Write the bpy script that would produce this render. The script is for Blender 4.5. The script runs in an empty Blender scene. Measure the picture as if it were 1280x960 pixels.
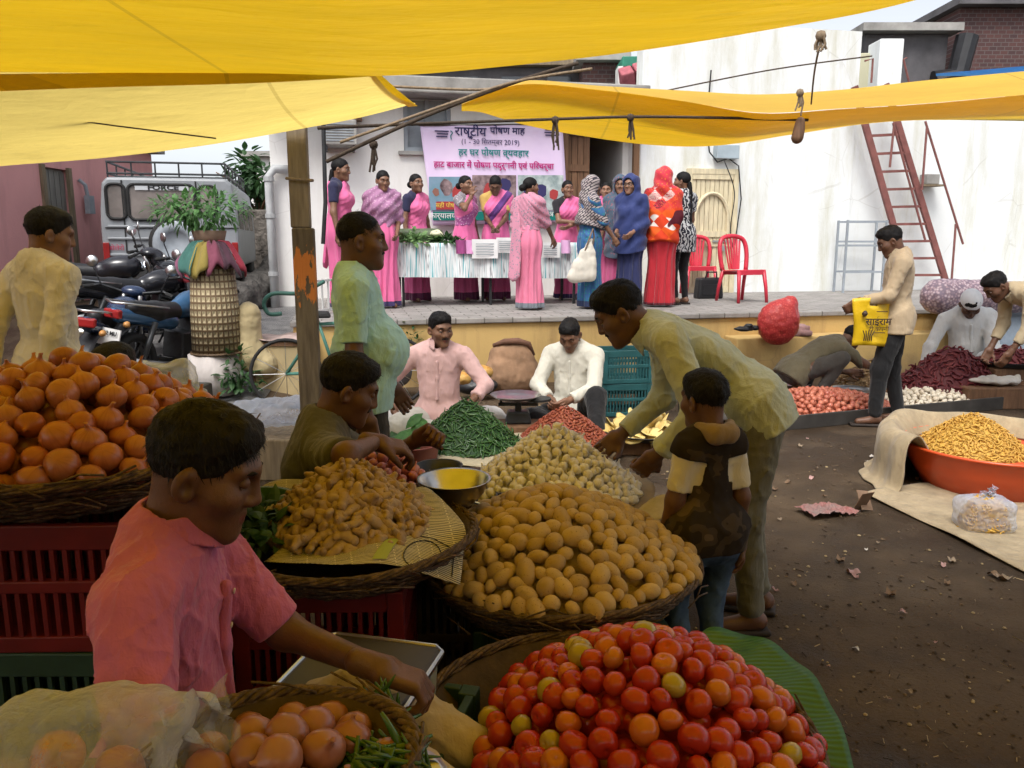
import bpy, math, random
import numpy as np
from mathutils import Vector, Matrix
SC = bpy.context.scene
COL = SC.collection
rad = math.radians
# ---------------- camera, sky, sun, exposure ----------------
CAM_H, PITCH = 1.57, math.atan(.18)
cam = bpy.data.objects.new('camera', bpy.data.cameras.new('camera'))
COL.objects.link(cam)
cam.data.sensor_width = 36; cam.data.lens = 36*1000/1280
cam.data.clip_start = .05; cam.data.clip_end = 2000
cam.location = (0, 0, CAM_H); cam.rotation_euler = (math.pi/2-PITCH, 0, 0)
SC.camera = cam
SUN_EL, SUN_AZ = rad(58), rad(200)
W = bpy.data.worlds.new('World'); SC.world = W; W.use_nodes = True
nt = W.node_tree
bg = nt.nodes['Background']
sky = nt.nodes.new('ShaderNodeTexSky'); sky.sky_type = 'NISHITA'; sky.sun_disc = False
sky.sun_elevation = SUN_EL; sky.sun_rotation = SUN_AZ
sky.air_density = .7; sky.dust_density = 3.0; sky.ozone_density = 1.0
bg.inputs[1].default_value = .15
hs = nt.nodes.new('ShaderNodeHueSaturation'); hs.inputs['Saturation'].default_value = .3; hs.inputs['Value'].default_value = 1.05
nt.links.new(sky.outputs[0], hs.inputs['Color']); nt.links.new(hs.outputs[0], bg.inputs[0])
sun = bpy.data.objects.new('sun', bpy.data.lights.new('sun', 'SUN'))
COL.objects.link(sun)
sun.data.energy = 1.5; sun.data.angle = rad(25); sun.data.color = (1, .97, .92)
sd = Vector((math.sin(SUN_AZ)*math.cos(SUN_EL), math.cos(SUN_AZ)*math.cos(SUN_EL), math.sin(SUN_EL)))
sun.rotation_euler = sd.to_track_quat('Z', 'Y').to_euler()
SC.view_settings.view_transform = 'Standard'; SC.view_settings.look = 'None'
SC.view_settings.gamma = 1; SC.view_settings.use_curve_mapping = False
SC.view_settings.exposure = .84
SC.render.engine = 'CYCLES'
cy = SC.cycles
cy.use_denoising = True; cy.use_adaptive_sampling = True; cy.adaptive_threshold = .03
cy.max_bounces = 7; cy.diffuse_bounces = 4; cy.glossy_bounces = 2; cy.transmission_bounces = 5
cy.transparent_max_bounces = 10; cy.caustics_reflective = False; cy.caustics_refractive = False
# ---------------- pixel helpers (the photo is 1280 x 960) ----------------
CP, SP = math.cos(PITCH), math.sin(PITCH)
def _dir(u, v):
    x, y = (u-640)/1000, (480-v)/1000
    return x, CP+y*SP, -SP+y*CP
def V(u, v, Y):
    x, y, z = _dir(u, v); t = Y/y
    return Vector((x*t, Y, CAM_H+z*t))
def G(u, v, z=0.):
    x, y, zz = _dir(u, v); t = (z-CAM_H)/zz
    return Vector((x*t, y*t, z))
# ---------------- tagging ----------------
def tag(o, label=None, cat=None, group=None, kind=None):
    if label: o['label'] = label
    if cat: o['category'] = cat
    if group: o['group'] = group
    if kind: o['kind'] = kind
    return o
def empty(name, label, cat, loc=(0, 0, 0), rz=0, group=None):
    o = bpy.data.objects.new(name, None); COL.objects.link(o)
    o.empty_display_size = .1
    o.location = loc; o.rotation_euler = (0, 0, rz)
    return tag(o, label, cat, group)
def link(name, me, m, parent=None, smooth=None):
    for x in (m if isinstance(m, (list, tuple)) else [m]):
        if x is not None: me.materials.append(x)
    o = bpy.data.objects.new(name, me); COL.objects.link(o)
    if parent: o.parent = parent
    if smooth: me.polygons.foreach_set('use_smooth', [True]*len(me.polygons))
    return o
def copy_tree(o, parent=None):
    c = o.copy(); COL.objects.link(c)
    if parent: c.parent = parent
    for ch in o.children: copy_tree(ch, c)
    return c
# ---------------- materials ----------------
def sc3(c, k): return (min(1, c[0]*k), min(1, c[1]*k), min(1, c[2]*k), 1)
class NT:
    def __init__(s, name):
        s.m = bpy.data.materials.new(name); s.m.use_nodes = True
        s.t = s.m.node_tree; s.N = s.t.nodes; s.b = s.N['Principled BSDF']
        s.out = s.N['Material Output']
    def n(s, typ, **kw):
        x = s.N.new('ShaderNode'+typ)
        for k, v in kw.items():
            if k[0] == 'i' and k[1:].isdigit(): x.inputs[int(k[1:])].default_value = v
            else: setattr(x, k, v)
        return x
    def l(s, a, b): s.t.links.new(a, b)
    def coord(s, scale=(1, 1, 1), which='Object'):
        tc = s.n('TexCoord'); mp = s.n('Mapping'); mp.inputs['Scale'].default_value = scale
        s.l(tc.outputs[which], mp.inputs[0]); return mp.outputs[0]
    def noise(s, vec, scale, detail=4, rough=.6):
        x = s.n('TexNoise'); x.inputs['Scale'].default_value = scale
        x.inputs['Detail'].default_value = detail; x.inputs['Roughness'].default_value = rough
        s.l(vec, x.inputs['Vector']); return x.outputs['Fac']
    def ramp(s, fac, stops, interp='LINEAR'):
        r = s.n('ValToRGB'); e = r.color_ramp.elements; r.color_ramp.interpolation = interp
        while len(e) < len(stops): e.new(.5)
        for i, (p, c) in enumerate(stops):
            e[i].position = p; e[i].color = (c[0], c[1], c[2], 1)
        s.l(fac, r.inputs[0]); return r.outputs[0]
    def mix(s, fac, a, b, typ='MIX'):
        x = s.n('Mix', data_type='RGBA', blend_type=typ)
        for sock, v in ((x.inputs[0], fac), (x.inputs[6], a), (x.inputs[7], b)):
            if isinstance(v, (int, float)): sock.default_value = v
            elif isinstance(v, (tuple, list)): sock.default_value = (v[0], v[1], v[2], 1)
            else: s.l(v, sock)
        return x.outputs[2]
    def math(s, op, a, b=0.):
        x = s.n('Math', operation=op)
        for i, v in ((0, a), (1, b)):
            if isinstance(v, (int, float)): x.inputs[i].default_value = v
            else: s.l(v, x.inputs[i])
        return x.outputs[0]
    def sep(s, vec):
        x = s.n('SeparateXYZ'); s.l(vec, x.inputs[0]); return x.outputs
    def bump(s, h, strength=.3, dist=.01):
        b = s.n('Bump'); b.inputs['Strength'].default_value = strength; b.inputs['Distance'].default_value = dist
        s.l(h, b.inputs['Height']); s.l(b.outputs[0], s.b.inputs['Normal'])
    def col(s, c):
        if isinstance(c, (tuple, list)): s.b.inputs['Base Color'].default_value = (c[0], c[1], c[2], 1)
        else: s.l(c, s.b.inputs['Base Color'])
    def setp(s, rough=.7, metal=0, spec=.4, **kw):
        s.b.inputs['Roughness'].default_value = rough; s.b.inputs['Metallic'].default_value = metal
        s.b.inputs['Specular IOR Level'].default_value = spec
def mat(name, col, rough=.7, var=.2, scale=6., col2=None, bump=.15, bscale=50., bdist=.004, metal=0, spec=.35, stretch=(1, 1, 1), which='Object', rnd=0.):
    k = NT(name); v = k.coord(stretch, which)
    f = k.noise(v, scale)
    c = k.ramp(f, [(.3, sc3(col, 1-var)), (.7, sc3(col2, 1) if col2 else sc3(col, 1+var))])
    if rnd:
        oi = k.n('ObjectInfo'); hs = k.n('HueSaturation')
        k.l(k.math('ADD', k.math('MULTIPLY', oi.outputs['Random'], rnd*2), 1-rnd), hs.inputs['Value'])
        k.l(c, hs.inputs['Color']); c = hs.outputs[0]
    k.col(c); k.setp(rough, metal, spec)
    if bump: k.bump(k.noise(v, bscale, 3), bump, bdist)
    return k.m
def cloth(name, col, var=.1, rough=.85, fold=.5, fscale=7., stretch=(1, 1, .45), weave=True):
    """fabric: faint colour change, soft folds and a fine weave as relief"""
    k = NT(name); v = k.coord(stretch)
    c = k.ramp(k.noise(v, 9, 4), [(.3, sc3(col, 1-var)), (.7, sc3(col, 1+var))])
    k.col(c); k.setp(rough, 0, .2)
    k.b.inputs['Sheen Weight'].default_value = .15
    h = k.math('ADD', k.noise(v, fscale, 3, .5), k.math('MULTIPLY', k.noise(v, fscale*4, 3, .6), .25))
    cr = k.math('ABSOLUTE', k.math('SUBTRACT', k.noise(k.coord((stretch[0]*1.2, stretch[1]*1.2, stretch[2]*.8)), fscale*1.5, 2, .4), .5))
    cr2 = k.math('ABSOLUTE', k.math('SUBTRACT', k.noise(k.coord((1, 1, 1.7)), fscale*3.4, 2, .4), .5))
    h = k.math('ADD', h, k.math('ADD', k.math('MULTIPLY', k.math('MINIMUM', cr, .09), -.75), k.math('MULTIPLY', k.math('MINIMUM', cr2, .06), -.25)))
    h2 = k.math('ADD', h, k.math('MULTIPLY', k.noise(v, 260, 1), .035)) if weave else h
    k.bump(h2, fold, .03)
    return k.m
def leafmat(name, col, col2, rough=.55):
    k = NT(name); v = k.coord()
    oi = k.n('ObjectInfo')
    k.col(k.ramp(k.noise(v, 14), [(.3, col), (.7, col2)])); k.setp(rough, 0, .35)
    tr = k.n('BsdfTranslucent'); tr.inputs[0].default_value = sc3(col2, 1.6)
    mx = k.n('MixShader'); mx.inputs[0].default_value = .2
    k.l(k.b.outputs[0], mx.inputs[1]); k.l(tr.outputs[0], mx.inputs[2]); k.l(mx.outputs[0], k.out.inputs[0])
    return k.m
# ---------------- mesh builder ----------------
def rotm(rx=0, ry=0, rz=0):
    return Matrix.Rotation(rz, 3, 'Z') @ Matrix.Rotation(ry, 3, 'Y') @ Matrix.Rotation(rx, 3, 'X')
class MB:
    def __init__(s): s.v = []; s.f = []; s.mi = []; s.k = 0
    def add(s, vs, fs):
        o = len(s.v); s.v += [tuple(p) for p in vs]
        s.f += [tuple(i+o for i in f) for f in fs]; s.mi += [s.k]*len(fs); return s
    def box(s, c, d, R=None, taper=1.):
        hx, hy, hz = d[0]/2, d[1]/2, d[2]/2; c = Vector(c); vs = []
        for z in (-1, 1):
            t = taper if z > 0 else 1
            for x, y in ((-1, -1), (1, -1), (1, 1), (-1, 1)):
                p = Vector((x*hx*t, y*hy*t, z*hz)); vs.append(c+(R @ p if R else p))
        return s.add(vs, [(3, 2, 1, 0), (4, 5, 6, 7), (0, 1, 5, 4), (1, 2, 6, 5), (2, 3, 7, 6), (3, 0, 4, 7)])
    def bar(s, a, b, w, h):
        a, b = Vector(a), Vector(b); d = b-a; q = d.to_track_quat('X', 'Z').to_matrix()
        return s.box((a+b)/2, (d.length, w, h), q)
    def tube(s, pts, r, n=7, closed=False, cap=True):
        pts = [Vector(p) for p in pts]; m = len(pts)
        rr = r if isinstance(r, (list, tuple)) else [r]*m
        vs = []; up = None
        for i, p in enumerate(pts):
            a = pts[i-1] if (i or closed) else p; b = pts[(i+1) % m] if (i < m-1 or closed) else p
            d = b-a
            if d.length < 1e-9: d = Vector((0, 0, 1))
            d.normalize()
            if up is None: up = Vector((0, 0, 1)) if abs(d.z) < .9 else Vector((1, 0, 0))
            x = d.cross(up)
            if x.length < 1e-6: x = d.orthogonal()
            x.normalize(); y = x.cross(d); up = y
            for k in range(n):
                a_ = 2*math.pi*k/n; vs.append(p+(x*math.cos(a_)+y*math.sin(a_))*rr[i])
        fs = []
        for i in range(m if closed else m-1):
            j = (i+1) % m
            for k in range(n):
                k2 = (k+1) % n; fs.append((i*n+k, i*n+k2, j*n+k2, j*n+k))
        if cap and not closed:
            fs.append(tuple(range(n))[::-1]); fs.append(tuple((m-1)*n+k for k in range(n)))
        return s.add(vs, fs)
    def lathe(s, prof, n=24, c=(0, 0, 0), R=None, fn=None, closed=False):
        c = Vector(c); vs = []
        for r, z in prof:
            for k in range(n):
                a = 2*math.pi*k/n; q = r*(fn(a, r, z) if fn else 1)
                p = Vector((q*math.cos(a), q*math.sin(a), z)); vs.append(c+(R @ p if R else p))
        fs = []; m = len(prof)
        for i in range(m if closed else m-1):
            j = (i+1) % m
            for k in range(n):
                k2 = (k+1) % n; fs.append((i*n+k, i*n+k2, j*n+k2, j*n+k))
        if not closed:
            if prof[0][0] > 1e-5: fs.append(tuple(range(n))[::-1])
            if prof[-1][0] > 1e-5: fs.append(tuple((m-1)*n+k for k in range(n)))
        return s.add(vs, fs)
    def grid(s, fn, nu, nv):
        vs = [fn(i/nu, j/nv) for j in range(nv+1) for i in range(nu+1)]
        return s.add(vs, [(j*(nu+1)+i, j*(nu+1)+i+1, (j+1)*(nu+1)+i+1, (j+1)*(nu+1)+i) for j in range(nv) for i in range(nu)])
    def prism(s, poly, z0, z1, M=None):
        n = len(poly); vs = [Vector((x, y, z)) for z in (z0, z1) for x, y in poly]
        if M: vs = [M @ p for p in vs]
        return s.add(vs, [tuple(range(n))[::-1], tuple(range(n, 2*n))]+[(i, (i+1) % n, n+(i+1) % n, n+i) for i in range(n)])
    def mesh(s, name):
        me = bpy.data.meshes.new(name); me.from_pydata(s.v, [], s.f)
        if any(s.mi): me.polygons.foreach_set('material_index', s.mi)
        me.update(); return me
    def build(s, name, m, parent=None, smooth=False, bevel=0, solid=0, loc=None, rz=None, sub=0):
        me = s.mesh(name); o = link(name, me, m, parent, smooth)
        if solid:
            q = o.modifiers.new('s', 'SOLIDIFY'); q.thickness = solid; q.offset = 0
        if bevel:
            q = o.modifiers.new('b', 'BEVEL'); q.width = bevel; q.segments = 2; q.limit_method = 'ANGLE'; q.angle_limit = rad(40)
        if sub:
            q = o.modifiers.new('u', 'SUBSURF'); q.levels = q.render_levels = sub
        if loc is not None: o.location = loc
        if rz is not None: o.rotation_euler = (0, 0, rz)
        return o
def text(body, size, parent, m, loc, rot, align='CENTER', name='lettering', squash=1., bold=0.):
    c = bpy.data.curves.new(name, 'FONT'); c.body = body; c.size = size; c.align_x = align; c.align_y = 'CENTER'
    c.extrude = .0008; c.offset = bold; c.resolution_u = 2
    c.materials.append(m); o = bpy.data.objects.new(name, c); COL.objects.link(o)
    o.parent = parent; o.location = loc; o.rotation_euler = rot; o.scale = (squash, 1, 1)
    return o
# smooth pseudo noise for numpy points
_rs = np.random.RandomState(5)
_nd = _rs.normal(size=(10, 3)); _nd /= np.linalg.norm(_nd, axis=1)[:, None]; _np_ = _rs.rand(10)*6.28; _nf = _rs.uniform(.7, 1.5, 10)
def nz(P, f):
    P = P*f; P = P+.6*np.sin(P[:, [1, 2, 0]]*1.3+1.7)
    return np.sin((P@_nd.T)*_nf+_np_).mean(1)*1.6
# ---------------- implicit bodies ----------------
def A(*x): return np.array(x, float)
class Impl:
    """smooth union of tapered capsules, ellipsoids and boxes, meshed with surface nets"""
    def __init__(s): s.u = []; s.cuts = []; s.disp = None
    def rc(s, a, b, r1, r2, k=.02):
        a, b = np.array(a, float), np.array(b, float); ab = b-a; L = max(ab@ab, 1e-9)
        def f(P):
            t = np.clip((P-a)@ab/L, 0, 1); q = P-a-t[:, None]*ab
            return np.sqrt((q*q).sum(1))-(r1+(r2-r1)*t)
        m = max(r1, r2); s.u.append((f, k, np.minimum(a, b)-m, np.maximum(a, b)+m)); return s
    def ell(s, c, r, R=None, k=.03):
        c, r = np.array(c, float), np.array(r, float); R = np.eye(3) if R is None else R
        def f(P):
            q = (P-c)@R; k0 = np.sqrt(((q/r)**2).sum(1)); k1 = np.sqrt(((q/(r*r))**2).sum(1))
            return k0*(k0-1)/np.maximum(k1, 1e-6)
        m = r.max(); s.u.append((f, k, c-m, c+m)); return s
    def box(s, c, h, R=None, rr=.01, k=.01):
        c, h = np.array(c, float), np.array(h, float)-rr; R = np.eye(3) if R is None else R
        def f(P):
            q = np.abs((P-c)@R)-h
            return np.sqrt((np.maximum(q, 0)**2).sum(1))+np.minimum(q.max(1), 0)-rr
        m = np.linalg.norm(h)+rr; s.u.append((f, k, c-m, c+m)); return s
    def fn(s, f, lo, hi, k=.02): s.u.append((f, k, np.array(lo, float), np.array(hi, float))); return s
    def cut(s, f, k=.004): s.cuts.append((f, k)); return s        # keep where f < 0
    def plane(s, p, n, k=.004):
        p, n = np.array(p, float), np.array(n, float); n = n/np.linalg.norm(n)
        return s.cut(lambda P: (P-p)@n, k)
    def ev(s, P, mask=None, bs=1):
        d = np.full(len(P), 9., np.float64)
        for i, (f, k, lo, hi) in enumerate(s.u):
            if mask is None: idx = slice(None); e = f(P)
            else:
                b = np.nonzero(mask[i])[0]
                if not len(b): continue
                idx = (b[:, None]*bs+np.arange(bs)).ravel(); e = f(P[idx])
            c = d[idx]
            h = np.maximum(k-np.abs(c-e), 0)/k
            d[idx] = np.minimum(c, e)-h*h*k*.25
        if s.disp: d = d+s.disp(P)
        for f, k in s.cuts:
            e = f(P); h = np.maximum(k-np.abs(d-e), 0)/k
            d = np.maximum(d, e)+h*h*k*.25
        return d
    def mesh(s, vox, B=6):
        lo = np.min([u[2] for u in s.u], 0)-3*vox-.01; hi = np.max([u[3] for u in s.u], 0)+3*vox+.01
        st = B*vox; nb = np.ceil((hi-lo)/st).astype(int)
        gi = np.stack(np.meshgrid(*[np.arange(n) for n in nb], indexing='ij'), -1).reshape(-1, 3)
        cen = lo+(gi+.5)*st; hr = st*.8661
        per = []
        for f, k, a, b in s.u: per.append(f(cen))
        best = np.min(per, 0); dc = s.ev(cen)
        act = np.abs(dc) < hr*1.7+.015
        D = np.repeat(np.repeat(np.repeat(np.where(dc.reshape(nb) < 0, -1., 1.).astype(np.float32), B, 0), B, 1), B, 2)
        D = np.pad(D, ((0, 1),)*3, mode='edge')
        ab = np.nonzero(act)[0]
        o = np.stack(np.meshgrid(*[np.arange(B+1)]*3, indexing='ij'), -1).reshape(-1, 3)
        bs = len(o)
        for c0 in range(0, len(ab), 3000):
            bb = ab[c0:c0+3000]
            idx = (gi[bb][:, None, :]*B+o[None]).reshape(-1, 3)
            mask = [per[i][bb]-hr*1.3 < best[bb]+hr*1.3+u[1] for i, u in enumerate(s.u)]
            D[idx[:, 0], idx[:, 1], idx[:, 2]] = s.ev(lo+idx*vox, mask, bs)
        return _nets(D, lo, vox)
def _nets(D, lo, vox):
    S = D < 0
    nx, ny, nz_ = [n-1 for n in D.shape]
    cnt = np.zeros((nx, ny, nz_), np.int8)
    offs = [(i, j, k) for i in (0, 1) for j in (0, 1) for k in (0, 1)]
    for i, j, k in offs: cnt += S[i:nx+i, j:ny+j, k:nz_+k]
    cells = np.argwhere((cnt > 0) & (cnt < 8))
    idm = np.full((nx, ny, nz_), -1, np.int32); idm[tuple(cells.T)] = np.arange(len(cells))
    vals = {o: D[cells[:, 0]+o[0], cells[:, 1]+o[1], cells[:, 2]+o[2]] for o in offs}
    acc = np.zeros((len(cells), 3)); n = np.zeros(len(cells))
    for a in offs:
        for ax in range(3):
            if a[ax]: continue
            b = list(a); b[ax] = 1; b = tuple(b)
            va, vb = vals[a], vals[b]; m = (va < 0) != (vb < 0)
            t = np.zeros(len(cells)); t[m] = va[m]/(va[m]-vb[m])
            p = np.tile(np.array(a, float), (len(cells), 1)); p[:, ax] = t
            acc[m] += p[m]; n[m] += 1
    V_ = lo+(cells+acc/np.maximum(n, 1)[:, None])*vox
    F = []
    for ax in range(3):
        sl0 = [slice(None)]*3; sl1 = [slice(None)]*3; sl0[ax] = slice(0, -1); sl1[ax] = slice(1, None)
        a = S[tuple(sl0)]; b = S[tuple(sl1)]
        e = np.argwhere(a != b)
        o1, o2 = [(1, 2), (2, 0), (0, 1)][ax]
        ok = (e[:, o1] > 0) & (e[:, o2] > 0) & (e[:, o1] < D.shape[o1]-1) & (e[:, o2] < D.shape[o2]-1); e = e[ok]
        if not len(e): continue
        q = []
        for d1, d2 in ((1, 1), (0, 1), (0, 0), (1, 0)):
            c = e.copy(); c[:, o1] -= d1; c[:, o2] -= d2; q.append(idm[tuple(c.T)])
        q = np.stack(q, 1); fl = a[tuple(e.T)]
        q[~fl] = q[~fl][:, ::-1]
        F.append(q[(q >= 0).all(1)])
    return V_, (np.concatenate(F) if F else np.zeros((0, 4), int))
def np_mesh(name, Vs, F, mi=None):
    me = bpy.data.meshes.new(name)
    me.vertices.add(len(Vs)); me.vertices.foreach_set('co', np.asarray(Vs, np.float32).ravel())
    F = np.asarray(F); n = F.shape[1]
    me.loops.add(F.size); me.loops.foreach_set('vertex_index', F.astype(np.int32).ravel())
    me.polygons.add(len(F)); me.polygons.foreach_set('loop_start', np.arange(0, F.size, n, dtype=np.int32))
    if mi is not None: me.polygons.foreach_set('material_index', np.asarray(mi, np.int32))
    me.update(calc_edges=True)
    me.polygons.foreach_set('use_smooth', [True]*len(F))
    return me
def join_np(parts):
    vs, fs, o = [], [], 0
    for v, f in parts:
        vs.append(v); fs.append(f+o); o += len(v)
    return np.concatenate(vs), np.concatenate(fs)
# ---------------- shared materials ----------------
M = {}
def wallmat(name, base, stain, dark, sc=.9):
    k = NT(name); v = k.coord((1, 1, 1)); vs = k.coord((1, 1, .16))
    z = k.sep(v)[2]
    c = k.ramp(k.noise(v, sc*1.3, 6, .65), [(.35, sc3(base, .93)), (.65, base)])
    st = k.ramp(k.noise(vs, sc*2.2, 7, .7), [(.50, (0, 0, 0)), (.70, (1, 1, 1))])
    c = k.mix(k.math('MULTIPLY', st, .7), c, stain)
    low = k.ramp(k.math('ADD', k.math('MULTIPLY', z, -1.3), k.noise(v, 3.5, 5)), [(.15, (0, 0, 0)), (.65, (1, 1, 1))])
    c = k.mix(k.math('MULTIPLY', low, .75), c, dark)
    sp = k.ramp(k.noise(v, 16, 5, .75), [(.66, (0, 0, 0)), (.74, (1, 1, 1))])
    c = k.mix(k.math('MULTIPLY', sp, .45), c, dark)
    vo = k.n('TexVoronoi', feature='DISTANCE_TO_EDGE'); vo.inputs['Scale'].default_value = 1.1; k.l(k.mix(.12, v, k.n('TexNoise').outputs['Color']), vo.inputs['Vector'])
    ck = k.math('MULTIPLY', k.math('LESS_THAN', vo.outputs['Distance'], .006), k.ramp(k.noise(v, 1.1, 2), [(.52, (0, 0, 0)), (.58, (1, 1, 1))]))
    c = k.mix(k.math('MULTIPLY', ck, .22), c, dark)
    k.col(c); k.setp(.9, 0, .15); k.bump(k.noise(v, 22, 6, .7), .35, .012)
    return k.m
M['whitewash'] = wallmat('whitewash', (.78, .80, .79), (.50, .48, .34), (.33, .31, .25))
M['housewhite'] = wallmat('house_white', (.78, .77, .74), (.62, .60, .55), (.42, .40, .36))
M['pinkwall'] = wallmat('pink_paint', (.74, .37, .36), (.50, .26, .25), (.28, .19, .17))
M['stageface'] = wallmat('yellow_stage_paint', (.58, .40, .16), (.36, .24, .11), (.24, .17, .10), 1.6)
M['concrete'] = mat('grey_concrete', (.30, .29, .27), .9, .3, 3, bump=.4, bscale=20)
M['darkconc'] = mat('dark_concrete', (.10, .095, .10), .9, .35, 2, bump=.5, bscale=14)
M['wood'] = mat('brown_wood', (.16, .085, .045), .7, .35, 5, stretch=(6, 6, .6), bump=.3)
M['woodgrey'] = mat('weathered_wood', (.20, .155, .10), .8, .35, 6, stretch=(5, 5, .5), bump=.35)
M['black'] = mat('painted_room_shade', (.012, .010, .009), .9, .2, 4)  # near black stands in for the shade of the room behind the doorway
M['glass'] = mat('dark_glass', (.03, .035, .04), .12, .2, 2, bump=0, spec=.6)
M['steel'] = mat('bare_steel', (.55, .55, .54), .28, .12, 9, metal=1, bump=.05)
M['darkmetal'] = mat('dark_metal', (.045, .047, .05), .45, .3, 9, metal=.6, bump=.1)
M['rope'] = mat('old_rope', (.23, .17, .11), .95, .3, 40, bump=.5, bscale=180)
M['darkrope'] = mat('dark_rope', (.07, .05, .035), .95, .3, 40, bump=.5, bscale=180)
M['blackplastic'] = mat('black_plastic', (.018, .018, .02), .4, .3, 6, bump=.1)
M['grey'] = mat('grey_paint', (.28, .31, .34), .55, .15, 6, bump=.1)
# ---------------- stage frame ----------------
AL = math.atan(.21); O0 = Vector((0, 8.75, 0)); E1 = Vector((math.cos(AL), math.sin(AL), 0)); E2 = Vector((-math.sin(AL), math.cos(AL), 0))
STZ = .74; DW = 3.38
def S(a, d, z=0.): return O0+E1*a+E2*d+Vector((0, 0, z))
def L(u, v, d):
    """pixel -> (a, z) on the plane at distance d behind the stage edge"""
    x, y, z = _dir(u, v); q = Vector((x, y, 0)); t = (d+O0.dot(E2))/q.dot(E2)
    return (q*t-O0).dot(E1), CAM_H+z*t
def LS(u, z, d):
    """a coordinate of image column u for a point at height about z"""
    a = 0
    v = 300
    for _ in range(30):
        a, zz = L(u, v, d); v += (zz-z)*60
    return a
def sthing(name, label, cat, a=0., d=0., z=0., group=None, rz=0.):
    return empty(name, label, cat, S(a, d, z), AL+rz, group)
# ---------------- ground ----------------
def gz(x, y):
    r = min(1, max(0, (y-6.6)/4.2)); r = r*r*(3-2*r)
    q = min(1, max(0, (-1.9-x)/.7)); q = q*q*(3-2*q)
    return .62*r*q
k = NT('market_earth'); v = k.coord()
c = k.ramp(k.noise(v, .9, 7, .62), [(.30, (.030, .020, .012)), (.48, (.080, .054, .032)), (.70, (.135, .096, .060))])
wet = k.ramp(k.noise(v, .55, 6, .65), [(.46, (0, 0, 0)), (.58, (1, 1, 1))])
c = k.mix(k.math('MULTIPLY', wet, .72), c, (.022, .013, .007))
gr = k.ramp(k.noise(v, 38, 5, .7), [(.62, (0, 0, 0)), (.74, (1, 1, 1))])
c = k.mix(k.math('MULTIPLY', gr, .35), c, (.16, .13, .10))
k.col(c); k.setp(.9, 0, .25)
rg = k.ramp(wet, [(0, (.92,)*3), (1, (.5,)*3)]); k.l(rg, k.b.inputs['Roughness'])
k.bump(k.math('ADD', k.noise(v, 5, 8, .7), k.math('MULTIPLY', k.noise(v, 60, 4, .7), .35)), .8, .03)
M['earth'] = k.m
mb = MB()
xs = list(np.concatenate([np.linspace(-400, -14, 6), np.linspace(-12, 12, 97), np.linspace(14, 400, 6)]))
ys = list(np.concatenate([np.linspace(-300, -8, 5), np.linspace(-6, 18, 97), np.linspace(22, 600, 6)]))
mb.add([(x, y, gz(x, y)) for y in ys for x in xs], [(j*len(xs)+i, j*len(xs)+i+1, (j+1)*len(xs)+i+1, (j+1)*len(xs)+i) for j in range(len(ys)-1) for i in range(len(xs)-1)])
tag(mb.build('ground', M['earth'], smooth=True), kind='structure')
# wet alley paving
k = NT('wet_alley_stone'); v = k.coord((1, 1, 1))
c = k.ramp(k.noise(v, 4, 7, .7), [(.35, (.05, .05, .055)), (.6, (.17, .165, .16))])
k.col(c); k.setp(.35, 0, .5); k.bump(k.noise(v, 7, 8, .75), 1., .04); M['alley'] = k.m
mb = MB(); mb.grid(lambda a, b: (-4.1+a*1.75-b*.35, 6.9+b*7.5, gz(-4.1+a*1.75-b*.35, 6.9+b*7.5)+.008), 16, 40)
tag(mb.build('alley_path', M['alley'], smooth=True), kind='structure')
# ---------------- stage platform ----------------
k = NT('stage_paving'); v = k.coord()
br = k.n('TexBrick'); br.inputs['Scale'].default_value = 1.6; br.inputs['Mortar Size'].default_value = .012
br.inputs['Color1'].default_value = (.33, .31, .29, 1); br.inputs['Color2'].default_value = (.26, .245, .23, 1); br.inputs['Mortar'].default_value = (.10, .09, .08, 1)
k.l(v, br.inputs[0])
c = k.mix(k.math('MULTIPLY', k.ramp(k.noise(v, 5, 7, .7), [(.45, (0, 0, 0)), (.7, (1, 1, 1))]), .6), br.outputs[0], (.15, .14, .125))
k.col(c); k.setp(.8, 0, .3); k.bump(k.noise(v, 18, 6, .7), .4, .01); M['paving'] = k.m
aL = LS(366, STZ, 0)
st = sthing('stage_platform', 'long raised yellow platform with grey paved top in front of the white walls', 'platform', 0, 0, 0)
MB().box(((aL+13)/2, DW/2, (STZ-.06)/2), (13-aL, DW, STZ-.06)).build('stage_wall', M['stageface'], st)
MB().box(((aL+13)/2, DW/2-.02, STZ-.03), (13-aL+.06, DW+.04, .06)).build('paved_top', M['paving'], st, bevel=.012)
a1 = LS(905, .5, 0)
MB().box(((a1+13)/2, -.16, .24), (13-a1, .32, .48)).build('lower_step', M['stageface'], st, bevel=.015)
# ---------------- walls with openings ----------------
def holed_wall(mb, a0, a1, z0, z1, holes, d, th):
    A_ = sorted({a0, a1, *[h[0] for h in holes], *[h[1] for h in holes]}); Z = sorted({z0, z1, *[h[2] for h in holes], *[h[3] for h in holes]})
    for i in range(len(A_)-1):
        for j in range(len(Z)-1):
            ca, cz = (A_[i]+A_[i+1])/2, (Z[j]+Z[j+1])/2
            if any(h[0] < ca < h[1] and h[2] < cz < h[3] for h in holes): continue
            for dd in (d, d+th):
                mb.add([(A_[i], dd, Z[j]), (A_[i+1], dd, Z[j]), (A_[i+1], dd, Z[j+1]), (A_[i], dd, Z[j+1])], [(0, 1, 2, 3) if dd == d else (3, 2, 1, 0)])
    for h in holes+[(a0, a1, z0, z1)]:
        p = [(h[0], h[2]), (h[1], h[2]), (h[1], h[3]), (h[0], h[3])]
        for i in range(4):
            q, r = p[i], p[(i+1) % 4]
            mb.add([(q[0], d, q[1]), (r[0], d, r[1]), (r[0], d+th, r[1]), (q[0], d+th, q[1])], [(0, 1, 2, 3)])
    return mb
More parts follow.
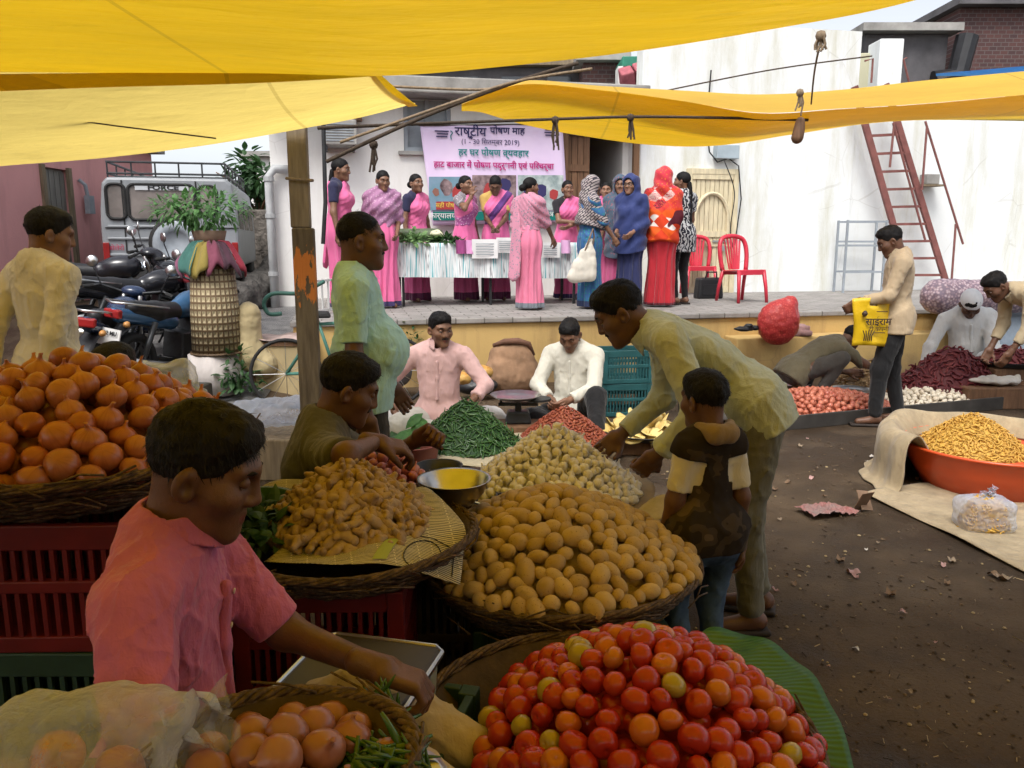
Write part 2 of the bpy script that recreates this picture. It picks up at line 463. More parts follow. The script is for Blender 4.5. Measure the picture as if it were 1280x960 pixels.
# --- white house behind the stage (left part)
hl = LS(343, 1.5, DW); hr_ = LS(797, 1.5, DW)
wa0, wz1 = L(503, 98, DW); wa1, wz0 = L(564, 190, DW)
da0, dz1 = L(708, 168, DW); da1 = LS(789, 1.5, DW)
ua0, uz1 = L(403, 152, DW); ua1, uz0 = L(446, 186, DW)
HZ = L(600, 127, DW)[1]
house = sthing('white_house', 'low white plastered house with flat grey roof slab behind the banner', 'house')
holed_wall(MB(), hl, hr_, 0, HZ, [(wa0, wa1, wz0, wz1-.15), (da0, da1, STZ+.0, dz1)], DW, .22).build('front_wall', M['housewhite'], house)
mb = MB(); mb.box((hl+.1, DW+2.3, HZ/2), (.2, 4.15, HZ)); mb.box((hr_-.1, DW+2.3, HZ/2), (.2, 4.15, HZ)); mb.box(((hl+hr_)/2, DW+4.4, HZ/2), (hr_-hl-.41, .2, HZ)); mb.build('side_wall', M['housewhite'], house)
MB().box(((hl+hr_)/2-.1, DW+2., HZ+.12), (hr_-hl+.1, 5.0, .22)).build('roof_slab', M['concrete'], house, bevel=.02)
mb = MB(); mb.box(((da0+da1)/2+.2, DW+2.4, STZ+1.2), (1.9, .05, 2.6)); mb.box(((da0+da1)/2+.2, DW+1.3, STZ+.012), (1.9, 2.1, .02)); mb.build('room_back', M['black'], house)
wf = MB(); w_, h_ = wa1-wa0, wz1-.15-wz0
for x in (wa0+.03, wa0+w_*.5, wa1-.03): wf.box((x, DW+.05, wz0+h_/2), (.055, .06, h_))
for z in (wz0+.03, wz1-.18): wf.box(((wa0+wa1)/2, DW+.053, z), (w_, .06, .055))
wn = wf.build('window', M['grey'], house)
MB().box(((wa0+wa1)/2, DW+.1, wz0+h_/2), (w_, .02, h_)).build('pane', M['grey'], wn)
MB().box(((wa0+wa1)/2, DW-.02, wz0-.03), (w_+.16, .1, .05)).build('sill', M['concrete'], wn)
dr = MB()
for x in (da0-.03, da1+.03): dr.box((x, DW-.02, STZ+(dz1-STZ)/2), (.09, .08, dz1-STZ))
dr.box(((da0+da1)/2, DW-.022, dz1+.04), (da1-da0+.15, .08, .08))
dfr = dr.build('door_frame', M['wood'], house)
lf = MB(); dw = (da1-da0)*.36
for i in range(4): lf.box((da0+dw*(i+.5)/4, DW+.06, STZ+(dz1-STZ)/2), (dw/4-.008, .04, dz1-STZ-.02))
for z in (.3, 1.1, 1.9): lf.box((da0+dw/2, DW+.03, STZ+z), (dw-.02, .02, .1))
lf.build('door_leaf', M['wood'], house)
mb = MB(); mb.box((hl+.35, DW-.3, HZ-.02), (1.0, .6, .05)); mb.build('tin_awning', M['woodgrey'], house)
# small window unit box on the left of the house
t = sthing('window_cooler', 'grey boxy window cooler on brackets high on the white house wall', 'cooler', (ua0+ua1)/2, DW-.22, uz0)
w_ = ua1-ua0
MB().box((0, 0, .17), (w_, .42, .34)).build('casing', M['concrete'], t, bevel=.02)
g = MB()
for i in range(7): g.box((0, -.215, .06+i*.036), (w_*.8, .012, .014))
g.build('grille', M['grey'], t)
for x in (-w_*.4, w_*.4): MB().box((x, .02, -.03), (.03, .4, .05)).build('bracket', M['darkmetal'], t)
MB().box((w_*.1, .1, .5), (w_*1.15, .16, .28)).build('wooden_lintel', M['wood'], t)
# --- tall whitewashed wall (right part)
TZ = L(1055, 38, DW)[1]; ta1 = LS(1074, 4.2, DW)
tall = sthing('white_wall', 'tall stained whitewashed wall with a cream wooden door beside the red chairs', 'wall')
ga0, gz1 = L(864, 217, DW); ga1 = LS(912, 1.5, DW)
mb = MB(); mb.box(((hr_+ta1)/2+.006, DW+.13, TZ/2), (ta1-hr_, .26, TZ)); mb.build('upper_wall', M['whitewash'], tall)
MB().box(((ta1+14)/2+.01, DW+.16, 1.96), (14-ta1, .26, 3.92)).build('lower_wall', M['whitewash'], tall)
MB().box((ta1-.14, DW+2.3, TZ/2), (.26, 4.0, TZ)).build('return_wall', M['whitewash'], tall)
# cream door with arched panel
cream = mat('cream_door_paint', (.62, .54, .36), .6, .18, 7, bump=.25, stretch=(3, 3, .6))
gd = MB(); gw, gh = ga1-ga0, gz1-STZ; gc = (ga0+ga1)/2
for i in range(9):
    x = ga0+gw*(i+.5)/9; gd.box((x, DW-.012, STZ+gh/2), (gw/9-.01, .03, gh-.03))
for z in (.05, .42*gh, .5*gh, gh-.04): gd.box((gc, DW-.034, STZ+z), (gw-.02, .03, .09))
door = gd.build('door', cream, tall)
ar = MB(); ar.tube([(gc+math.cos(q)*gw*.4, DW-.05, STZ+gh*.62+math.sin(q)*gh*.22) for q in np.linspace(0, math.pi, 15)], .03, 6)
for x in (-1, 1): ar.tube([(gc+x*gw*.4, DW-.05, STZ+gh*.5), (gc+x*gw*.4, DW-.05, STZ+gh*.62)], .03, 6)
ar.build('arch_moulding', cream, door)
lk = MB(); lk.box((gc+gw*.25, DW-.06, STZ+gh*.44), (.3, .02, .03)); lk.box((gc+gw*.3, DW-.07, STZ+gh*.38), (.06, .03, .08)); lk.build('latch', M['steel'], door)
fr = MB()
for x in (ga0-.04, ga1+.04): fr.box((x, DW-.02, STZ+gh/2), (.08, .07, gh))
fr.box((gc, DW-.021, gz1+.035), (gw+.16, .07, .08)); fr.build('door_frame', cream, tall)
# meter box with cable
ma0, mz1 = L(895, 181, DW-.1); ma1, mz0 = L(922, 199, DW-.1)
t = sthing('meter_box', 'grey electric meter box with loose cable above the cream door', 'meter box', (ma0+ma1)/2, DW-.08, mz0)
w_, h_ = ma1-ma0, mz1-mz0
MB().box((0, 0, h_/2), (w_, .15, h_)).build('casing', mat('meter_grey', (.35, .42, .46), .5, .1), t, bevel=.01)
MB().tube([(.0, -.02, 0), (-.15, -.02, -.05), (-.28, .0, .1), (-.34, .02, .5), (-.30, .02, 1.3)], .012).tube([(.05, -.02, 0), (.22, 0, -.1), (.30, .02, -.6), (.22, .03, -1.4)], .01).build('cable', M['blackplastic'], t)
# drain pipe
p0 = L(338, 400, DW-.5)
t = sthing('drain_pipe', 'pale grey drain pipe running down the corner of the white house', 'pipe', hl-.02, DW-.12, .0)
ptop = L(345, 214, DW)[1]
MB().tube([(.25, .05, ptop+.02), (.08, 0, ptop+.02), (0, 0, ptop-.08), (0, 0, .3)], .062, 10).build('pipe', mat('pipe_grey', (.42, .43, .43), .5, .15), t, smooth=True)
cm = mat('pipe_collar', (.36, .37, .37), .5, .15)
for z in (1.1, 1.9, 2.4): MB().tube([(0, 0, z-.03), (0, 0, z+.03)], .075, 10).build('collar', cm, t)
# --- pink building on the left of the alley
PX = -6.8
pk = empty('pink_building', 'dull pink plastered building with a grey door beside the parked van', 'building', (PX, 10, .0))
y0_, y1_ = 3.6, 15.6
def yon(u): return (PX/((u-640)/1000))*1.0
dA, dB = yon(69), yon(101)
mb = MB(); tr = Matrix(((0, -1, 0), (1, 0, 0), (0, 0, 1)))
hw = MB(); holed_wall(hw, y0_-10, y1_-10, 0, 3.15, [(dA-10, dB-10, .55, 2.62)], 0, .25)
hw.v = [(-p[1], p[0], p[2]) for p in hw.v]; hw.build('wall', M['pinkwall'], pk)
MB().box((-2.6, (y0_+y1_)/2-10, 3.25), (5.6, y1_-y0_+.3, .16)).build('roof_slab', M['concrete'], pk)
MB().box((-2.6, y1_-10-.1, 1.57), (4.68, .2, 3.12)).build('end_wall', M['pinkwall'], pk)
mb = MB(); mb.box((-.1, (dA+dB)/2-10, 1.58), (.05, dB-dA, 2.06)); 
for i in range(5): mb.box((-.065, dA-10+(dB-dA)*(i+.5)/5, 1.58), (.02, (dB-dA)/5-.02, 2.0))
mb.build('door', mat('grey_door', (.20, .19, .17), .7, .25, 5, stretch=(3, 3, .5)), pk)
mb = MB()
for y in (dA-10, dB-10): mb.box((.02, y, 1.6), (.05, .09, 2.1))
mb.build('door_frame', M['woodgrey'], pk)
MB().tube([(.03, dB-10+.25, 2.5), (.1, dB-10+.3, 2.42), (.1, dB-10+.38, 2.1)], .03).box((.1, dB-10+.38, 2.12), (.08, .16, .28)).build('wall_lantern', M['grey'], pk)
MB().tube([(.02, -2.4, 3.), (.03, -2.3, 2.2), (.02, -2.1, 1.9)], .012).build('hanging_cable', M['blackplastic'], pk)
# --- buildings beyond
bk = NT('dark_brick'); v = bk.coord(); mp = bk.n('Mapping'); mp.inputs['Rotation'].default_value = (rad(90), 0, 0); bk.l(v, mp.inputs[0])
br = bk.n('TexBrick'); br.inputs['Scale'].default_value = 3.2; br.inputs['Mortar Size'].default_value = .022
br.inputs['Color1'].default_value = (.11, .055, .05, 1); br.inputs['Color2'].default_value = (.075, .045, .045, 1); br.inputs['Mortar'].default_value = (.13, .11, .105, 1)
bk.l(mp.outputs[0], br.inputs[0]); bk.col(br.outputs[0]); bk.setp(.9, 0, .2); bk.bump(br.outputs['Fac'], .5, .02); M['brick'] = bk.m
def far_box(name, label, cat, u0, u1, vtop, Y, depth, m, trim=None):
    p, q = V(u0, vtop, Y), V(u1, vtop, Y); h = p.z
    t = empty(name, label, cat, ((p.x+q.x)/2, Y, 0)); w = q.x-p.x
    MB().box((0, depth/2, h/2), (w, depth, h)).build('wall', m, t, bevel=.02)
    if trim: MB().box((0, depth/2-.1, h+.07), (w+.3, depth+.3, .14)).build('roof_edge', trim, t)
    return t, w, h
t, w, h = far_box('brick_house', 'dark brown brick house rising at the upper right beyond the wall', 'house', 1200, 1420, 9, 17, 5, M['brick'], M['darkconc'])
t, w, h = far_box('concrete_shed', 'dark grey concrete shed wall beside the brick house', 'shed', 1082, 1186, 42, 16, 3, M['darkconc'], M['concrete'])
MB().tube([(w/2-.3, -.2, h-.9), (w/2+.1, -.25, h-.8), (w/2+.25, -.2, h-.1)], .2, 10).build('rolled_sheet', M['blackplastic'], t)
t, w, h = far_box('white_pillar', 'white plastered roof pillar in front of the dark shed', 'pillar', 1101, 1131, 48, 14.8, .5, M['whitewash'])
t, w, h = far_box('stair_wall', 'low yellowish stained stair wall between the white wall and pillar', 'wall', 1076, 1100, 66, 15.2, .3, wallmat('mossy_white', (.5, .48, .34), (.25, .24, .14), (.3, .3, .2)))
t, w, h = far_box('roof_house', 'dark roofed old house seen over the white house roof', 'house', 440, 728, 84, 17.5, 5, M['darkconc'], M['woodgrey'])
for i in range(5): MB().box((-w/2+w*(i+.5)/5, -.06, h-.5), (.5, .05, .6)).build('window', M['glass'], t)
t, w, h = far_box('brown_house', 'weathered brown and grey house beyond the roof in the middle', 'house', 729, 777, 78, 16.5, 4, M['brick'], M['concrete'])
grn = mat('green_sheet', (.03, .20, .13), .6, .2, 5)
t, w, h = far_box('green_shed', 'green sheet metal shed standing behind the tall white wall', 'shed', 778, 812, 70, 15.5, 2, grn)
tile = mat('red_tile', (.36, .10, .12), .7, .25, 12)
p, q = V(775, 100, 15.2), V(862, 70, 15.2)
t = empty('tiled_roof', 'sloping roof edge of red clay tiles above the stained wall', 'roof', (p.x, 15.2, p.z))
g = MB()
for i in range(5):
    x = (q.x-p.x)*(i+.5)/5; z = (q.z-p.z)*(i+.5)/5
    g.box((x, 0, z), (.24, .3, .3), rotm(rad(35), rad(-15), 0))
g.build('tile_row', tile, t, bevel=.03)
MB().box(((q.x-p.x)/2, .5, -1), (q.x-p.x, .4, 2.6)).build('support_wall', M['housewhite'], t)
# far white building and mast in the alley gap
t, w, h = far_box('pale_house', 'pale house far along the alley', 'house', 308, 352, 196, 24, 4, M['housewhite'], M['concrete'])
t, w, h = far_box('rubble_wall', 'rough dark stone wall along the right side of the alley', 'wall', 300, 341, 262, 15.5, 1., mat('rubble_stone', (.13, .115, .10), .9, .5, 5, bump=1., bscale=6, bdist=.08))

# unseen wall added behind the viewer to cut light from the rear, and the far end of the alley
t = empty('light_block_wall', 'unseen dull brick wall added behind the viewer to block rear light', 'wall', (1, -5.6, 0))
MB().box((0, 0, 1.7), (16, .25, 3.4)).build('wall', M['brick'], t)
t, w, h = far_box('alley_house', 'grey house closing the far end of the alley', 'house', 195, 330, 268, 27, 4, M['concrete'], M['darkconc'])
# ---------------- tarpaulins ----------------
def tarpmat(name, col, tcol, mixf=.6):
    k = NT(name); v = k.coord((.35, 1.6, 1.6))
    n1 = k.noise(v, 2.2, 6, .6)
    c = k.ramp(n1, [(.3, sc3(col, .88)), (.7, sc3(col, 1.06))])
    vv = k.coord((1, 1, 1)); yy = k.sep(vv)[1]; xx = k.sep(vv)[0]
    seam = k.math('MAXIMUM', k.math('LESS_THAN', k.math('FRACT', k.math('MULTIPLY', yy, .55)), .010), k.math('LESS_THAN', k.math('FRACT', k.math('ADD', k.math('MULTIPLY', xx, .31), .37)), .006))
    dirt = k.ramp(k.noise(k.coord((.6, 1.5, 1)), 2.6, 7, .75), [(.60, (0, 0, 0)), (.72, (1, 1, 1))]); spk = k.ramp(k.noise(vv, 34, 3, .8), [(.70, (0, 0, 0)), (.76, (1, 1, 1))])
    wear = k.math('MINIMUM', 1., k.math('ADD', k.math('MULTIPLY', seam, .30), k.math('ADD', k.math('MULTIPLY', dirt, .22), k.math('MULTIPLY', spk, .25))))
    c = k.mix(wear, c, (.28, .16, .02)); k.col(c); k.setp(.5, 0, .3)
    tr = k.n('BsdfTranslucent'); k.l(k.mix(wear, k.ramp(n1, [(.3, sc3(tcol, .88)), (.7, sc3(tcol, 1.06))]), (.30, .17, .02)), tr.inputs[0])
    b = k.n('Bump'); b.inputs['Strength'].default_value = .5; b.inputs['Distance'].default_value = .03
    h = k.math('ADD', k.math('ADD', k.noise(k.coord((.5, 2, 2)), 3, 5), k.math('MULTIPLY', k.math('MINIMUM', k.math('ABSOLUTE', k.math('SUBTRACT', k.noise(k.coord((.7, 1.3, 1)), 2.3, 2), .5)), .06), -2.)), k.math('MULTIPLY', k.noise(k.coord(), 420, 1), .02))
    k.l(h, b.inputs['Height']); k.l(b.outputs[0], k.b.inputs['Normal']); k.l(b.outputs[0], tr.inputs['Normal'])
    mx = k.n('MixShader'); mx.inputs[0].default_value = mixf
    k.l(k.b.outputs[0], mx.inputs[1]); k.l(tr.outputs[0], mx.inputs[2]); k.l(mx.outputs[0], k.out.inputs[0]); return k.m
M['tarp'] = tarpmat('yellow_tarp', (.76, .46, .012), (.86, .53, .015), .42)
M['tarp_lit_tone'] = tarpmat('yellow_tarp_lit_tone', (.84, .62, .12), (.95, .72, .19), .58)  # lighter copy of the tarp yellow, stronger light put into the colour
M['tarp_hem'] = tarpmat('double_tarp_hem', (.80, .50, .01), (.75, .46, .008), .3)
M['tarp_blue'] = tarpmat('blue_tarp', (.02, .16, .5), (.03, .25, .7))
def lerp_poly(pts, t):
    n = len(pts)-1; x = min(max(t*n, 0), n-1e-6); i = int(x); return pts[i].lerp(pts[i+1], x-i)
def smooth_poly(pts, t):
    n = len(pts)-1; x = min(max(t*n, 0), n-1e-6); i = int(x); f = x-i
    p0, p1, p2, p3 = pts[max(i-1, 0)], pts[i], pts[i+1], pts[min(i+2, n)]
    return .5*((2*p1)+(p2-p0)*f+(2*p0-5*p1+4*p2-p3)*f*f+(3*p1-p0-3*p2+p3)*f**3)
def sheet(A_, B_, nu, nv, sag=0., wav=0., seed=0, lift=0.):
    def f(a, b):
        p = smooth_poly(A_, a).lerp(smooth_poly(B_, a), b)
        w = math.sin(math.pi*b)
        P = np.array([[p.x, p.y, p.z]])
        return p+Vector((0, 0, -sag*w+wav*float(nz(P+seed, 2.1)[0])*(.25+w)))
    return MB().grid(f, nu, nv)
# near tarp over the camera
t = empty('near_tarp', 'big saturated yellow tarpaulin stretched overhead, nearest of the yellow tarps', 'tarpaulin', (0, 0, 2.4))
f1 = [(-500, 118, 3.9), (-120, 95, 3.7), (130, 92, 3.6), (330, 90, 3.45), (490, 93, 3.3), (650, 80, 3.2), (800, 62, 3.05), (960, 36, 2.9), (1120, 5, 2.7), (1330, -60, 2.4), (1700, -200, 2.1)]
F1 = [V(*p) for p in f1]
B1 = [Vector((-6.2+i*1.3, -2.6, 2.6)) for i in range(11)]
ob = sheet(F1, B1, 80, 60, .06, .05); ob.v = [(x, y, z-2.4) for x, y, z in ob.v]
ob.build('canvas', M['tarp'], t, smooth=True)
h0 = [V(*p) for p in [(-500, 140, 3.93), (-120, 120, 3.73), (0, 115, 3.67), (130, 110, 3.63), (330, 104, 3.48), (490, 94.5, 3.33)]]
h1 = [V(*p) for p in [(-500, 118, 3.91), (-120, 95, 3.71), (0, 93.5, 3.66), (130, 92, 3.61), (330, 90, 3.46), (490, 92.5, 3.31)]]
ob = sheet(h0, h1, 40, 4, 0, .006); ob.v = [(x, y-.012, z-2.4) for x, y, z in ob.v]; ob.build('hem', M['tarp_hem'], t, smooth=True)
# left tarp tied to the post
t = empty('left_tarp', 'yellow tarpaulin sagging on the left, coloured paler for stronger light, tied to the wooden post', 'tarpaulin', (0, 0, 2.2))
A2 = [V(*p) for p in [(-320, 236, 4.7), (-150, 224, 4.7), (0, 208, 4.7), (130, 197, 4.7), (260, 181, 4.75), (383, 160, 4.78), (455, 146, 4.85), (520, 129, 4.95)]]
B2 = [V(*p) for p in [(-320, 30, 3.95), (-150, 40, 3.9), (0, 50, 3.85), (130, 55, 3.85), (260, 55, 3.85), (345, 55, 3.8), (410, 60, 3.8), (455, 76, 3.8)]]
ob = sheet(A2, B2, 50, 16, .05, .025, 3); ob.v = [(x, y, z-2.2) for x, y, z in ob.v]; ob.build('canvas', M['tarp_lit_tone'], t, smooth=True)
e0 = [V(*p) for p in [(522, 130, 4.93), (500, 112, 4.5), (478, 92, 4.1), (459, 76, 3.78)]]; e1 = [V(*p) for p in [(510, 131, 4.93), (490, 116, 4.5), (466, 95, 4.1), (447, 78, 3.78)]]
ob = sheet(e0, e1, 12, 2); ob.v = [(x, y, z-2.212) for x, y, z in ob.v]; ob.build('hem', M['tarp_hem'], t, smooth=True)
tag(MB().tube([V(u, v_, 4.3) for u, v_ in ((-40, 132), (60, 146), (150, 158), (270, 173))], .004, 5).build('tarp_cord', M['darkrope']), 'thin dark cord running under the left yellow tarp', 'cord')
# far right tarp
t = empty('far_tarp', 'long yellow tarpaulin slung across the right side in front of the white wall', 'tarpaulin', (2, 7, 2.8))
n3 = [(577, 130, 6.42), (650, 101, 6.6), (750, 107, 6.7), (850, 113, 6.85), (950, 118, 6.95), (1050, 112, 6.95), (1150, 101, 6.95), (1290, 88, 6.9), (1420, 76, 6.9)]
m3 = [(577, 130.5, 6.4), (650, 106, 6.4), (750, 113, 6.4), (850, 126, 6.35), (950, 141, 6.3), (1050, 136, 6.3), (1150, 130, 6.25), (1290, 118, 6.2), (1420, 110, 6.2)]
l3 = [(577, 132, 6.7), (655, 156, 7.3), (740, 172, 7.6), (820, 182, 7.7), (900, 182, 7.7), (1000, 167, 7.7), (1120, 151, 7.6), (1290, 152, 7.6), (1420, 156, 7.6)]
N3, M3, L3 = [[V(*p) for p in q] for q in (n3, m3, l3)]
def off(mb, x, y, z): mb.v = [(p[0]-x, p[1]-y, p[2]-z) for p in mb.v]; return mb
off(sheet(N3, M3, 60, 4, 0, .012, 2), 2, 7, 2.8).build('valance', M['tarp_lit_tone'], t, smooth=True)  # tone made paler for the sky light on its upper side
off(sheet(M3, L3, 60, 14, .04, .03, 7), 2, 7, 2.8).build('canvas', M['tarp'], t, smooth=True)
t = tag(MB().grid(lambda a, b: V(1170+a*260, 97-22*a*(1-b)-2-(1-b)*3, 7.2+.7*(1-b)), 8, 4).build('blue_tarp', M['tarp_blue'], smooth=True), 'strip of blue tarpaulin showing above the far yellow tarp', 'tarpaulin')
# ropes, ties and the hanging stone
def rope(name, pts, Y, r, m, label, cat='rope'):
    q = [V(u, v_, Y if not isinstance(Y, (list, tuple)) else Y[i]) for i, (u, v_) in enumerate(pts)]
    n = 24; o = q[0]
    return tag(MB().tube([smooth_poly(q, i/n)-o for i in range(n+1)], r, 6).build(name, m, smooth=True, loc=o), label, cat)
rope('tie_rope', [(398, 160), (520, 155), (690, 149), (790, 146), (890, 147), (1010, 150)], [4.9, 5.6, 6.2, 6.3, 6.4, 6.5], .012, M['darkrope'], 'dark rope stretched level from the post to the far tarp')
rope('guy_rope', [(408, 202), (520, 150), (640, 104), (722, 79)], [5.2, 5.4, 5.6, 5.8], .014, M['darkrope'], 'dark slanting pole-like guy rope rising towards the middle of the tarps')
rope('guy_rope', [(425, 178), (560, 130), (645, 102), (740, 86)], [5.0, 5.2, 5.4, 5.5], .010, M['rope'], 'pale guy rope crossing just above the dark slanting one')
rope('guy_rope', [(490, 108), (600, 112), (640, 104)], 5.4, .009, M['rope'], 'short pale guy rope between the left tarp corner and the crossing')
rope('wall_line', [(800, 120), (960, 88), (1090, 70)], 9, .008, M['darkrope'], 'thin line strung in front of the tall white wall', 'line')
def tassel(u, v_, Y, ln, m, label):
    o = V(u, v_, Y); t = empty('rope_tie', label, 'rope', o, group='rope ties on the tarps')
    g = MB().lathe([(0, .03), (.022, .022), (.03, 0), (.022, -.022), (0, -.03)], 8); g.build('knot', m, t, smooth=True)
    g = MB(); r = random.Random(int(u))
    for i in range(6):
        x, y = r.uniform(-.03, .03), r.uniform(-.02, .02)
        g.tube([(x*.3, y, 0), (x, y, -ln*.5), (x*.8+r.uniform(-.02, .02), y, -ln*r.uniform(.7, 1))], .007, 5)
    g.build('loose_ends', m, t)
tassel(467, 181, 5.4, .18, M['darkrope'], 'dark rope tie hanging from the slanting rope near the post')
tassel(694, 150, 6.2, .22, M['darkrope'], 'brown knotted rope tie hanging at the top right of the banner')
tassel(788, 147, 6.3, .18, M['darkrope'], 'dark rope tie dangling above the dark doorway')
tassel(1026, 45, 4.5, .09, M['rope'], 'pale looped rope tie at the corner of the near tarp')
tassel(1000, 116, 6.2, .13, M['rope'], 'pale frayed rope tie on the far tarp above the hanging stone')
rope('dangling_rope', [(1026, 50), (1018, 90), (1014, 130)], [4.6, 5.5, 6.2], .006, M['rope'], 'pale cord dropping from the near tarp corner to the far tarp', 'cord')
t = empty('hanging_stone', 'long brown stone weight hanging below the far tarp', 'stone', V(1000, 162, 6.3))
g = Impl().rc((0, 0, .06), (-.015, 0, -.06), .035, .045); g.disp = lambda P: .006*nz(P, 40); vs, fs = g.mesh(.012)
link('stone', np_mesh('stone', vs, fs), M['wood'], t)
MB().tube([(0, 0, .1), (.01, 0, .2)], .006, 5).build('string', M['rope'], t)
# ---------------- wooden post ----------------
pb = V(388, 480, 4.85); pb.z = 0
ptop = V(383, 158, 4.85).z+.05
k = NT('peeling_post_paint'); v = k.coord(); x, y, z = k.sep(v)
c = k.ramp(k.noise(k.coord((9, 9, .9)), 4, 6), [(.3, (.075, .055, .035)), (.7, (.17, .135, .085))])
zz = k.math('SUBTRACT', 1, k.math('ABSOLUTE', k.math('MULTIPLY', k.math('SUBTRACT', z, 1.38), 3.6)))
pk_ = k.math('ADD', zz, k.math('MULTIPLY', k.math('SUBTRACT', k.noise(k.coord((6, 6, 1.5)), 3, 5), .5), 3.))
c = k.mix(k.ramp(pk_, [(.62, (0, 0, 0)), (.68, (1, 1, 1))]), c, (.55, .19, .045)); k.col(c); k.setp(.85, 0, .2); k.bump(k.noise(k.coord((8, 8, .8)), 8, 6), .5, .012)
t = empty('wooden_post', 'square weathered wooden post with peeling orange paint holding the left tarp', 'post', pb, rad(8))
zs = V(385, 285, 4.85).z
MB().box((0, 0, zs/2), (.124, .124, zs)).build('lower_post', k.m, t, bevel=.01)
MB().box((-.012, .01, (zs+ptop)/2-.0), (.112, .112, ptop-zs)).build('upper_post', M['woodgrey'], t, bevel=.01)
g = MB(); g.tube([(-.075, -.07, ptop-.35), (.06, -.07, ptop-.36), (.06, .07, ptop-.35), (-.075, .07, ptop-.34)], .01, 6, closed=True); g.build('rope_lashing', M['rope'], t)
t = empty('iron_rod', 'thin dark iron rod hanging beside the wooden post', 'rod', V(409, 305, 6)); MB().tube([(-.03, 0, 0), (0, 0, .3), (.01, 0, .95)], .016).build('rod', M['darkmetal'], t)
# ---------------- banner ----------------
BD = DW-.12
bt = sthing('banner', 'lilac cloth banner with lines of Hindi lettering and photo panels on the white house', 'banner', L(615, 220, BD)[0], BD, 1.0)
b0 = L(615, 220, BD)[0]
def bl(u, v_): a, z = L(u, v_, BD); return a-b0, z-1.0
bc = [bl(525, 157), bl(703, 155), bl(710, 277), bl(541, 282)]
k = NT('lilac_banner'); v = k.coord(); 
c = k.ramp(k.noise(v, 1.2, 3), [(.3, (.66, .52, .74)), (.7, (.76, .62, .80))]); k.col(c); k.setp(.45, 0, .3)
k.bump(k.noise(k.coord((1, 1, .5)), 2.5, 3), .25, .05); M['banner'] = k.m
def flat(name, pts, m, dd, parent=bt, nu=1):
    return MB().add([(x, dd, z) for x, z in pts], [(0, 1, 2, 3)]).build(name, m, parent)
def bq(u0, v0, u1, v1): return [bl(u0, v1), bl(u1, v1), bl(u1, v0), bl(u0, v0)]
def bilin(a, b): 
    p = [Vector((q[0], 0, q[1])) for q in bc]; return p[3].lerp(p[2], a).lerp(p[0].lerp(p[1], a), b)
MB().grid(lambda a, b: bilin(a, b)+Vector((0, .007*math.sin(a*17)*(.3+b)+.005*math.sin(b*9+a*6)-.0, 0)), 30, 14).build('cloth', M['banner'], bt, smooth=True, solid=.003)
ink = lambda n, c: mat(n, c, .6, .05, 3, bump=0)
M['ink_navy'], M['ink_teal'], M['ink_mag'], M['ink_white'] = ink('navy_ink', (.03, .025, .10)), ink('teal_ink', (.0, .20, .20)), ink('magenta_ink', (.45, .01, .17)), ink('white_ink', (.8, .8, .78))
R90 = (math.pi/2, 0, 0)
def btext(s, u, v_, wpx, m, bold=.0):
    x, z = bl(u, v_); o = text(s, .16, bt, m, (x, -.02, z), R90, bold=bold)
    bpy.context.view_layer.update(); w = o.dimensions.x; px = (bl(u+50, v_)[0]-bl(u-50, v_)[0])/100
    f = wpx*px/max(w, .01); o.data.size *= f; return o
def bstroke(u, v_, pts, m): 
    MB().tube([(bl(u+a, v_+b)[0], -.02, bl(u+a, v_+b)[1]) for a, b in pts], .009, 4).build('vowel_mark', m, bt)
btext('राष्टीय', 588, 165, 40, M['ink_navy'], .0025); btext('पोषण माह', 634, 164, 44, M['ink_navy'], .0025)
bstroke(588, 171, [(-1.5, 2), (0.5, -1), (2.5, 2)], M['ink_navy'])
btext('(1 - 30 िसतम्बर 2019)', 613, 178, 72, M['ink_navy'])
btext('हर घर पोषण व्यवहार', 617, 191.5, 88, M['ink_teal'], .002)
btext('हाट बाजार में पोषण पदर्शनी एवं पिरचर्चा', 618, 207, 150, M['ink_mag'], .0025)
bstroke(626, 212, [(-1.2, 1.2), (1, -1.2)], M['ink_mag'])
for u, v_, n in ((552, 164, 3), (687, 159, 4)):
    g = MB()
    for i in range(n):
        x, z = bl(u+(i % 2), v_+i*3.4); g.box((x, -.015, z), (.16 if i else .2, .004, .017))
    g.build('small_print', M['ink_navy'], bt)
x, z = bl(563, 168); MB().tube([(x, -.018, z+.05), (x+.03, -.018, z+.02), (x, -.018, z-.02), (x+.01, -.018, z-.07)], .007, 4).build('emblem', M['ink_teal'], bt)
pa = [mat('photo_sky', (.30, .45, .60), .5, .35, 6, col2=(.12, .25, .30), bump=0), mat('photo_dark', (.13, .08, .09), .5, .5, 9, col2=(.36, .26, .26), bump=0), mat('photo_green', (.25, .36, .36), .5, .4, 8, col2=(.52, .58, .56), bump=0)]
for i, (u0, u1) in enumerate(((536, 588), (590, 645), (647, 704))):
    flat('photo_panel', bq(u0, 219 if i else 221, u1, 263), pa[i], -.013)
rg_ = random.Random(4)
skin_ink, red_ink = ink('photo_skin', (.24, .11, .08)), ink('photo_red', (.35, .04, .04))
for u, v_, r in ((558, 234, .10), (572, 240, .09), (600, 230, .09), (612, 240, .11), (630, 232, .10), (660, 240, .08), (676, 238, .09), (692, 243, .07), (545, 240, .05)):
    x, z = bl(u, v_); poly = [(x+r*rg_.uniform(.8, 1.15)*math.cos(q), z+1.15*r*rg_.uniform(.8, 1.15)*math.sin(q)) for q in np.linspace(0, 6.28, 11)[:-1]]
    MB().add([(a, -.016, b) for a, b in poly], [tuple(range(10))]).build('photo_shape', rg_.choice([skin_ink, red_ink, pa[1], M['ink_navy']]), bt)
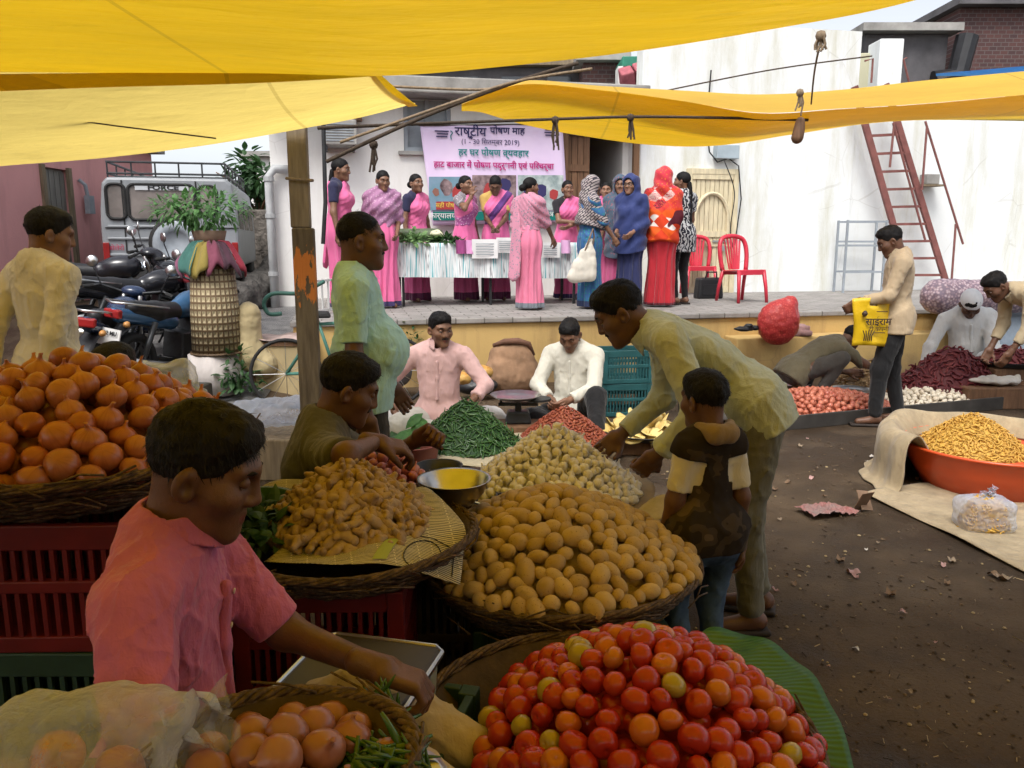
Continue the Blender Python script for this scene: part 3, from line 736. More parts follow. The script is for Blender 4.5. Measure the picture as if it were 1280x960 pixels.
flat('caption_box', bq(545, 252, 572, 262), red_ink, -.019); x, z = bl(558.5, 257); text('सही पोषण', .085, bt, ink('yellow_ink', (.8, .6, .1)), (x, -.023, z), R90)
flat('bottom_strip', bq(541, 264.5, 707, 275.5), ink('green_ink', (.0, .16, .13)), -.0145)
x, z = bl(553, 270); text('कार्यालय', .11, bt, M['ink_white'], (x, -.02, z), R90); x, z = bl(688, 268); text('पोषण अभियान', .10, bt, M['ink_white'], (x, -.02, z), R90)
MB().tube([(bc[0][0]-.25, -.01, bc[0][1]+.03), (bc[0][0], -.01, bc[0][1]), (bc[1][0], -.01, bc[1][1]), (bc[1][0]+.2, -.01, bc[1][1]+.03)], .008, 5).build('top_cord', M['darkrope'], bt)
# ---------------- display table on the stage ----------------
TD = 1.62; TH = STZ+.79
ta0 = L(498, 303, TD)[0]; ta1_ = L(724, 294, TD)[0]; tw = ta1_-ta0; tdp = .68
tb = sthing('display_table', 'long display table under a white cloth with teal and black stripes', 'table', ta0, TD, STZ)
MB().box((tw/2, tdp/2, .77), (tw, tdp, .03)).build('tabletop', M['woodgrey'], tb)
for x in (.05, tw*.5, tw-.05):
    for y in (.04, tdp-.04): MB().box((x, y, .378), (.032, .032, .755)).build('leg', M['darkmetal'], tb)
k = NT('striped_tablecloth'); v = k.coord((1, .04, .03)); x, y, z = k.sep(k.coord())
s1 = k.noise(k.coord((1, .03, .03)), 34, 2, .7); s2 = k.noise(k.coord((1, .03, .03)), 75, 1)
c = k.ramp(s1, [(.36, (.06, .32, .36)), (.44, (.68, .70, .70)), (.54, (.66, .68, .68)), (.57, (.10, .11, .13)), (.60, (.7, .71, .7)), (.68, (.35, .55, .58))])
k.col(c); k.setp(.8, 0, .2); k.bump(k.noise(k.coord((1, 1, .3)), 9, 3), .4, .03); M['stripe'] = k.m
def tcl(a, b):
    x = -.02+a*(tw+.04)
    if b < .5: q = b/.5; return Vector((x, -.025-.03*(1-q)*(1+math.sin(a*40)), .795-.42*(1-q)*(1+.1*a)+.0))
    return Vector((x, -.025+(tdp+.05)*(b-.5)/.5, .795+.003*math.sin(a*20)))
tag(MB().grid(tcl, 90, 16).build('tablecloth', M['stripe'], smooth=True, loc=S(ta0, TD, STZ), rz=AL), 'white tablecloth with teal and black stripes draped over the display table', 'tablecloth')
def ontable(u, dd, z=.8): return S(LS(u, STZ+z, TD+dd), TD+dd, STZ+z)
paper = mat('white_paper', (.75, .75, .74), .7, .06, 4, bump=.05)
def pap(name, u, v0, v1, w, lab, tilt=0.):
    a, z = L(u, v0, TD-.1); z2 = L(u, v1, TD-.1)[1]
    t = empty(name, lab, 'paper', S(a, TD-.1, z2), AL)
    MB().grid(lambda p, q: Vector(((p-.5)*w, .012*math.sin(p*4)+.0, q*(z-z2))), 6, 4).build('sheet', paper, t, solid=.002)
    g = MB()
    for i in range(5): g.box((0, -.006, (z-z2)*(.2+.14*i)), (w*.7, .003, .008))
    g.build('printed_lines', M['grey'], t)
pap('paper_sheet', 606, 299, 323, .33, 'white printed sheet taped to the middle of the tablecloth front')
pap('paper_sheet', 632, 297, 316, .24, 'smaller white printed sheet taped beside the first on the tablecloth')
pap('paper_sheet', 688, 303, 322, .25, 'white printed sheet on the tablecloth right of the woman in front')
for u, c, lab in ((576, (.25, .05, .16), 'dark maroon folded cloth hanging at the table front'), (587, (.55, .25, .45), 'pink and purple folded cloth hanging at the table front'), (707, (.60, .35, .55), 'pink folded cloth at the right end of the table')):
    p = S(L(u, 300, TD-.06)[0], TD-.06, STZ+.66)
    tag(MB().grid(lambda a, b: Vector(((a-.5)*.13, .02*math.sin(a*7)-.03*(1-b), b*.17)), 6, 5).build('folded_cloth', cloth('fc%d' % u, c), smooth=True, loc=p, rz=AL), lab, 'cloth')
for i, u in enumerate((618, 632, 645)):
    tag(MB().grid(lambda a, b: Vector((a*.28, b*.2, .006*math.sin(a*5+i))), 5, 4).build('loose_paper', paper, loc=ontable(u-12, .1, .805+i*.012), rz=AL+.2*i), ['white loose paper lying on the table in front of the yellow bloused woman', 'second loose paper overlapping on the table', 'topmost loose paper nearest the woman in front'][i], 'paper')
MB_leaf = None
def leafpoly(mb, c, d, up, ln, w, curl=.3):
    d = d.normalized(); s = d.cross(up)
    if s.length < 1e-4: s = d.orthogonal()
    s.normalize(); n = s.cross(d)
    pr = [(0, .08), (.25, .8), (.5, 1), (.75, .7), (1, .03)]
    vs = []
    for t, q in pr:
        p = c+d*ln*t-n*curl*ln*t*t
        vs += [p-s*w*q*.5, p+n*w*.12*q, p+s*w*q*.5]
    fs = []
    for i in range(4):
        for j in (0, 1): fs.append((i*3+j, i*3+j+1, i*3+j+4, i*3+j+3))
    mb.add(vs, fs)
def bush(name, label, cat, loc, R_, n, ln, w, m, seed=0, stem=None, up=.5, group=None, stemh=.0):
    r = random.Random(seed); t = empty(name, label, cat, loc, 0, group); mb = MB()
    for i in range(n):
        d = Vector((r.gauss(0, 1), r.gauss(0, 1), r.gauss(up, .8))); d.normalize()
        q = r.random()**.45
        c = Vector((d.x*R_[0]*q, d.y*R_[1]*q, abs(d.z)*R_[2]*q if stemh == 0 else d.z*R_[2]*q))+Vector((0, 0, stemh))
        dd = (d+Vector((r.gauss(0, .5), r.gauss(0, .5), r.gauss(-.1, .5)))).normalized()
        leafpoly(mb, c, dd, Vector((0, 0, 1)), ln*r.uniform(.6, 1.3), w*r.uniform(.7, 1.2), r.uniform(0, .6))
    mb.build('leaves', m, t)
    if stem:
        g = MB()
        for i in range(9):
            a = r.uniform(0, 6.28); g.tube([(0, 0, 0), (math.cos(a)*R_[0]*.3, math.sin(a)*R_[1]*.3, stemh*.6+R_[2]*.2), (math.cos(a)*R_[0]*.6, math.sin(a)*R_[1]*.6, stemh+R_[2]*.4)], [.012, .008, .004], 5)
        g.build('stems', stem, t)
    return t
M['leaf'] = leafmat('fresh_leaf', (.035, .10, .025), (.07, .19, .045))
M['leafdark'] = leafmat('dark_leaf', (.018, .05, .015), (.04, .10, .03))
M['leafpale'] = leafmat('pale_leaf', (.10, .20, .07), (.20, .32, .12))
bush('leafy_greens', 'fresh bunch of leafy greens drooping over the left end of the table', 'greens', ontable(516, .08, .78), (.22, .15, .16), 160, .09, .05, M['leafpale'], 3, M['leaf'])
bush('leafy_greens', 'low dark bunch of greens in the middle of the table', 'greens', ontable(562, .12, .79), (.22, .15, .08), 110, .08, .05, M['leafdark'], 4, M['leaf'])
g = Impl().rc((-.25, 0, .09), (.25, 0, .08), .075, .09); vs, fs = g.mesh(.02)
o = link('gourd', np_mesh('gourd', vs, fs), mat('gourd_skin', (.10, .13, .07), .5, .4, 8)); o.location = ontable(522, .32, .81); o.rotation_euler = (0, 0, AL)
tag(o, 'long dark green gourd lying behind the greens on the table', 'gourd')
t = empty('cauliflower', 'pale cauliflower head beside the greens on the table', 'cauliflower', ontable(546, .2, .8))
g = Impl()
for i in range(26):
    r = random.Random(i); a, q = r.uniform(0, 6.28), r.random()**.5; g.ell((math.cos(a)*q*.07, math.sin(a)*q*.07, .08+.06*math.sqrt(max(0, 1-q*q))), (.025,)*3, k=.01)
vs, fs = g.mesh(.012); link('curd', np_mesh('curd', vs, fs), mat('curd', (.62, .60, .42), .8, .1), t)
g = MB()
for i in range(8): leafpoly(g, Vector((0, 0, .02)), Vector((math.cos(i*.8), math.sin(i*.8), .7)), Vector((0, 0, 1)), .15, .09, .2)
g.build('leaves', M['leafpale'], t)
# ---------------- red plastic chairs ----------------
redp = mat('red_plastic', (.52, .025, .05), .35, .08, 4, bump=.03, spec=.5)
def chair(label, loc, rz):
    t = empty('plastic_chair', label, 'chair', loc, rz, 'red plastic chairs on the stage')
    MB().grid(lambda a, b: Vector(((a-.5)*(.43-.04*b), -.22+b*.42, .43-.012*math.sin(a*math.pi)*math.sin(b*math.pi)-.02*b)), 10, 8).build('seat', redp, t, smooth=True, solid=.02)
    for x in (-1, 1):
        MB().tube([(x*.195, -.20, .43), (x*.215, -.24, .2), (x*.225, -.26, 0)], [.028, .024, .022], 8).build('leg', redp, t, smooth=True)
        MB().tube([(x*.18, .18, .43), (x*.20, .24, .2), (x*.21, .27, 0)], [.028, .024, .022], 8).build('leg', redp, t, smooth=True)
    fr = [(-.19, .19, .42), (-.215, .22, .62), (-.205, .25, .77), (-.15, .27, .855), (0, .28, .885), (.15, .27, .855), (.205, .25, .77), (.215, .22, .62), (.19, .19, .42)]
    q = [Vector(p) for p in fr]; MB().tube([smooth_poly(q, i/28) for i in range(29)], .031, 8).build('back_frame', redp, t, smooth=True)
    g = MB()
    for i in range(6):
        f = (i-2.5)/2.5; g.bar((f*.075, .195, .43), (f*.125, .272, .86-.03*f*f), .030, .010)
    g.build('back_slats', redp, t)
    for y0, z in ((-.215, .40), (.19, .39)): MB().bar((-.19, y0, z), (.19, y0, z), .02, .06).build('seat_skirt', redp, t)
chair('red plastic chair standing in front of the white wall, right one', G(926, 377, STZ), AL+rad(8))
chair('red plastic chair half hidden behind the girl in patterned top', G(872, 368, STZ), AL-rad(12))
t = empty('black_bag', 'black leather bag standing between the two red chairs', 'bag', G(885, 373, STZ), AL)
MB().box((0, 0, .15), (.4, .2, .3), taper=.88).build('body', M['blackplastic'], t, bevel=.03)
MB().tube([(-.09, -.07, .28), (-.07, -.09, .38), (.07, -.09, .38), (.09, -.07, .28)], .012).build('handle', M['blackplastic'], t)
g = MB(); g.box((0, -.105, .13), (.26, .012, .15)); g.build('pocket', M['blackplastic'], t, bevel=.006)
# ---------------- ladder, rails, frame on the right wall ----------------
rust = mat('red_oxide_paint', (.20, .075, .065), .6, .25, 8, bump=.2)
LD = DW-.28
l0 = L(1130, 250, LD)[0]
t = sthing('iron_ladder', 'slanting red oxide iron ladder leaning along the white wall', 'ladder', l0, LD, STZ)
def ll(u, v_): a, z = L(u, v_, LD); return Vector((a-l0, 0, z-STZ))
la, lb = ll(1068, 108), ll(1138, 358); ra, rb_ = ll(1107, 105), ll(1184, 358)
for a, b in ((la, lb), (ra, rb_)): MB().bar(a, b, .05, .10).build('side_rail', rust, t)
for i in range(11):
    f = .06+.088*i; MB().bar(la.lerp(lb, f), ra.lerp(rb_, f), .035, .04).build('rung', rust, t)
for pts in ([(1150, 153), (1197, 305)], [(1152, 160), (1146, 238)], [(1188, 280), (1183, 348)], [(1112, 150), (1106, 210)], [(1110, 155), (1150, 300)]):
    MB().tube([ll(*p)+Vector((0, -.12, 0)) for p in pts], .018, 6).build('handrail', rust, t)
for pts in ([(1084, 105), (1086, 75), (1076, 78)], [(1131, 105), (1124, 76), (1128, 74)]): MB().tube([ll(*p)+Vector((0, -.1, 0)) for p in pts], .016, 6).build('top_loop', rust, t)
a, z = L(1161, 232, DW-.12)
t = sthing('wall_shelf', 'small plank shelf with a grey box fixed on the white wall by the ladder', 'shelf', a, DW-.12, z)
MB().box((0, 0, 0), (.42, .24, .03)).build('plank', M['woodgrey'], t); MB().box((.02, .02, .1), (.24, .18, .16)).build('grey_box', M['concrete'], t, bevel=.01)
t = sthing('metal_rack', 'empty grey metal rack frame standing against the white wall', 'rack', L(1084, 360, DW-.5)[0], DW-.5, STZ)
def rl(u, v_): a, z = L(u, v_, DW-.5); return a-L(1084, 360, DW-.5)[0], z-STZ
x0, zt = rl(1060, 275); x1, _ = rl(1109, 275)
for x in (x0, x1):
    for y in (0, .32): MB().box((x+(.05 if y else 0), y, zt/2), (.03, .03, zt)).build('upright', M['grey'], t)
for v_ in (277, 302, 307, 340):
    z = rl(1084, v_)[1]
    for y in (0, .32): MB().box(((x0+x1)/2+(.05 if y else 0), y, z), (x1-x0, .025, .03)).build('crossbar', M['grey'], t)
# faint loose wires on the wall
rope('wall_cable', [(905, 200), (918, 240), (913, 290), (922, 330)], 12.2, .008, M['blackplastic'], 'loose black cable running down the white wall beside the cream door', 'cable')
# ---------------- people ----------------
def skinmat(name, c):
    k = NT(name); v = k.coord()
    k.col(k.ramp(k.noise(v, 14, 4), [(.3, sc3(c, .72)), (.7, sc3(c, 1.22))])); k.setp(.48, 0, .4)
    k.b.inputs['Subsurface Weight'].default_value = .08; k.b.inputs['Subsurface Radius'].default_value = (.012, .004, .002)
    k.bump(k.math('ADD', k.noise(v, 160, 4, .7), k.math('MULTIPLY', k.noise(v, 22, 3), 1.2)), .3, .003); return k.m
SK = [skinmat('skin_dark', (.125, .060, .035)), skinmat('skin_brown', (.195, .098, .058)), skinmat('skin_warm', (.25, .13, .08))]
LIP = skinmat('lip', (.16, .055, .045))
def hairmat(name, c):
    k = NT(name); v = k.coord((1, 1, .25))
    k.col(k.ramp(k.noise(v, 120, 2), [(.3, sc3(c, .5)), (.7, sc3(c, 1.5))])); k.setp(.6, 0, .2); k.bump(k.noise(v, 150, 3, .7), .6, .006); return k.m
HAIR = hairmat('black_hair', (.007, .006, .006)); HAIRG = hairmat('greying_hair', (.05, .045, .042))
EYEW = mat('eye_white', (.42, .38, .35), .25, .05, 3, bump=0); IRIS = mat('iris', (.012, .007, .005), .1, .05, 3, bump=0)
BUTT = mat('shirt_button', (.5, .42, .38), .3, .05, bump=0)
SANDAL = mat('sandal', (.03, .022, .018), .7, .2)
def Rx(a): c, s = math.cos(a), math.sin(a); return np.array([[1, 0, 0], [0, c, -s], [0, s, c]])
def Ry(a): c, s = math.cos(a), math.sin(a); return np.array([[c, 0, s], [0, 1, 0], [-s, 0, c]])
def Rz(a): c, s = math.cos(a), math.sin(a); return np.array([[c, -s, 0], [s, c, 0], [0, 0, 1]])
def ik(a, b, l1, l2, pole):
    a, b, pole = np.array(a, float), np.array(b, float), np.array(pole, float)
    d = b-a; D = np.linalg.norm(d); mx = (l1+l2)*.995
    if D > mx: d = d/D*mx; b = a+d; D = mx
    u = d/D; x = (l1*l1-l2*l2+D*D)/(2*D); h = math.sqrt(max(l1*l1-x*x, 0))
    p = pole-u*(pole@u); n = np.linalg.norm(p); p = p/n if n > 1e-6 else np.array([0, 1., 0])
    return a+u*x+p*h, b
def hand_impl(w, d, n, side, curl, k=.006, s=1.):
    """hand from the wrist w along d, palm facing n; side=+1 right hand. curl 0 open .. 1 fist"""
    d = np.array(d, float)/np.linalg.norm(d); n = np.array(n, float); n = n-d*(n@d); n /= np.linalg.norm(n)
    t = np.cross(n, d)*side                      # towards the thumb
    g = Impl(); R = np.stack([t, d, n], 1)
    g.rc(w-d*.03, w+d*.02, .027*s, .029*s)
    g.box(w+d*.055*s+n*.002, A(.038, .045, .014)*s, R, .012*s, .02)
    for i, (x, L_) in enumerate(((.030, .074), (.010, .083), (-.010, .077), (-.029, .060))):
        b = w+d*.095*s+t*x*s; c = curl*(1+.08*i); p = b; a = .25*c
        for q in range(3):
            a += c*(1.25 if q else .8); l = L_*s*(.45, .32, .26)[q]
            e = p+(d*math.cos(a)+n*math.sin(a)+t*x*.6*(1-curl))*l
            g.rc(p, e, (.0098, .0090, .0082)[q]*s, (.009, .0082, .0072)[q]*s, .004); p = e
    b = w+d*.03*s+t*.03*s; e = b+(t*.55+d*.7+n*(.25+.3*curl))*.045*s; f_ = e+(t*(.35-.6*curl)+d*.75+n*(.3+.5*curl))*.038*s
    g.rc(b, e, .015*s, .0115*s, .012); g.rc(e, f_, .0112*s, .0088*s, .004)
    return g
HEADS = {}
def head_ops(g, c, R, fem=False, fat=0., open_eyes=True, nose=1., neck=None):
    P = lambda x, y, z: c+R@np.array([x, y, z])
    g.ell(P(0, -.012, .035), A(.074, .095, .083), R, .03)
    g.ell(P(0, .018, -.035), A(.060+fat*.012, .070, .080), R, .04)
    g.ell(P(0, .040, -.075), A(.044+fat*.016, .048, .045), R, .035)
    g.rc(P(-.009, .077, -.102), P(.009, .077, -.102), .019, .019, .028)
    for s in (-1, 1):
        g.ell(P(s*.045, .052, -.022), A(.026, .030, .024), R, .03)
        g.rc(P(s*.012, .083, .033), P(s*.045, .068, .032), .011, .010, .02)
        g.ell(P(s*.079, -.012, -.010), A(.010, .021, .032), R@Rz(s*.45), .008)
        g.ell(P(s*.075, -.004, -.030), A(.008, .012, .014), R, .008)
    g.rc(P(0, .086, .022), P(0, .103*(.5+.5*nose), -.022), .0095, .0120, .014)
    g.ell(P(0, .100, -.025), A(.013, .014, .012), R, .008)
    for s in (-1, 1): g.ell(P(s*.013, .094, -.029), A(.010, .012, .009), R, .008)
    g.rc(P(-.020, .079, -.0585), P(0, .089, -.0555), .0062, .0075, .007); g.rc(P(0, .089, -.0555), P(.020, .079, -.0585), .0075, .0062, .007)
    g.rc(P(-.016, .080, -.069), P(0, .088, -.0705), .0065, .0085, .007); g.rc(P(0, .088, -.0705), P(.016, .080, -.069), .0085, .0065, .007)
    socks = [P(s*.032, .089, .010) for s in (-1, 1)]
    def sock(X): return -np.minimum(*[np.sqrt((((X-q)@R/A(1.25, .9, .85))**2).sum(1)) for q in socks])+.0155
    g.cut(sock, .012)
    ears = [P(s*.090, -.004, -.012) for s in (-1, 1)]
    g.cut(lambda X: .0135-np.minimum(*[np.sqrt((((X-q)@R/A(1, .8, 1.25))**2).sum(1)) for q in ears]), .004)
    return P
def person(label, loc, rz, h=1.68, pose=None, wear=(), skin=1, fem=False, hair='short', vox=.012, fat=0., brows=True, eyes=True,
           moustache=False, cat='person', hairm=None, group=None, belly=0., earring=False, nofeet=False, hide=()):
    ps = dict(pose or {}); s = h/1.70; g = lambda k, d: ps.get(k, d)
    t = empty('person', label, cat, loc, rz, group)
    B = {}
    tilt, lean, lean2, side, tw_ = g('tilt', 0.), g('lean', 0.), g('lean2', g('lean', 0.)), g('side', 0.), g('twist', 0.)
    ls = g('ls', 1.); pel = A(*g('pel', (0, 0, .93*ls)))
    Rp = Rx(-tilt); Rm = Ry(side*.6)@Rx(-lean); Rc = Rz(tw_)@Ry(side)@Rx(-lean2)
    waist = pel+Rp@A(0, 0, .13*ls); chest = waist+Rm@A(0, .0, .20*ls); neck = chest+Rc@A(0, -.012, .20*(.3+.7*ls))
    sw = (.162 if fem else .185)*g('sw', 1.)
    Rh = Rc@Rz(g('hyaw', 0))@Ry(g('hroll', 0))@Rx(-g('hpitch', 0))
    if 'habs' in ps: Rh = Rz(ps['habs'][0])@Ry(ps['habs'][2] if len(ps['habs']) > 2 else 0)@Rx(-ps['habs'][1])
    hb = neck+Rc@A(0, .012, .045); hc = hb+Rh@A(0, .030, .090)
    sh = {q: chest+Rc@A(q*sw, -.005+g('shf', 0.)*1, .128*(.3+.7*ls)+(g('shu', 0.))) for q in (1, -1)}
    hip = {q: pel+Rp@A(q*.088, 0, -.02) for q in (1, -1)}
    wr, el, an, kn = {}, {}, {}, {}
    for q, n in ((1, 'r'), (-1, 'l')):
        w0 = g(n+'w', tuple(pel+A(q*.26, .06, -.09))); el[q], wr[q] = ik(sh[q], w0, .285*ls, .25*ls, g(n+'e', (q*.35, -1, -.1)))
        a0 = g(n+'a', tuple(A(hip[q][0]*1.05, pel[1]*0+.0, .085))); kn[q], an[q] = ik(hip[q], a0, .42*ls, .412*ls, g(n+'k', (q*.12, 1, .0)))
    spl = g('sl', 1.)**.75; B.update(spl=spl, pel=pel, waist=waist, chest=chest, neck=neck, Rc=Rc, Rp=Rp, Rm=Rm, Rh=Rh, hc=hc, sh=sh, hip=hip, wr=wr, el=el, an=an, kn=kn, hb=hb)
    def torso(I, e, k=.05):
        sl = g('sl', 1.)
        I.ell(chest+Rc@A(0, .0, .04), A((.135 if fem else .150)*sl+e, .098*sl+e, .165+e), Rc, k)
        I.ell(waist+Rm@A(0, .01+belly*.55, .06-.02*(belly > 0)), A((.118 if fem else .132)*sl+belly*.4+fat*.02+e, .098*sl+belly+fat*.02+e, .15+e), Rm, k)
        I.ell(pel+Rp@A(0, -.01, -.0), A(.150*spl+e, .115*spl+e, .125+e), Rp, k)
        I.rc(chest+Rc@A(-sw*.86, -.005, .128), chest+Rc@A(sw*.86, -.005, .128), .048+e, .048+e, k)
        I.rc(chest+Rc@A(-sw*.55, -.012, .158), neck+Rc@A(-.02, -.005, .0), .040+e, .045+e, k); I.rc(chest+Rc@A(sw*.55, -.012, .158), neck+Rc@A(.02, -.005, .0), .040+e, .045+e, k)
        if fem:
            for q in (-1, 1): I.ell(chest+Rc@A(q*.062, .085, .0), A(.062+e, .058+e, .062+e), Rc, .04)
        return I
    def arm(I, q, e, upto=2., k=.03):
        if upto < 1: I.rc(sh[q], sh[q]+(el[q]-sh[q])*upto, .052+e, .052-.012*upto+e, k); return I
        I.rc(sh[q], el[q], .052+e, .040+e*.9, k)
        if upto > 1: I.rc(el[q], el[q]+(wr[q]-el[q])*min(upto-1, 1), .040+e*.9, .040+e*.9-(.012)*min(upto-1, 1), k)
        return I
    def leg(I, q, e, upto=2., k=.04):
        I.rc(hip[q], kn[q], .086+e, .058+e*.9, k); I.rc(kn[q], kn[q]+(an[q]-kn[q])*(upto-1), .056+e*.9, .056+e*.9-.018*(upto-1), k); return I
    # --- skin body: one mesh, arms, head and hands meshed finely and joined
    I = torso(Impl(), -.012)
    for q in (1, -1):
        arm(I, q, -.004); 
        leg(I, q, -.032 if 'legs' in hide else -.006)
        if not nofeet:
            fd = A(*g('rf' if q > 0 else 'lf', (q*.18, 1, 0))); fd = fd/np.linalg.norm(fd)
            I.rc(an[q]+A(0, 0, -.03)-fd*.03, an[q]+A(0, 0, -.05)+fd*.13, .038, .028, .03)
    parts = [I.mesh(max(vox, .009))]
    Hd = Impl(); P = head_ops(Hd, hc, Rh, fem, fat); Hd.rc(neck+Rc@A(0, -.0, -.03), hb+Rh@A(0, -.002, .05), .051-.007*fem+.014*fat, .048-.006*fem+.012*fat, .03)
    parts.append(Hd.mesh(min(vox, .010)*.62))
    for q, n in ((1, 'r'), (-1, 'l')):
        if n+'hand' in hide: continue
        d = wr[q]-el[q]; d = A(*g(n+'d', tuple(d))); nn = A(*g(n+'n', (-q, .15, 0.05)))
        parts.append(hand_impl(wr[q], d, nn, q, g(n+'c', .45), s=.95 if fem else 1.03).mesh(min(max(vox*.55, .0034), .0065)))
    Vs, F = join_np(parts)
    mc = P(0, .086, -.064); fc = Vs[F].mean(1); ql = np.abs((fc-mc)@Rh)/A(.021, .016, .0125)
    mi = ((ql**2).sum(1) < 1).astype(int)
    link('body', np_mesh('body', Vs*s, F, mi), [SK[skin], LIP], t)
    # --- hair, brows, moustache
    hm = hairm or HAIR
    if hair:
        H = Impl(); up = .0 if hair != 'thin' else -.004
        rx_, ry_, rz_ = .0805+up, .1005+up, .0895+up
        H.ell(P(0, -.016, .040), A(rx_, ry_, rz_), Rh, .02)
        if hair in ('short', 'tuft'): H.ell(P(0, .024, .086), A(.062, .057, .036), Rh, .03)
        fh = {'short': .072, 'tuft': .066, 'thin': .092, 'bun': .070, 'braid': .070, 'hood': .072}[hair]
        n1 = Rh@A(0, 1.25, -1.); H.plane(P(0, .080, fh), n1, .012)
        H.plane(P(0, -.030, -.075 if not fem else -.062), Rh@A(0, .25, -1), .01)
        if hair in ('bun',): H.ell(P(0, -.128, -.012), A(.052, .045, .046), Rh, .015)
        H.disp = lambda X: .004*nz(X, 120)+.0028*nz(X, 300)
        if fem: H.disp = lambda X: .0018*nz(X, 120)
        pr = [H.mesh(max(vox*.6, .0045))]
        if hair == 'braid':
            br = Impl(); p = P(0, -.095, -.03)
            for i in range(9):
                e = p+A(.002*(-1)**i, -.004 if i > 1 else -.012, -.055); br.rc(p, e, .034-.002*i, .030-.002*i, .006); p = e
            pr.append(br.mesh(max(vox*.6, .006)))
        Vs, F = join_np(pr)
        if vox < .0096:
            rr = np.random.RandomState(3); N_ = 2600; ids = rr.choice(len(Vs), N_); p0 = Vs[ids]
            loc = (p0-P(0, -.016, .030))@Rh; nn = loc/np.linalg.norm(loc, axis=1)[:, None]
            crown = A(-.01, -.055, .10); fl = loc-crown; fl -= nn*(fl*nn).sum(1)[:, None]; fl /= np.linalg.norm(fl, axis=1)[:, None]+1e-6
            d = fl*.9+nn*.35+rr.normal(size=(N_, 3))*.22; d /= np.linalg.norm(d, axis=1)[:, None]; sd = np.cross(d, nn); sd /= np.linalg.norm(sd, axis=1)[:, None]+1e-6
            ln = rr.uniform(.012, .026, N_)[:, None]; w = .0011
            b0 = loc-nn*.003; v4 = np.stack([b0-sd*w, b0+sd*w, b0+d*ln*.6+sd*w*.7-nn*.001, b0+d*ln*.6-sd*w*.7-nn*.001, b0+d*ln-nn*.004], 1).reshape(-1, 3)
            o5 = np.arange(N_)*5; q1 = np.stack([o5, o5+1, o5+2, o5+3], 1); q2 = np.stack([o5+3, o5+2, o5+4, o5+4], 1)
            v4 = P(0, -.016, .030)+v4@Rh.T; base = len(Vs); me = bpy.data.meshes.new('hair')
            me.from_pydata([tuple(x) for x in np.concatenate([Vs, v4])*s], [], [tuple(f) for f in F]+[tuple(f+base) for f in q1]+[tuple(f[:3]+base) for f in q2])
            me.polygons.foreach_set('use_smooth', [True]*len(me.polygons)); link('hair', me, hm, t)
        else: link('hair', np_mesh('hair', Vs*s, F), hm, t)
    fx = []
    if brows:
        E = Impl()
        for q in (-1, 1): E.rc(P(q*.014, .0915, .030), P(q*.034, .088, .035), .0038, .0042, .004); E.rc(P(q*.034, .088, .035), P(q*.050, .074, .029), .0042, .0028, .004)
        fx.append(E.mesh(.0042))
        if moustache:
            E = Impl()
            for q in (-1, 1): E.rc(P(0, .0945, -.046), P(q*.020, .087, -.050), .0068, .0062, .004); E.rc(P(q*.020, .087, -.050), P(q*.030, .074, -.060), .0062, .0035, .004)
            fx.append(E.mesh(.0042))
        Vs, F = join_np(fx); link('eyebrows', np_mesh('eyebrows', Vs*s, F), hm, t)
    if eyes:
        for q in (-1, 1):
            m = MB(); m.lathe([(.0125*math.sin(x), -.0125*math.cos(x)) for x in np.linspace(0, math.pi, 13)], 12); vs = np.array(m.v)
            zf = vs[:, 2] > .0104
            fm = [1 if all(zf[i] for i in f) else 0 for f in m.f]
            vs = vs[:, [0, 2, 1]]@Rx(g('gaze', -.1)).T
            vs = (P(q*.032, .0755, .010)+vs@Rh.T)*s
            me = bpy.data.meshes.new('eye'); me.from_pydata([tuple(x) for x in vs], [], m.f); me.polygons.foreach_set('material_index', fm); link('eye', me, [EYEW, IRIS], t, smooth=True)
            if g('lids', .5) > 0:
                Lm = Impl(); Lm.ell(P(q*.032, .0755, .010), A(.0148, .0142, .0142), Rh); cz = .010+.0125-.022*g('lids', .5)
                Lm.plane(P(q*.032, .0755, cz), Rh@A(0, -.25, -1), .001)
                vs, F = Lm.mesh(.0035); link('eyelid', np_mesh('eyelid', vs*s, F), SK[skin], t)
    # --- clothes
    for w in wear: w(dict(B, t=t, s=s, vox=vox, torso=torso, arm=arm, leg=leg, P=P, fem=fem, e=0, sw=sw))
    return t
def _wr(amp, f, amp2=0, f2=60):
    def fn(X):
        Y = X+.012*np.sin(X[:, [1, 2, 0]]*37.); a = 1-np.minimum(np.abs(nz(Y*A(1.15, 1.15, .6), f)), 1); b = 1-np.minimum(np.abs(nz(Y*A(.75, .75, 1.2)+3.3, f*1.7)), 1)
        return amp*(.4-1.2*a**7-.6*b**8)+amp2*nz(X, f2)+amp*.6*nz(X, f*.45)
    return fn
def _put(b, name, I, m, vox=None, mi=None):
    vs, F = I.mesh(vox or b['vox']); return link(name, np_mesh(name, vs*b['s'], F), m, b['t'])
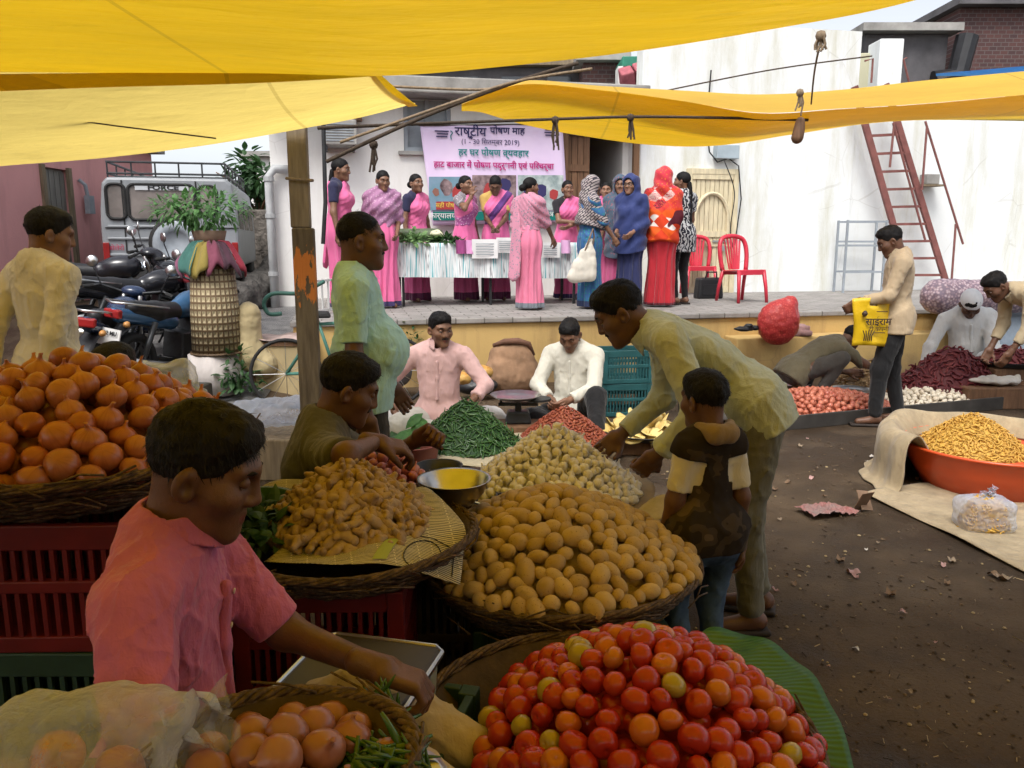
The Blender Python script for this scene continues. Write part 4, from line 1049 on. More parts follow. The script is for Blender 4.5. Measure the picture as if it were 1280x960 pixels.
def shirt(m, sleeve=1.95, hem=-.12, e=.016, name='shirt', collar=True, neckz=.035, amp=.006, collar_m=None, sle=.014, flare=.0, fine=None, placket=False):
    def f(b):
        I = b['torso'](Impl(), e, .06)
        for q in (1, -1): b['arm'](I, q, sle, sleeve if not isinstance(sleeve, dict) else sleeve[q], .03)
        pel, Rp, neck, Rc = b['pel'], b['Rp'], b['neck'], b['Rc']
        I.ell(pel+Rp@A(0, -.01, -.02), A(.160*b['spl']+e, .122*b['spl']+e, .17+e), Rp, .05)
        if hem < .0:
            for q in (-1, 1): I.rc(pel+Rp@A(q*.075, 0, .02), pel+Rp@A(q*.085, 0, hem-.05), .105+e, .112+e+flare, .05)
        I.disp = _wr(amp, 30, amp*.25, 105)
        I.plane(pel+Rp@A(0, 0, hem), Rp@A(0, 0, -1.), .006)
        c0 = neck+Rc@A(0, .010, .030)
        def nk(X):
            q = (X-c0)@Rc; return .062+.0*q[:, 0]-np.sqrt(q[:, 0]**2+(q[:, 1]-.012)**2+np.maximum(-q[:, 2]-.02, 0)**2)
        I.cut(lambda X: np.minimum(nk(X), 1), .004)
        I.plane(c0+Rc@A(0, 0, neckz), Rc@A(0, 0, 1.), .004)
        sl = sleeve if isinstance(sleeve, dict) else {1: sleeve, -1: sleeve}
        for q in (1, -1):
            a_, b_ = (b['sh'][q], b['el'][q]) if sl[q] <= 1 else (b['el'][q], b['wr'][q]); tt = sl[q] if sl[q] <= 1 else sl[q]-1
            p = a_+(b_-a_)*tt; n = (b_-a_)/np.linalg.norm(b_-a_)
            def cf(X, p=p, n=n):
                d = (X-p)@n; r = np.linalg.norm(X-p-d[:, None]*n, axis=1); return np.minimum(np.minimum(d, .085-r), .10-d)
            I.cut(cf, .004)
        o = _put(b, name, I, m, fine)
        if collar:
            C = Impl(); cc = neck+Rc@A(0, .012, .022); Rk = Rc@Rx(.22)
            def ring(X):
                q = (X-cc)@Rk; r = np.sqrt((q[:, 0]/1.0)**2+(q[:, 1]/1.05)**2); ang = np.abs(np.arctan2(q[:, 0], q[:, 1]))
                lowf = np.where(ang < 1.2, (1.2-ang)*.038, 0)
                d = np.maximum(np.abs(r-(.071-.25*(q[:, 2]-.0)))-.0045, np.abs(q[:, 2]+.5*lowf)-(.021+.55*lowf))
                return np.maximum(d, .16-ang-(.0)*q[:, 2])
            C.fn(ring, cc-.12, cc+.12); _put(b, 'collar', C, collar_m or m, min(b['vox']*.75, .007))
        if placket:
            C = Impl(); p0 = b['chest']+Rc@A(0, .105+e, .13)
            ch, Rm, wa = b['chest'], b['Rm'], b['waist']
            C.rc(ch+Rc@A(0, .094+e, .10), ch+Rc@A(0, .098+e, -.02), .012, .012); C.rc(ch+Rc@A(0, .098+e, -.02), wa+Rm@A(0, .106+e, .02), .012, .012)
            _put(b, 'placket', C, m, min(b['vox'], .006))
            if b['vox'] < .0096:
                for zz in (.09, .02, -.05): MB().lathe([(0, .003), (.0055, .002), (.006, 0), (0, -.001)], 10, Vector((ch+Rc@A(0, .1085+e, zz))*b['s']), Matrix(Rc.tolist()) @ rotm(rad(-90), 0, 0)).build('button', BUTT, b['t'])
    return f
def pants(m, upto=1.92, e=.012, top=-.03, name='trousers', amp=.006, wide=0.):
    def f(b):
        I = Impl()
        for q in (1, -1): b['leg'](I, q, e+wide, upto)
        I.ell(b['pel']+b['Rp']@A(0, -.008, .0), A(.150*b['spl']+e, .122*b['spl']+e, .12+e), b['Rp'], .05)
        I.disp = _wr(amp, 32, amp*.25, 100)
        pc, pn = b['pel']+b['Rp']@A(0, 0, top), b['Rp']@A(0, 0, 1.); pb_ = b['pel']+b['Rp']@A(0, -.02, .06)
        I.cut(lambda X: np.minimum((X-pc)@pn, .20-np.linalg.norm(X-pb_, axis=1)), .005); _put(b, name, I, m)
    return f
def skirt(m, hem=.03, wb=.185, name='saree', amp=.015, top=.16, lean=(0, 0), narrow=1.):
    def f(b):
        I = Impl(); pel, wa = b['pel'], b['waist']; zt = wa[2]+.05; c0 = wa[:2]; c1 = np.array([np.mean([b['an'][1][0], b['an'][-1][0]])+lean[0], np.mean([b['an'][1][1], b['an'][-1][1]])+.02+lean[1]])
        def fr(X):
            t = np.clip((zt-X[:, 2])/(zt-hem), 0, 1); c = c0+(c1-c0)*t[:, None]
            hipb = np.exp(-((t-.22)/.16)**2)*.045
            rx_ = .128+(wb-.128)*t**.8*narrow+hipb; ry_ = .115+(wb*.82-.115)*t+hipb*.9
            q = X[:, :2]-c; an = np.arctan2(q[:, 1], q[:, 0])
            fold = amp*(.25+t)*(np.sin(an*9+1.5*np.sin(an*2+4*t))+.5*np.sin(an*17+2*t))
            k0 = np.sqrt((q[:, 0]/rx_)**2+(q[:, 1]/ry_)**2); r = np.minimum(rx_, ry_)
            return np.maximum((k0-1)*r*.9-fold*.9, np.maximum(X[:, 2]-zt, hem-X[:, 2]))
        I.fn(fr, (min(c0[0], c1[0])-.33, min(c0[1], c1[1])-.33, hem), (max(c0[0], c1[0])+.33, max(c0[1], c1[1])+.33, zt)); _put(b, name, I, m)
    return f
def pallu(m, e=.03, name='pallu', side=-1, lo=-.10, hi=.10, back=True, width=.17, tail=.45):
    """cloth band over one shoulder, across the chest and down the back"""
    def f(b):
        Rc, ch = b['Rc'], b['chest']; I = b['torso'](Impl(), e, .06); s0 = b['sh'][side]; I.rc(s0-Rc@A(0, 0, .0), s0+Rc@A(side*.02, 0, -.10), .066+e*.6, .07+e*.6, .04)
        n = Rc@A(-side*.78, .0, .62); n = n/np.linalg.norm(n); p0 = ch+Rc@A(side*.06, .0, .05)
        I.disp = lambda X: .005*np.sin(((X-p0)@n)*120+nz(X, 9)*3.5)*.7+.003*nz(X, 45)
        def band(X):
            d = (X-p0)@n; w = width; return np.abs(d-(-.005))-w
        I.cut(band, .005)
        I.plane(b['waist']+A(0, 0, -.02), A(0, 0, -1), .01)
        c0 = b['neck']+Rc@A(0, .01, .05)
        I.cut(lambda X: .066-np.linalg.norm((X-c0)@Rc*A(1, .9, .6), axis=1), .004)
        _put(b, name, I, m)
        if tail:
            T = Impl(); p = s0+Rc@A(-side*.02, -.085, .02); q = b['waist']+Rc@A(side*.09, -.16, -.05)
            R = Rc; T.rc(p, q, .045, .075, .03); T.rc(q, q+A(0, -.02, -tail), .075, .09, .03)
            cpt = b['waist']
            T.disp = lambda X: .006*np.sin(((X-p)@(R@A(1, 0, 0)))*120)
            for o_ in (1,): 
                mid = (p+q)/2
            T.cut(lambda X: np.abs((X-p)@(R@A(0, 1, 0))+((p-X)[:, 2])*.14)-.022, .008); _put(b, 'pallu_tail', T, m)
    return f
def hood(m, e=.022, low=.0, name='head_cover', front=.03, fall=.35, full=False):
    """cloth over the head falling on the shoulders and body"""
    def f(b):
        P, Rh, Rc = b['P'], b['Rh'], b['Rc']; I = Impl()
        I.ell(P(0, -.016, .040), A(.084+e, .103+e, .094+e), Rh, .03)
        I.rc(P(0, -.035, .0), b['neck']+Rc@A(0, -.03, .02), .095+e*.5, .105, .06)
        b['torso'](I, .028, .07)
        for q in (1, -1): b['arm'](I, q, .032, 1.0 if not full else 1.5, .06)
        w = b['waist']
        if fall: I.rc(w+A(0, -.01, .1), w+A(0, -.0, -fall-.1), .185, .225, .08)
        I.disp = lambda X: .007*np.sin(X[:, 2]*34+nz(X, 7)*3.0+X[:, 0]*30)+.003*nz(X, 60)
        I.plane(w+A(0, 0, -fall-.05+low), A(0, -.25, -1), .01)
        fc, fn_ = P(0, .075, -.02), Rh@A(0, 1, 0)
        def face(X):
            q = (X-fc)@Rh; return np.minimum(.085-np.sqrt((q[:, 0]*1.12)**2+(q[:, 2]*.78)**2), q[:, 1]+front+.055)
        I.cut(lambda X: face(X), .006); _put(b, name, I, m)
    return f
def shawl(m, e=.034, name='shawl', fall=-.05):
    def f(b):
        Rc = b['Rc']; I = b['torso'](Impl(), e, .06)
        for q in (1, -1): b['arm'](I, q, .03, .98, .05)
        I.disp = lambda X: .007*np.sin((X[:, 2]*1.0+X[:, 0]*.8)*55+nz(X, 7)*2.5)
        I.plane(b['waist']+A(0, 0, fall), A(.25, 0, -1), .01)
        c0 = b['neck']+Rc@A(0, .01, .05); I.cut(lambda X: .068-np.linalg.norm((X-c0)@Rc*A(1, .9, .6), axis=1), .004); _put(b, name, I, m)
    return f
def sandals(b):
    for q in (1, -1):
        I = Impl(); a = b['an'][q]; I.box((a[0]+q*.01, a[1]+.06, .014), (.045, .135, .012), Rz(-q*.18), .008); _put(b, 'sandal', I, SANDAL, max(b['vox']*.7, .007))
# ---------------- the women and the girl on the stage ----------------
def saree_mat(name, base, border, bz=.09, pat=None, var=.1):
    k = NT(name); v = k.coord((1, 1, .5)); z = k.sep(k.coord())[2]
    c = k.ramp(k.noise(v, 7, 4), [(.3, sc3(base, 1-var)), (.7, sc3(base, 1+var))])
    if pat:
        vo = k.n('TexVoronoi'); vo.inputs['Scale'].default_value = 34; k.l(k.coord(), vo.inputs['Vector'])
        c = k.mix(k.ramp(vo.outputs['Distance'], [(.25, (1, 1, 1)), (.34, (0, 0, 0))]), c, pat)
    if border: c = k.mix(k.ramp(z, [(bz/2, (1, 1, 1)), (bz/2+.005, (0, 0, 0))]) if 0 else k.math('LESS_THAN', z, bz), c, border)
    k.col(c); k.setp(.7, 0, .25); k.b.inputs['Sheen Weight'].default_value = .2
    k.bump(k.noise(k.coord((1.4, 1.4, .25)), 14, 3), .45, .02); return k.m
PINK = (.64, .13, .29)
NAVYB = cloth('navy_blouse', (.025, .025, .06)); BLKB = cloth('black_blouse', (.02, .018, .022)); YELB = cloth('yellow_blouse', (.50, .33, .10))
sar1 = saree_mat('pink_saree_navy_border', PINK, (.04, .03, .10)); sar2 = saree_mat('pink_saree_maroon_border', (.58, .11, .27), (.10, .02, .06), .13)
sar3 = saree_mat('pink_saree_grey_border', (.66, .19, .30), (.17, .19, .22), .09); purp = saree_mat('purple_figured_pallu', (.30, .07, .22), None, 0, (.52, .28, .42))
lav = saree_mat('lavender_shawl', (.34, .16, .28), None, 0, (.50, .30, .42)); purpborder = cloth('purple_border', (.10, .035, .16))
greyfig = saree_mat('grey_figured_cloth', (.52, .22, .30), None, 0, (.20, .20, .24))
def lady(u, vtop, d, rz, label, blouse, sk, drape, pose=None, hair='bun', skin=1, sleeve=.62, vox=.0125, extra=(), **kw):
    a = LS(u, STZ+.9, d); loc = S(a, d, STZ); h = (L(u, vtop, d)[1]-STZ)*.985
    w = []
    if blouse: w.append(shirt(blouse, sleeve=sleeve, hem=.17, collar=False, e=.007, amp=.003, sle=.010, name='blouse'))
    if sk: w.append(skirt(sk))
    w += list(drape)+list(extra)
    return person(label, loc, rz, h, pose, w, skin, True, hair, vox, hide=('legs',), **kw)
D2R = rad
lady(425, 197, 1.35, D2R(-95), 'tall woman in pink saree and navy blouse with long dark braid, facing right', NAVYB, sar1, [pallu(sar1)], dict(hpitch=.1), 'braid', 1)
lady(479, 212, 1.5, D2R(-165), 'woman in pink saree with lavender shawl round her shoulders left of the table', NAVYB, sar1, [shawl(lav)], dict(hyaw=.25, hpitch=.2, rw=(.16, .15, .95), lw=(-.16, .15, .95)), 'bun', 1)
lady(520, 217, 2.4, D2R(-125), 'woman in pink saree and navy blouse behind the left end of the table', NAVYB, sar2, [pallu(sar1)], dict(hyaw=-.2), 'bun', 1)
lady(581, 219, 2.4, D2R(-120), 'woman raising a hand to her face, pink saree with purple figured pallu', saree_mat('grey_figured_blouse', (.2, .18, .2), None, 0, (.5, .45, .48)), sar2, [pallu(sar1), pallu(purp, .036, 'pallu_front', lo=0, width=.07, tail=0)], dict(rw=(.13, .20, 1.44), re=(.6, -.2, -.6), rd=(-.1, .1, 1), hyaw=-.15), 'bun', 1)
lady(620, 216, 2.4, D2R(178), 'woman in yellow blouse and pink saree looking down at the table papers', YELB, sar2, [pallu(sar1, side=-1), pallu(purpborder, .037, 'saree_border', width=.045, tail=.5)], dict(hpitch=.5, lean=.08, lean2=.16, rw=(.03, .30, 1.0), lw=(-.05, .31, 1.0), lids=.8), 'bun', 0)
lady(661, 221, .85, D2R(-35), 'woman seen from behind in front of the table, pink saree with grey border', BLKB, sar3, [shawl(greyfig, .03), pallu(greyfig, .036, 'pallu', side=-1, tail=.55)], dict(rw=(.22, .30, .86), hyaw=-.5), 'bun', 1)
lady(708, 225, 2.4, D2R(-165), 'woman in black blouse and pink saree with folded arms behind the right table end', BLKB, sar1, [pallu(sar1)], dict(rw=(-.06, .24, 1.12), lw=(.05, .24, 1.06), re=(.9, -.2, -.3), le=(-.9, -.2, -.3)), 'bun', 1)
kc = NT('checked_shawl'); v = kc.coord(); br = kc.n('TexBrick'); br.inputs['Scale'].default_value = 9; br.inputs['Mortar Size'].default_value = .045
br.inputs['Color1'].default_value = (.40, .36, .34, 1); br.inputs['Color2'].default_value = (.33, .27, .27, 1); br.inputs['Mortar'].default_value = (.045, .04, .05, 1)
mp = kc.n('Mapping'); mp.inputs['Rotation'].default_value = (rad(75), rad(20), rad(30)); kc.l(v, mp.inputs[0]); kc.l(mp.outputs[0], br.inputs[0]); kc.col(br.outputs[0]); kc.setp(.85, 0, .2)
bluegreen = saree_mat('blue_green_saree', (.03, .11, .26), (.02, .03, .08), .1, (.02, .22, .20))
lady(737, 221, .9, D2R(-75), 'woman with checked shawl over her head and blue green saree holding a white bag', BLKB, bluegreen, [hood(kc.m, fall=-.02, low=.05), shawl(bluegreen, .03, 'pallu', -.25)], dict(rw=(.22, .26, .93), rc=.9), 'hood', 1)
lady(757, 227, 2.0, D2R(170), 'woman in pink saree peeping out between the hooded women', NAVYB, sar1, [shawl(sar1)], None, 'bun', 2)
tealh = saree_mat('dark_teal_shawl', (.06, .09, .13), None, 0, (.25, .08, .10))
lady(775, 220, 1.75, D2R(165), 'woman in dark teal head shawl mostly hidden behind the navy veiled woman', NAVYB, sar1, [hood(tealh)], None, 'hood', 1)
navy = saree_mat('navy_saree', (.022, .035, .13), None, 0); navy2 = saree_mat('navy_saree_skirt', (.02, .025, .085), (.06, .02, .05), .05)
gl = lady(788, 219, .95, D2R(145), 'woman wrapped in a navy blue saree with glasses, facing left', NAVYB, navy2, [hood(navy, fall=.25, full=True)], dict(rw=(.1, .2, 1.0), lw=(-.12, .2, .98)), 'hood', 2)
g = MB()
for x in (-.036, .036): g.tube([(x+.029*math.cos(q), 0, .023*math.sin(q)) for q in np.linspace(0, 6.28, 15)[:-1]], .0032, 5, closed=True)
g.tube([(-.008, .004, .004), (.008, .004, .004)], .003, 5)
hgl = gl['_h'] if '_h' in gl else None
b_ = [c for c in gl.children if c.name.startswith('eye') and not c.name.startswith('eyeb') and not c.name.startswith('eyel')]
if len(b_) == 2:
    c0 = sum((Vector(v.co) for o in b_ for v in o.data.vertices), Vector())/sum(len(o.data.vertices) for o in b_)
    o = g.build('glasses', M['blackplastic'], gl); o.location = c0+Vector((0, .022, 0))
ko = NT('orange_check_shawl'); v = ko.coord(); ck = ko.n('TexChecker'); ck.inputs['Scale'].default_value = 7.5
mp = ko.n('Mapping'); mp.inputs['Rotation'].default_value = (rad(10), rad(45), rad(0)); mp.inputs['Scale'].default_value = (1, .001, 1); ko.l(v, mp.inputs[0]); ko.l(mp.outputs[0], ck.inputs[0])
ck.inputs['Color1'].default_value = (.72, .10, .015, 1); ck.inputs['Color2'].default_value = (.60, .05, .015, 1)
z = ko.sep(v)[2]; bd = ko.ramp(ko.noise(ko.coord((.8, .8, 1)), 3.4, 0), [(.56, (0, 0, 0)), (.57, (1, 1, 1))])
c = ko.mix(ko.math('MULTIPLY', bd, ck.outputs['Fac']), ck.outputs[0], (.75, .68, .62)); dk_ = ko.ramp(ko.noise(ko.coord((1, 1, 1)), 5.2, 0), [(.64, (0, 0, 0)), (.66, (1, 1, 1))])
c = ko.mix(dk_, c, (.09, .012, .02)); ko.col(c); ko.setp(.8, 0, .2)
redsk = saree_mat('red_saree', (.42, .018, .03), (.12, .01, .02), .06); redh = saree_mat('red_head_cloth', (.55, .03, .05), None, 0, (.65, .16, .03))
lady(827, 210, .95, D2R(-12), 'woman seen from behind in an orange and white checked shawl and red saree', BLKB, redsk, [hood(redh, fall=-.05, low=.08), hood(ko.m, e=-.02, fall=.22, full=True, name='orange_shawl')], dict(rw=(.1, .2, 1.1), lw=(-.1, .2, 1.1)), 'hood', 1, eyes=False)
kz = NT('zigzag_top'); v = kz.coord((1, 1, 1)); wv = kz.n('TexWave'); wv.inputs['Scale'].default_value = 6; wv.inputs['Distortion'].default_value = 9; wv.inputs['Detail Scale'].default_value = 3; kz.l(v, wv.inputs[0])
kz.col(kz.ramp(wv.outputs['Fac'], [(.5, (.02, .02, .03)), (.6, (.5, .5, .5))])); kz.setp(.8, 0, .2)
a = LS(853, STZ+.9, 1.25)
person('girl in black and white patterned top and black leggings beside the red chairs', S(a, 1.25, STZ), rad(35), (L(853, 214, 1.25)[1]-STZ)*.985, dict(hyaw=.5, rw=(.22, .12, .86)),
       [shirt(kz.m, sleeve=.6, hem=-.24, collar=False, e=.012, name='top'), pants(cloth('leggings', (.012, .011, .012)), e=.004, upto=1.95), sandals], 1, True, 'braid', .0125)
# ---------------- men on the ground ----------------
LS_ = lambda *c: cloth('shirt_%d' % int(c[0]*1000), c, .08)
dkp = cloth('dark_trousers', (.028, .026, .026)); grp = cloth('grey_trousers', (.055, .05, .045)); blp = cloth('black_trousers', (.012, .012, .013))
def at3(u, Y): p = V(u, 300, Y); p.z = 0; return p
def hz_(v_, Y): return V(640, v_, Y).z
mint = cloth('mint_tshirt', (.40, .66, .64), .06, .85, .8)
person('stout man in a mint green T-shirt and dark trousers standing in profile', at3(449, 3.5), rad(-82), hz_(262, 3.5)*.985, dict(lean2=-.05, lean=-.06, hpitch=.12, rw=(.27, .02, .86), lw=(-.26, .12, .9), lids=.45),
       [shirt(mint, sleeve=.78, hem=-.08, collar=False, e=.012, neckz=.02, name='tshirt', flare=-.02, fine=.006, amp=.007), pants(dkp), sandals], 0, False, 'thin', .009, .6, moustache=True, belly=.048)
yel = cloth('pale_yellow_shirt', (.62, .59, .50), .07, .85, .8)
tm = person('man in a pale yellow shirt seen from behind at the left by the motorcycles', at3(48, 3.9), rad(-28), hz_(255, 3.9)*.985, dict(hyaw=-.45, hpitch=.25, rw=(.20, -.16, .86), lw=(-.16, -.2, .90), re=(.7, -1, 0), le=(-.7, -1, 0)),
       [shirt(yel, sleeve=1.86, hem=-.13, amp=.006, fine=.006), pants(grp), sandals], 1, False, 'short', .009, eyes=False, brows=False)
bend = cloth('pale_olive_shirt', (.46, .50, .38), .08, .85, .8)
person('man in a pale olive shirt bending forward over the garlic and potatoes', at3(946, 3.12), rad(82), 1.70, dict(pel=(0, -.03, .93), sl=.76, tilt=.55, lean=1.02, lean2=1.22, habs=(0, .62), rw=(.10, .50, .76), lw=(-.20, .36, .76), re=(.5, -1, .2), le=(-.5, -1, .2), rc=.6, lc=.7, lids=.75,
       ra=(.10, -.10, .085), la=(-.10, -.04, .085)), [shirt(bend, sleeve=1.9, hem=-.10, e=.012, amp=.0065, flare=-.02, fine=.0055), pants(cloth('grey_green_trousers', (.14, .135, .10))), sandals], 0, False, 'short', .008, moustache=True)
kv = NT('camouflage_vest'); v = kv.coord(); kv.col(kv.ramp(kv.noise(v, 11, 2), [(.4, (.022, .016, .012)), (.5, (.05, .036, .024)), (.6, (.10, .07, .045))], 'CONSTANT')); kv.setp(.85, 0, .2)
jeans = NT('faded_jeans'); v = jeans.coord((1, 1, .5)); jeans.col(jeans.ramp(jeans.noise(v, 7, 5, .7), [(.35, (.02, .035, .07)), (.62, (.08, .13, .20)), (.75, (.22, .27, .32))])); jeans.setp(.85, 0, .2)
boy_h = hz_(456, 2.62)
wht = cloth('white_tee', (.60, .57, .48))
def boy_hood(m):
    def f(b):
        C = Impl(); c = b['neck']+b['Rc']@A(0, -.055, .015); 
        C.rc(c+A(-.07, .04, .02), c+A(-.03, -.02, 0), .022, .035, .03); C.rc(c+A(-.03, -.02, 0), c+A(.03, -.02, 0), .035, .035, .03); C.rc(c+A(.03, -.02, 0), c+A(.07, .04, .02), .035, .022, .03); C.disp = lambda X: .004*nz(X, 60); _put(b, 'hood', C, m)
    return f
person('small boy in camouflage vest and jeans standing with his back turned beside the potatoes', at3(899, 2.6), rad(18), boy_h/1.40*1.70*.985, dict(ls=.775, sw=.56, sl=.68, hyaw=.25, hpitch=.15, lw=(-.185, .08, .58), rw=(.18, .0, .58), lc=.5, ra=(.07, 0, .085), la=(-.07, 0, .085)),
       [shirt(wht, sleeve=.8, hem=-.04, collar=False, e=.001, sle=.006, name='white_tee', flare=-.03, neckz=.0), shirt(kv.m, sleeve=.14, hem=-.07, collar=False, e=.008, sle=.014, name='vest', flare=-.025, neckz=.02), boy_hood(cloth('tan_hood', (.24, .17, .10))), pants(jeans.m, wide=-.008), sandals], 0, False, 'short', .009, eyes=False, brows=False)
# pink shirt seller in the foreground
pinks = cloth('faded_pink_shirt', (.44, .12, .25), .14, .85, .8, 9)
sx, sy = -.625, 1.43
person('young man in a faded pink shirt seated in profile in the foreground', (sx, sy, 0), rad(-84), 1.70, dict(pel=(0, -.06, .505), tilt=.1, lean=.04, lean2=.13, sl=.92, sw=.95, habs=(.0, .38), rw=(.25, .26, .70), re=(.6, -1, -.3), lw=(.0, .35, .735), le=(-.7, -.3, -.8), ld=(.15, 1, -.35), ln=(.1, .2, -1), lc=.65,
       ra=(.09, .66, .36), la=(-.11, .68, .37), rk=(.0, .5, 1), lk=(-.1, .5, 1), lids=.8, gaze=-.5), [shirt(pinks, sleeve={1: 1.2, -1: .93}, hem=-.10, e=.012, sle=.014, amp=.0065, placket=True, fine=.0042), pants(cloth('beige_trousers', (.44, .37, .26))), sandals], 0, False, 'tuft', .0065)
# grey shirt vendor
person('vendor in a dark grey T-shirt sorting shallots beside the wooden post', at3(388, 2.72)+Vector((0, 0, .04)), rad(-72), 1.70, dict(pel=(0, -.06, .385), tilt=.1, lean=.12, lean2=.28, habs=(-.05, .42), rw=(.24, .16, .88), re=(.5, -1, -.1), lw=(-.06, .36, .80), le=(-.7, -.5, -.5), rd=(-.1, 1, -.3), rn=(-.3, 0, -1), rc=.5, lc=.7,
       ra=(.2, .35, .15), la=(-.2, .35, .15), rk=(.5, .5, 1), lk=(-.5, .5, 1), lids=.75, gaze=-.4), [shirt(cloth('dark_grey_tshirt', (.075, .073, .07)), sleeve=.85, hem=-.08, collar=False, neckz=.02, name='tshirt'), pants(dkp)], 0, False, 'short', .0085, moustache=True)
# seated sellers in front of the stage
cross = dict(pel=(0, 0, .15), ra=(-.16, .30, .07), la=(.16, .34, .07), rk=(1, .35, .25), lk=(-1, .35, .25), rf=(-1, .3, 0), lf=(1, .3, 0))
person('bearded seller in a pale pink shirt sitting behind the heap of green chillies', at3(546, 6.1)+Vector((0, 0, .06)), rad(178), 1.78, dict(cross, lean2=.05, hyaw=.55, hpitch=.15, rw=(.30, .22, .25), lw=(-.24, .30, .30), re=(.9, -.6, 0), le=(-.9, -.6, 0)),
       [shirt(LS_(.62, .40, .38), sleeve=1.6, hem=-.08, placket=True), pants(cloth('pale_dhoti', (.5, .48, .42)), e=.03)], 1, False, 'short', .011, moustache=True)
person('seller in a white shirt sitting behind the dried red chilli heap', at3(719, 6.5)+Vector((0, 0, .0)), rad(160), 1.76, dict(cross, pel=(0, 0, .17), lean2=.15, hpitch=.5, rw=(.08, .34, .32), lw=(-.06, .36, .32), re=(.9, -.4, -.2), le=(-.9, -.4, -.2), la=(-.35, .60, .07), lk=(-.4, .5, 1)),
       [shirt(LS_(.58, .56, .48), sleeve=1.85, hem=-.08, placket=True), pants(blp, e=.02)], 1, False, 'short', .011)
# man with the yellow bag
rb = at3(1128, 6.75)
person('man in a tan shirt and black trousers standing with a yellow carrier bag', rb, rad(72), hz_(277, 6.75)*.985, dict(hpitch=.45, lean2=.08, lw=(-.16, .33, 1.06), le=(-.4, -1, -.2), rw=(.2, .2, .95), lc=1., ld=(0, .6, -.5), la=(-.12, .12, .085), ra=(.10, -.10, .085)),
       [shirt(LS_(.40, .31, .20), sleeve=1.75, hem=-.13), pants(blp, wide=.004), sandals], 0, False, 'short', .011)
person('man in an olive shirt crouching low beside the red onion tray', at3(1018, 7.75), rad(-80), 1.72, dict(pel=(0, -.12, .30), tilt=.7, lean=1.05, lean2=1.25, habs=(0, .9), rw=(.15, .85, .22), lw=(-.15, .55, .25), ra=(.15, .05, .085), la=(-.15, .1, .085), rk=(.4, 1, .6), lk=(-.4, 1, .6)),
       [shirt(LS_(.125, .11, .07), sleeve=1.3, hem=-.1), pants(grp)], 0, False, 'short', .012)
def gcap(b):
    P, Rh = b['P'], b['Rh']; I = Impl(); I.ell(P(0, -.014, .055), A(.090, .108, .085), Rh); I.plane(P(0, 0, .045), Rh@A(0, .12, -1), .004); I.disp = lambda X: .003*nz(X, 60); _put(b, 'cap', I, cloth('white_cap', (.66, .68, .70)), .009)
person('man in white shirt and white cap sitting behind the dark red heap', at3(1222, 8.35)+Vector((0, 0, .02)), rad(168), 1.95, dict(cross, pel=(0, 0, .20), side=.12, lean2=.25, hpitch=.75, hyaw=-.1, rw=(.42, .20, .16), lw=(-.12, .36, .22), re=(.9, -.6, .1), lk=(-.6, .5, .8)),
       [shirt(LS_(.56, .57, .56), sleeve=1.95, hem=-.08, placket=True), pants(cloth('white_pyjama', (.55, .57, .58)), e=.03), gcap], 0, False, 'short', .012)
person('man in a tan shirt stooping at the right edge of the market', at3(1340, 6.9), rad(88), 1.70, dict(pel=(0, 0, .93), tilt=.6, lean=1.25, lean2=1.42, habs=(0, .8), rw=(.15, .5, .62), lw=(-.15, .5, .62)), [shirt(LS_(.46, .38, .25), sleeve=1.6, hem=-.1), pants(grp)], 0, False, 'short', .012)
person('dark haired person sitting low behind the big onion heap', at3(146, 3.35), rad(160), 1.68, dict(pel=(0, 0, .40), hpitch=.5, ra=(.2, .4, .1), la=(-.2, .4, .1), rw=(.2, .3, .5), lw=(-.2, .3, .5)), [shirt(LS_(.05, .04, .04), sleeve=.9, hem=-.05), pants(dkp)], 0, False, 'short', .012)
person('person in a white shirt cut off by the left edge beside the onions', at3(-85, 3.1), rad(-20), 1.68, dict(pel=(0, 0, .52), ra=(.2, .4, .1), la=(-.2, .4, .1), rw=(.28, .2, .6), lw=(-.2, .3, .6)), [shirt(LS_(.60, .59, .55), sleeve=1.8, hem=-.05), pants(grp)], 1, False, 'short', .012)
# bags carried by people
wb = S(LS(730, STZ+.7, .68), .68, STZ+.36)
t = empty('cloth_bag', 'white cloth bag hanging from the hand of the woman in checked shawl', 'bag', wb, AL)
g = Impl(); g.rc((-.13, 0, .04), (.08, 0, .06), .075, .075, .08); g.rc((-.06, 0, .18), (.08, 0, .20), .075, .075, .12); g.rc((.0, 0, .32), (.08, 0, .33), .05, .05, .12); g.rc((.06, 0, .42), (.09, 0, .48), .03, .02, .08); g.disp = lambda X: .008*nz(X, 26)+.004*nz(X, 70); vs, fs = g.mesh(.012); vs[:, 1] *= .7
link('bag_body', np_mesh('bag_body', vs, fs), cloth('white_bag', (.62, .58, .50)), t)
MB().tube([(.0, -.03, .34), (.06, -.03, .50), (.10, -.02, .60), (.13, .02, .5), (.10, .02, .36)], .010, 6).build('strap', cloth('bag_strap', (.20, .14, .10)), t)
hb_ = V(1091, 372, 6.62)
t = empty('carrier_bag', 'yellow printed carrier bag held by the man in the tan shirt', 'bag', (hb_.x, hb_.y, hb_.z-.40), rad(0))
ybag = mat('yellow_carrier', (.62, .40, .012), .35, .12, 5, bump=.4, bscale=12, bdist=.02)
def cb(dd):
    def f(a, b):
        x = (a-.5)*(.285+.02*b); bulge = .045*math.sin(math.pi*a)*(1-b*.75)
        return Vector((x+.012*math.sin(b*5), dd*(bulge+.006)+.006*math.sin(a*9+b*7), b*.39+.01*math.sin(a*4)))
    return f
g = MB()
for dd in (1, -1):
    g.grid(cb(dd), 14, 12)
g.f = [f for f in g.f if not (lambda c: abs(c.x) < .04 and .335 < c.z < .375)(sum((Vector(g.v[i]) for i in f), Vector())/len(f))]
g.mi = [0]*len(g.f)
g.build('bag_body', ybag, t, smooth=True, solid=.002)
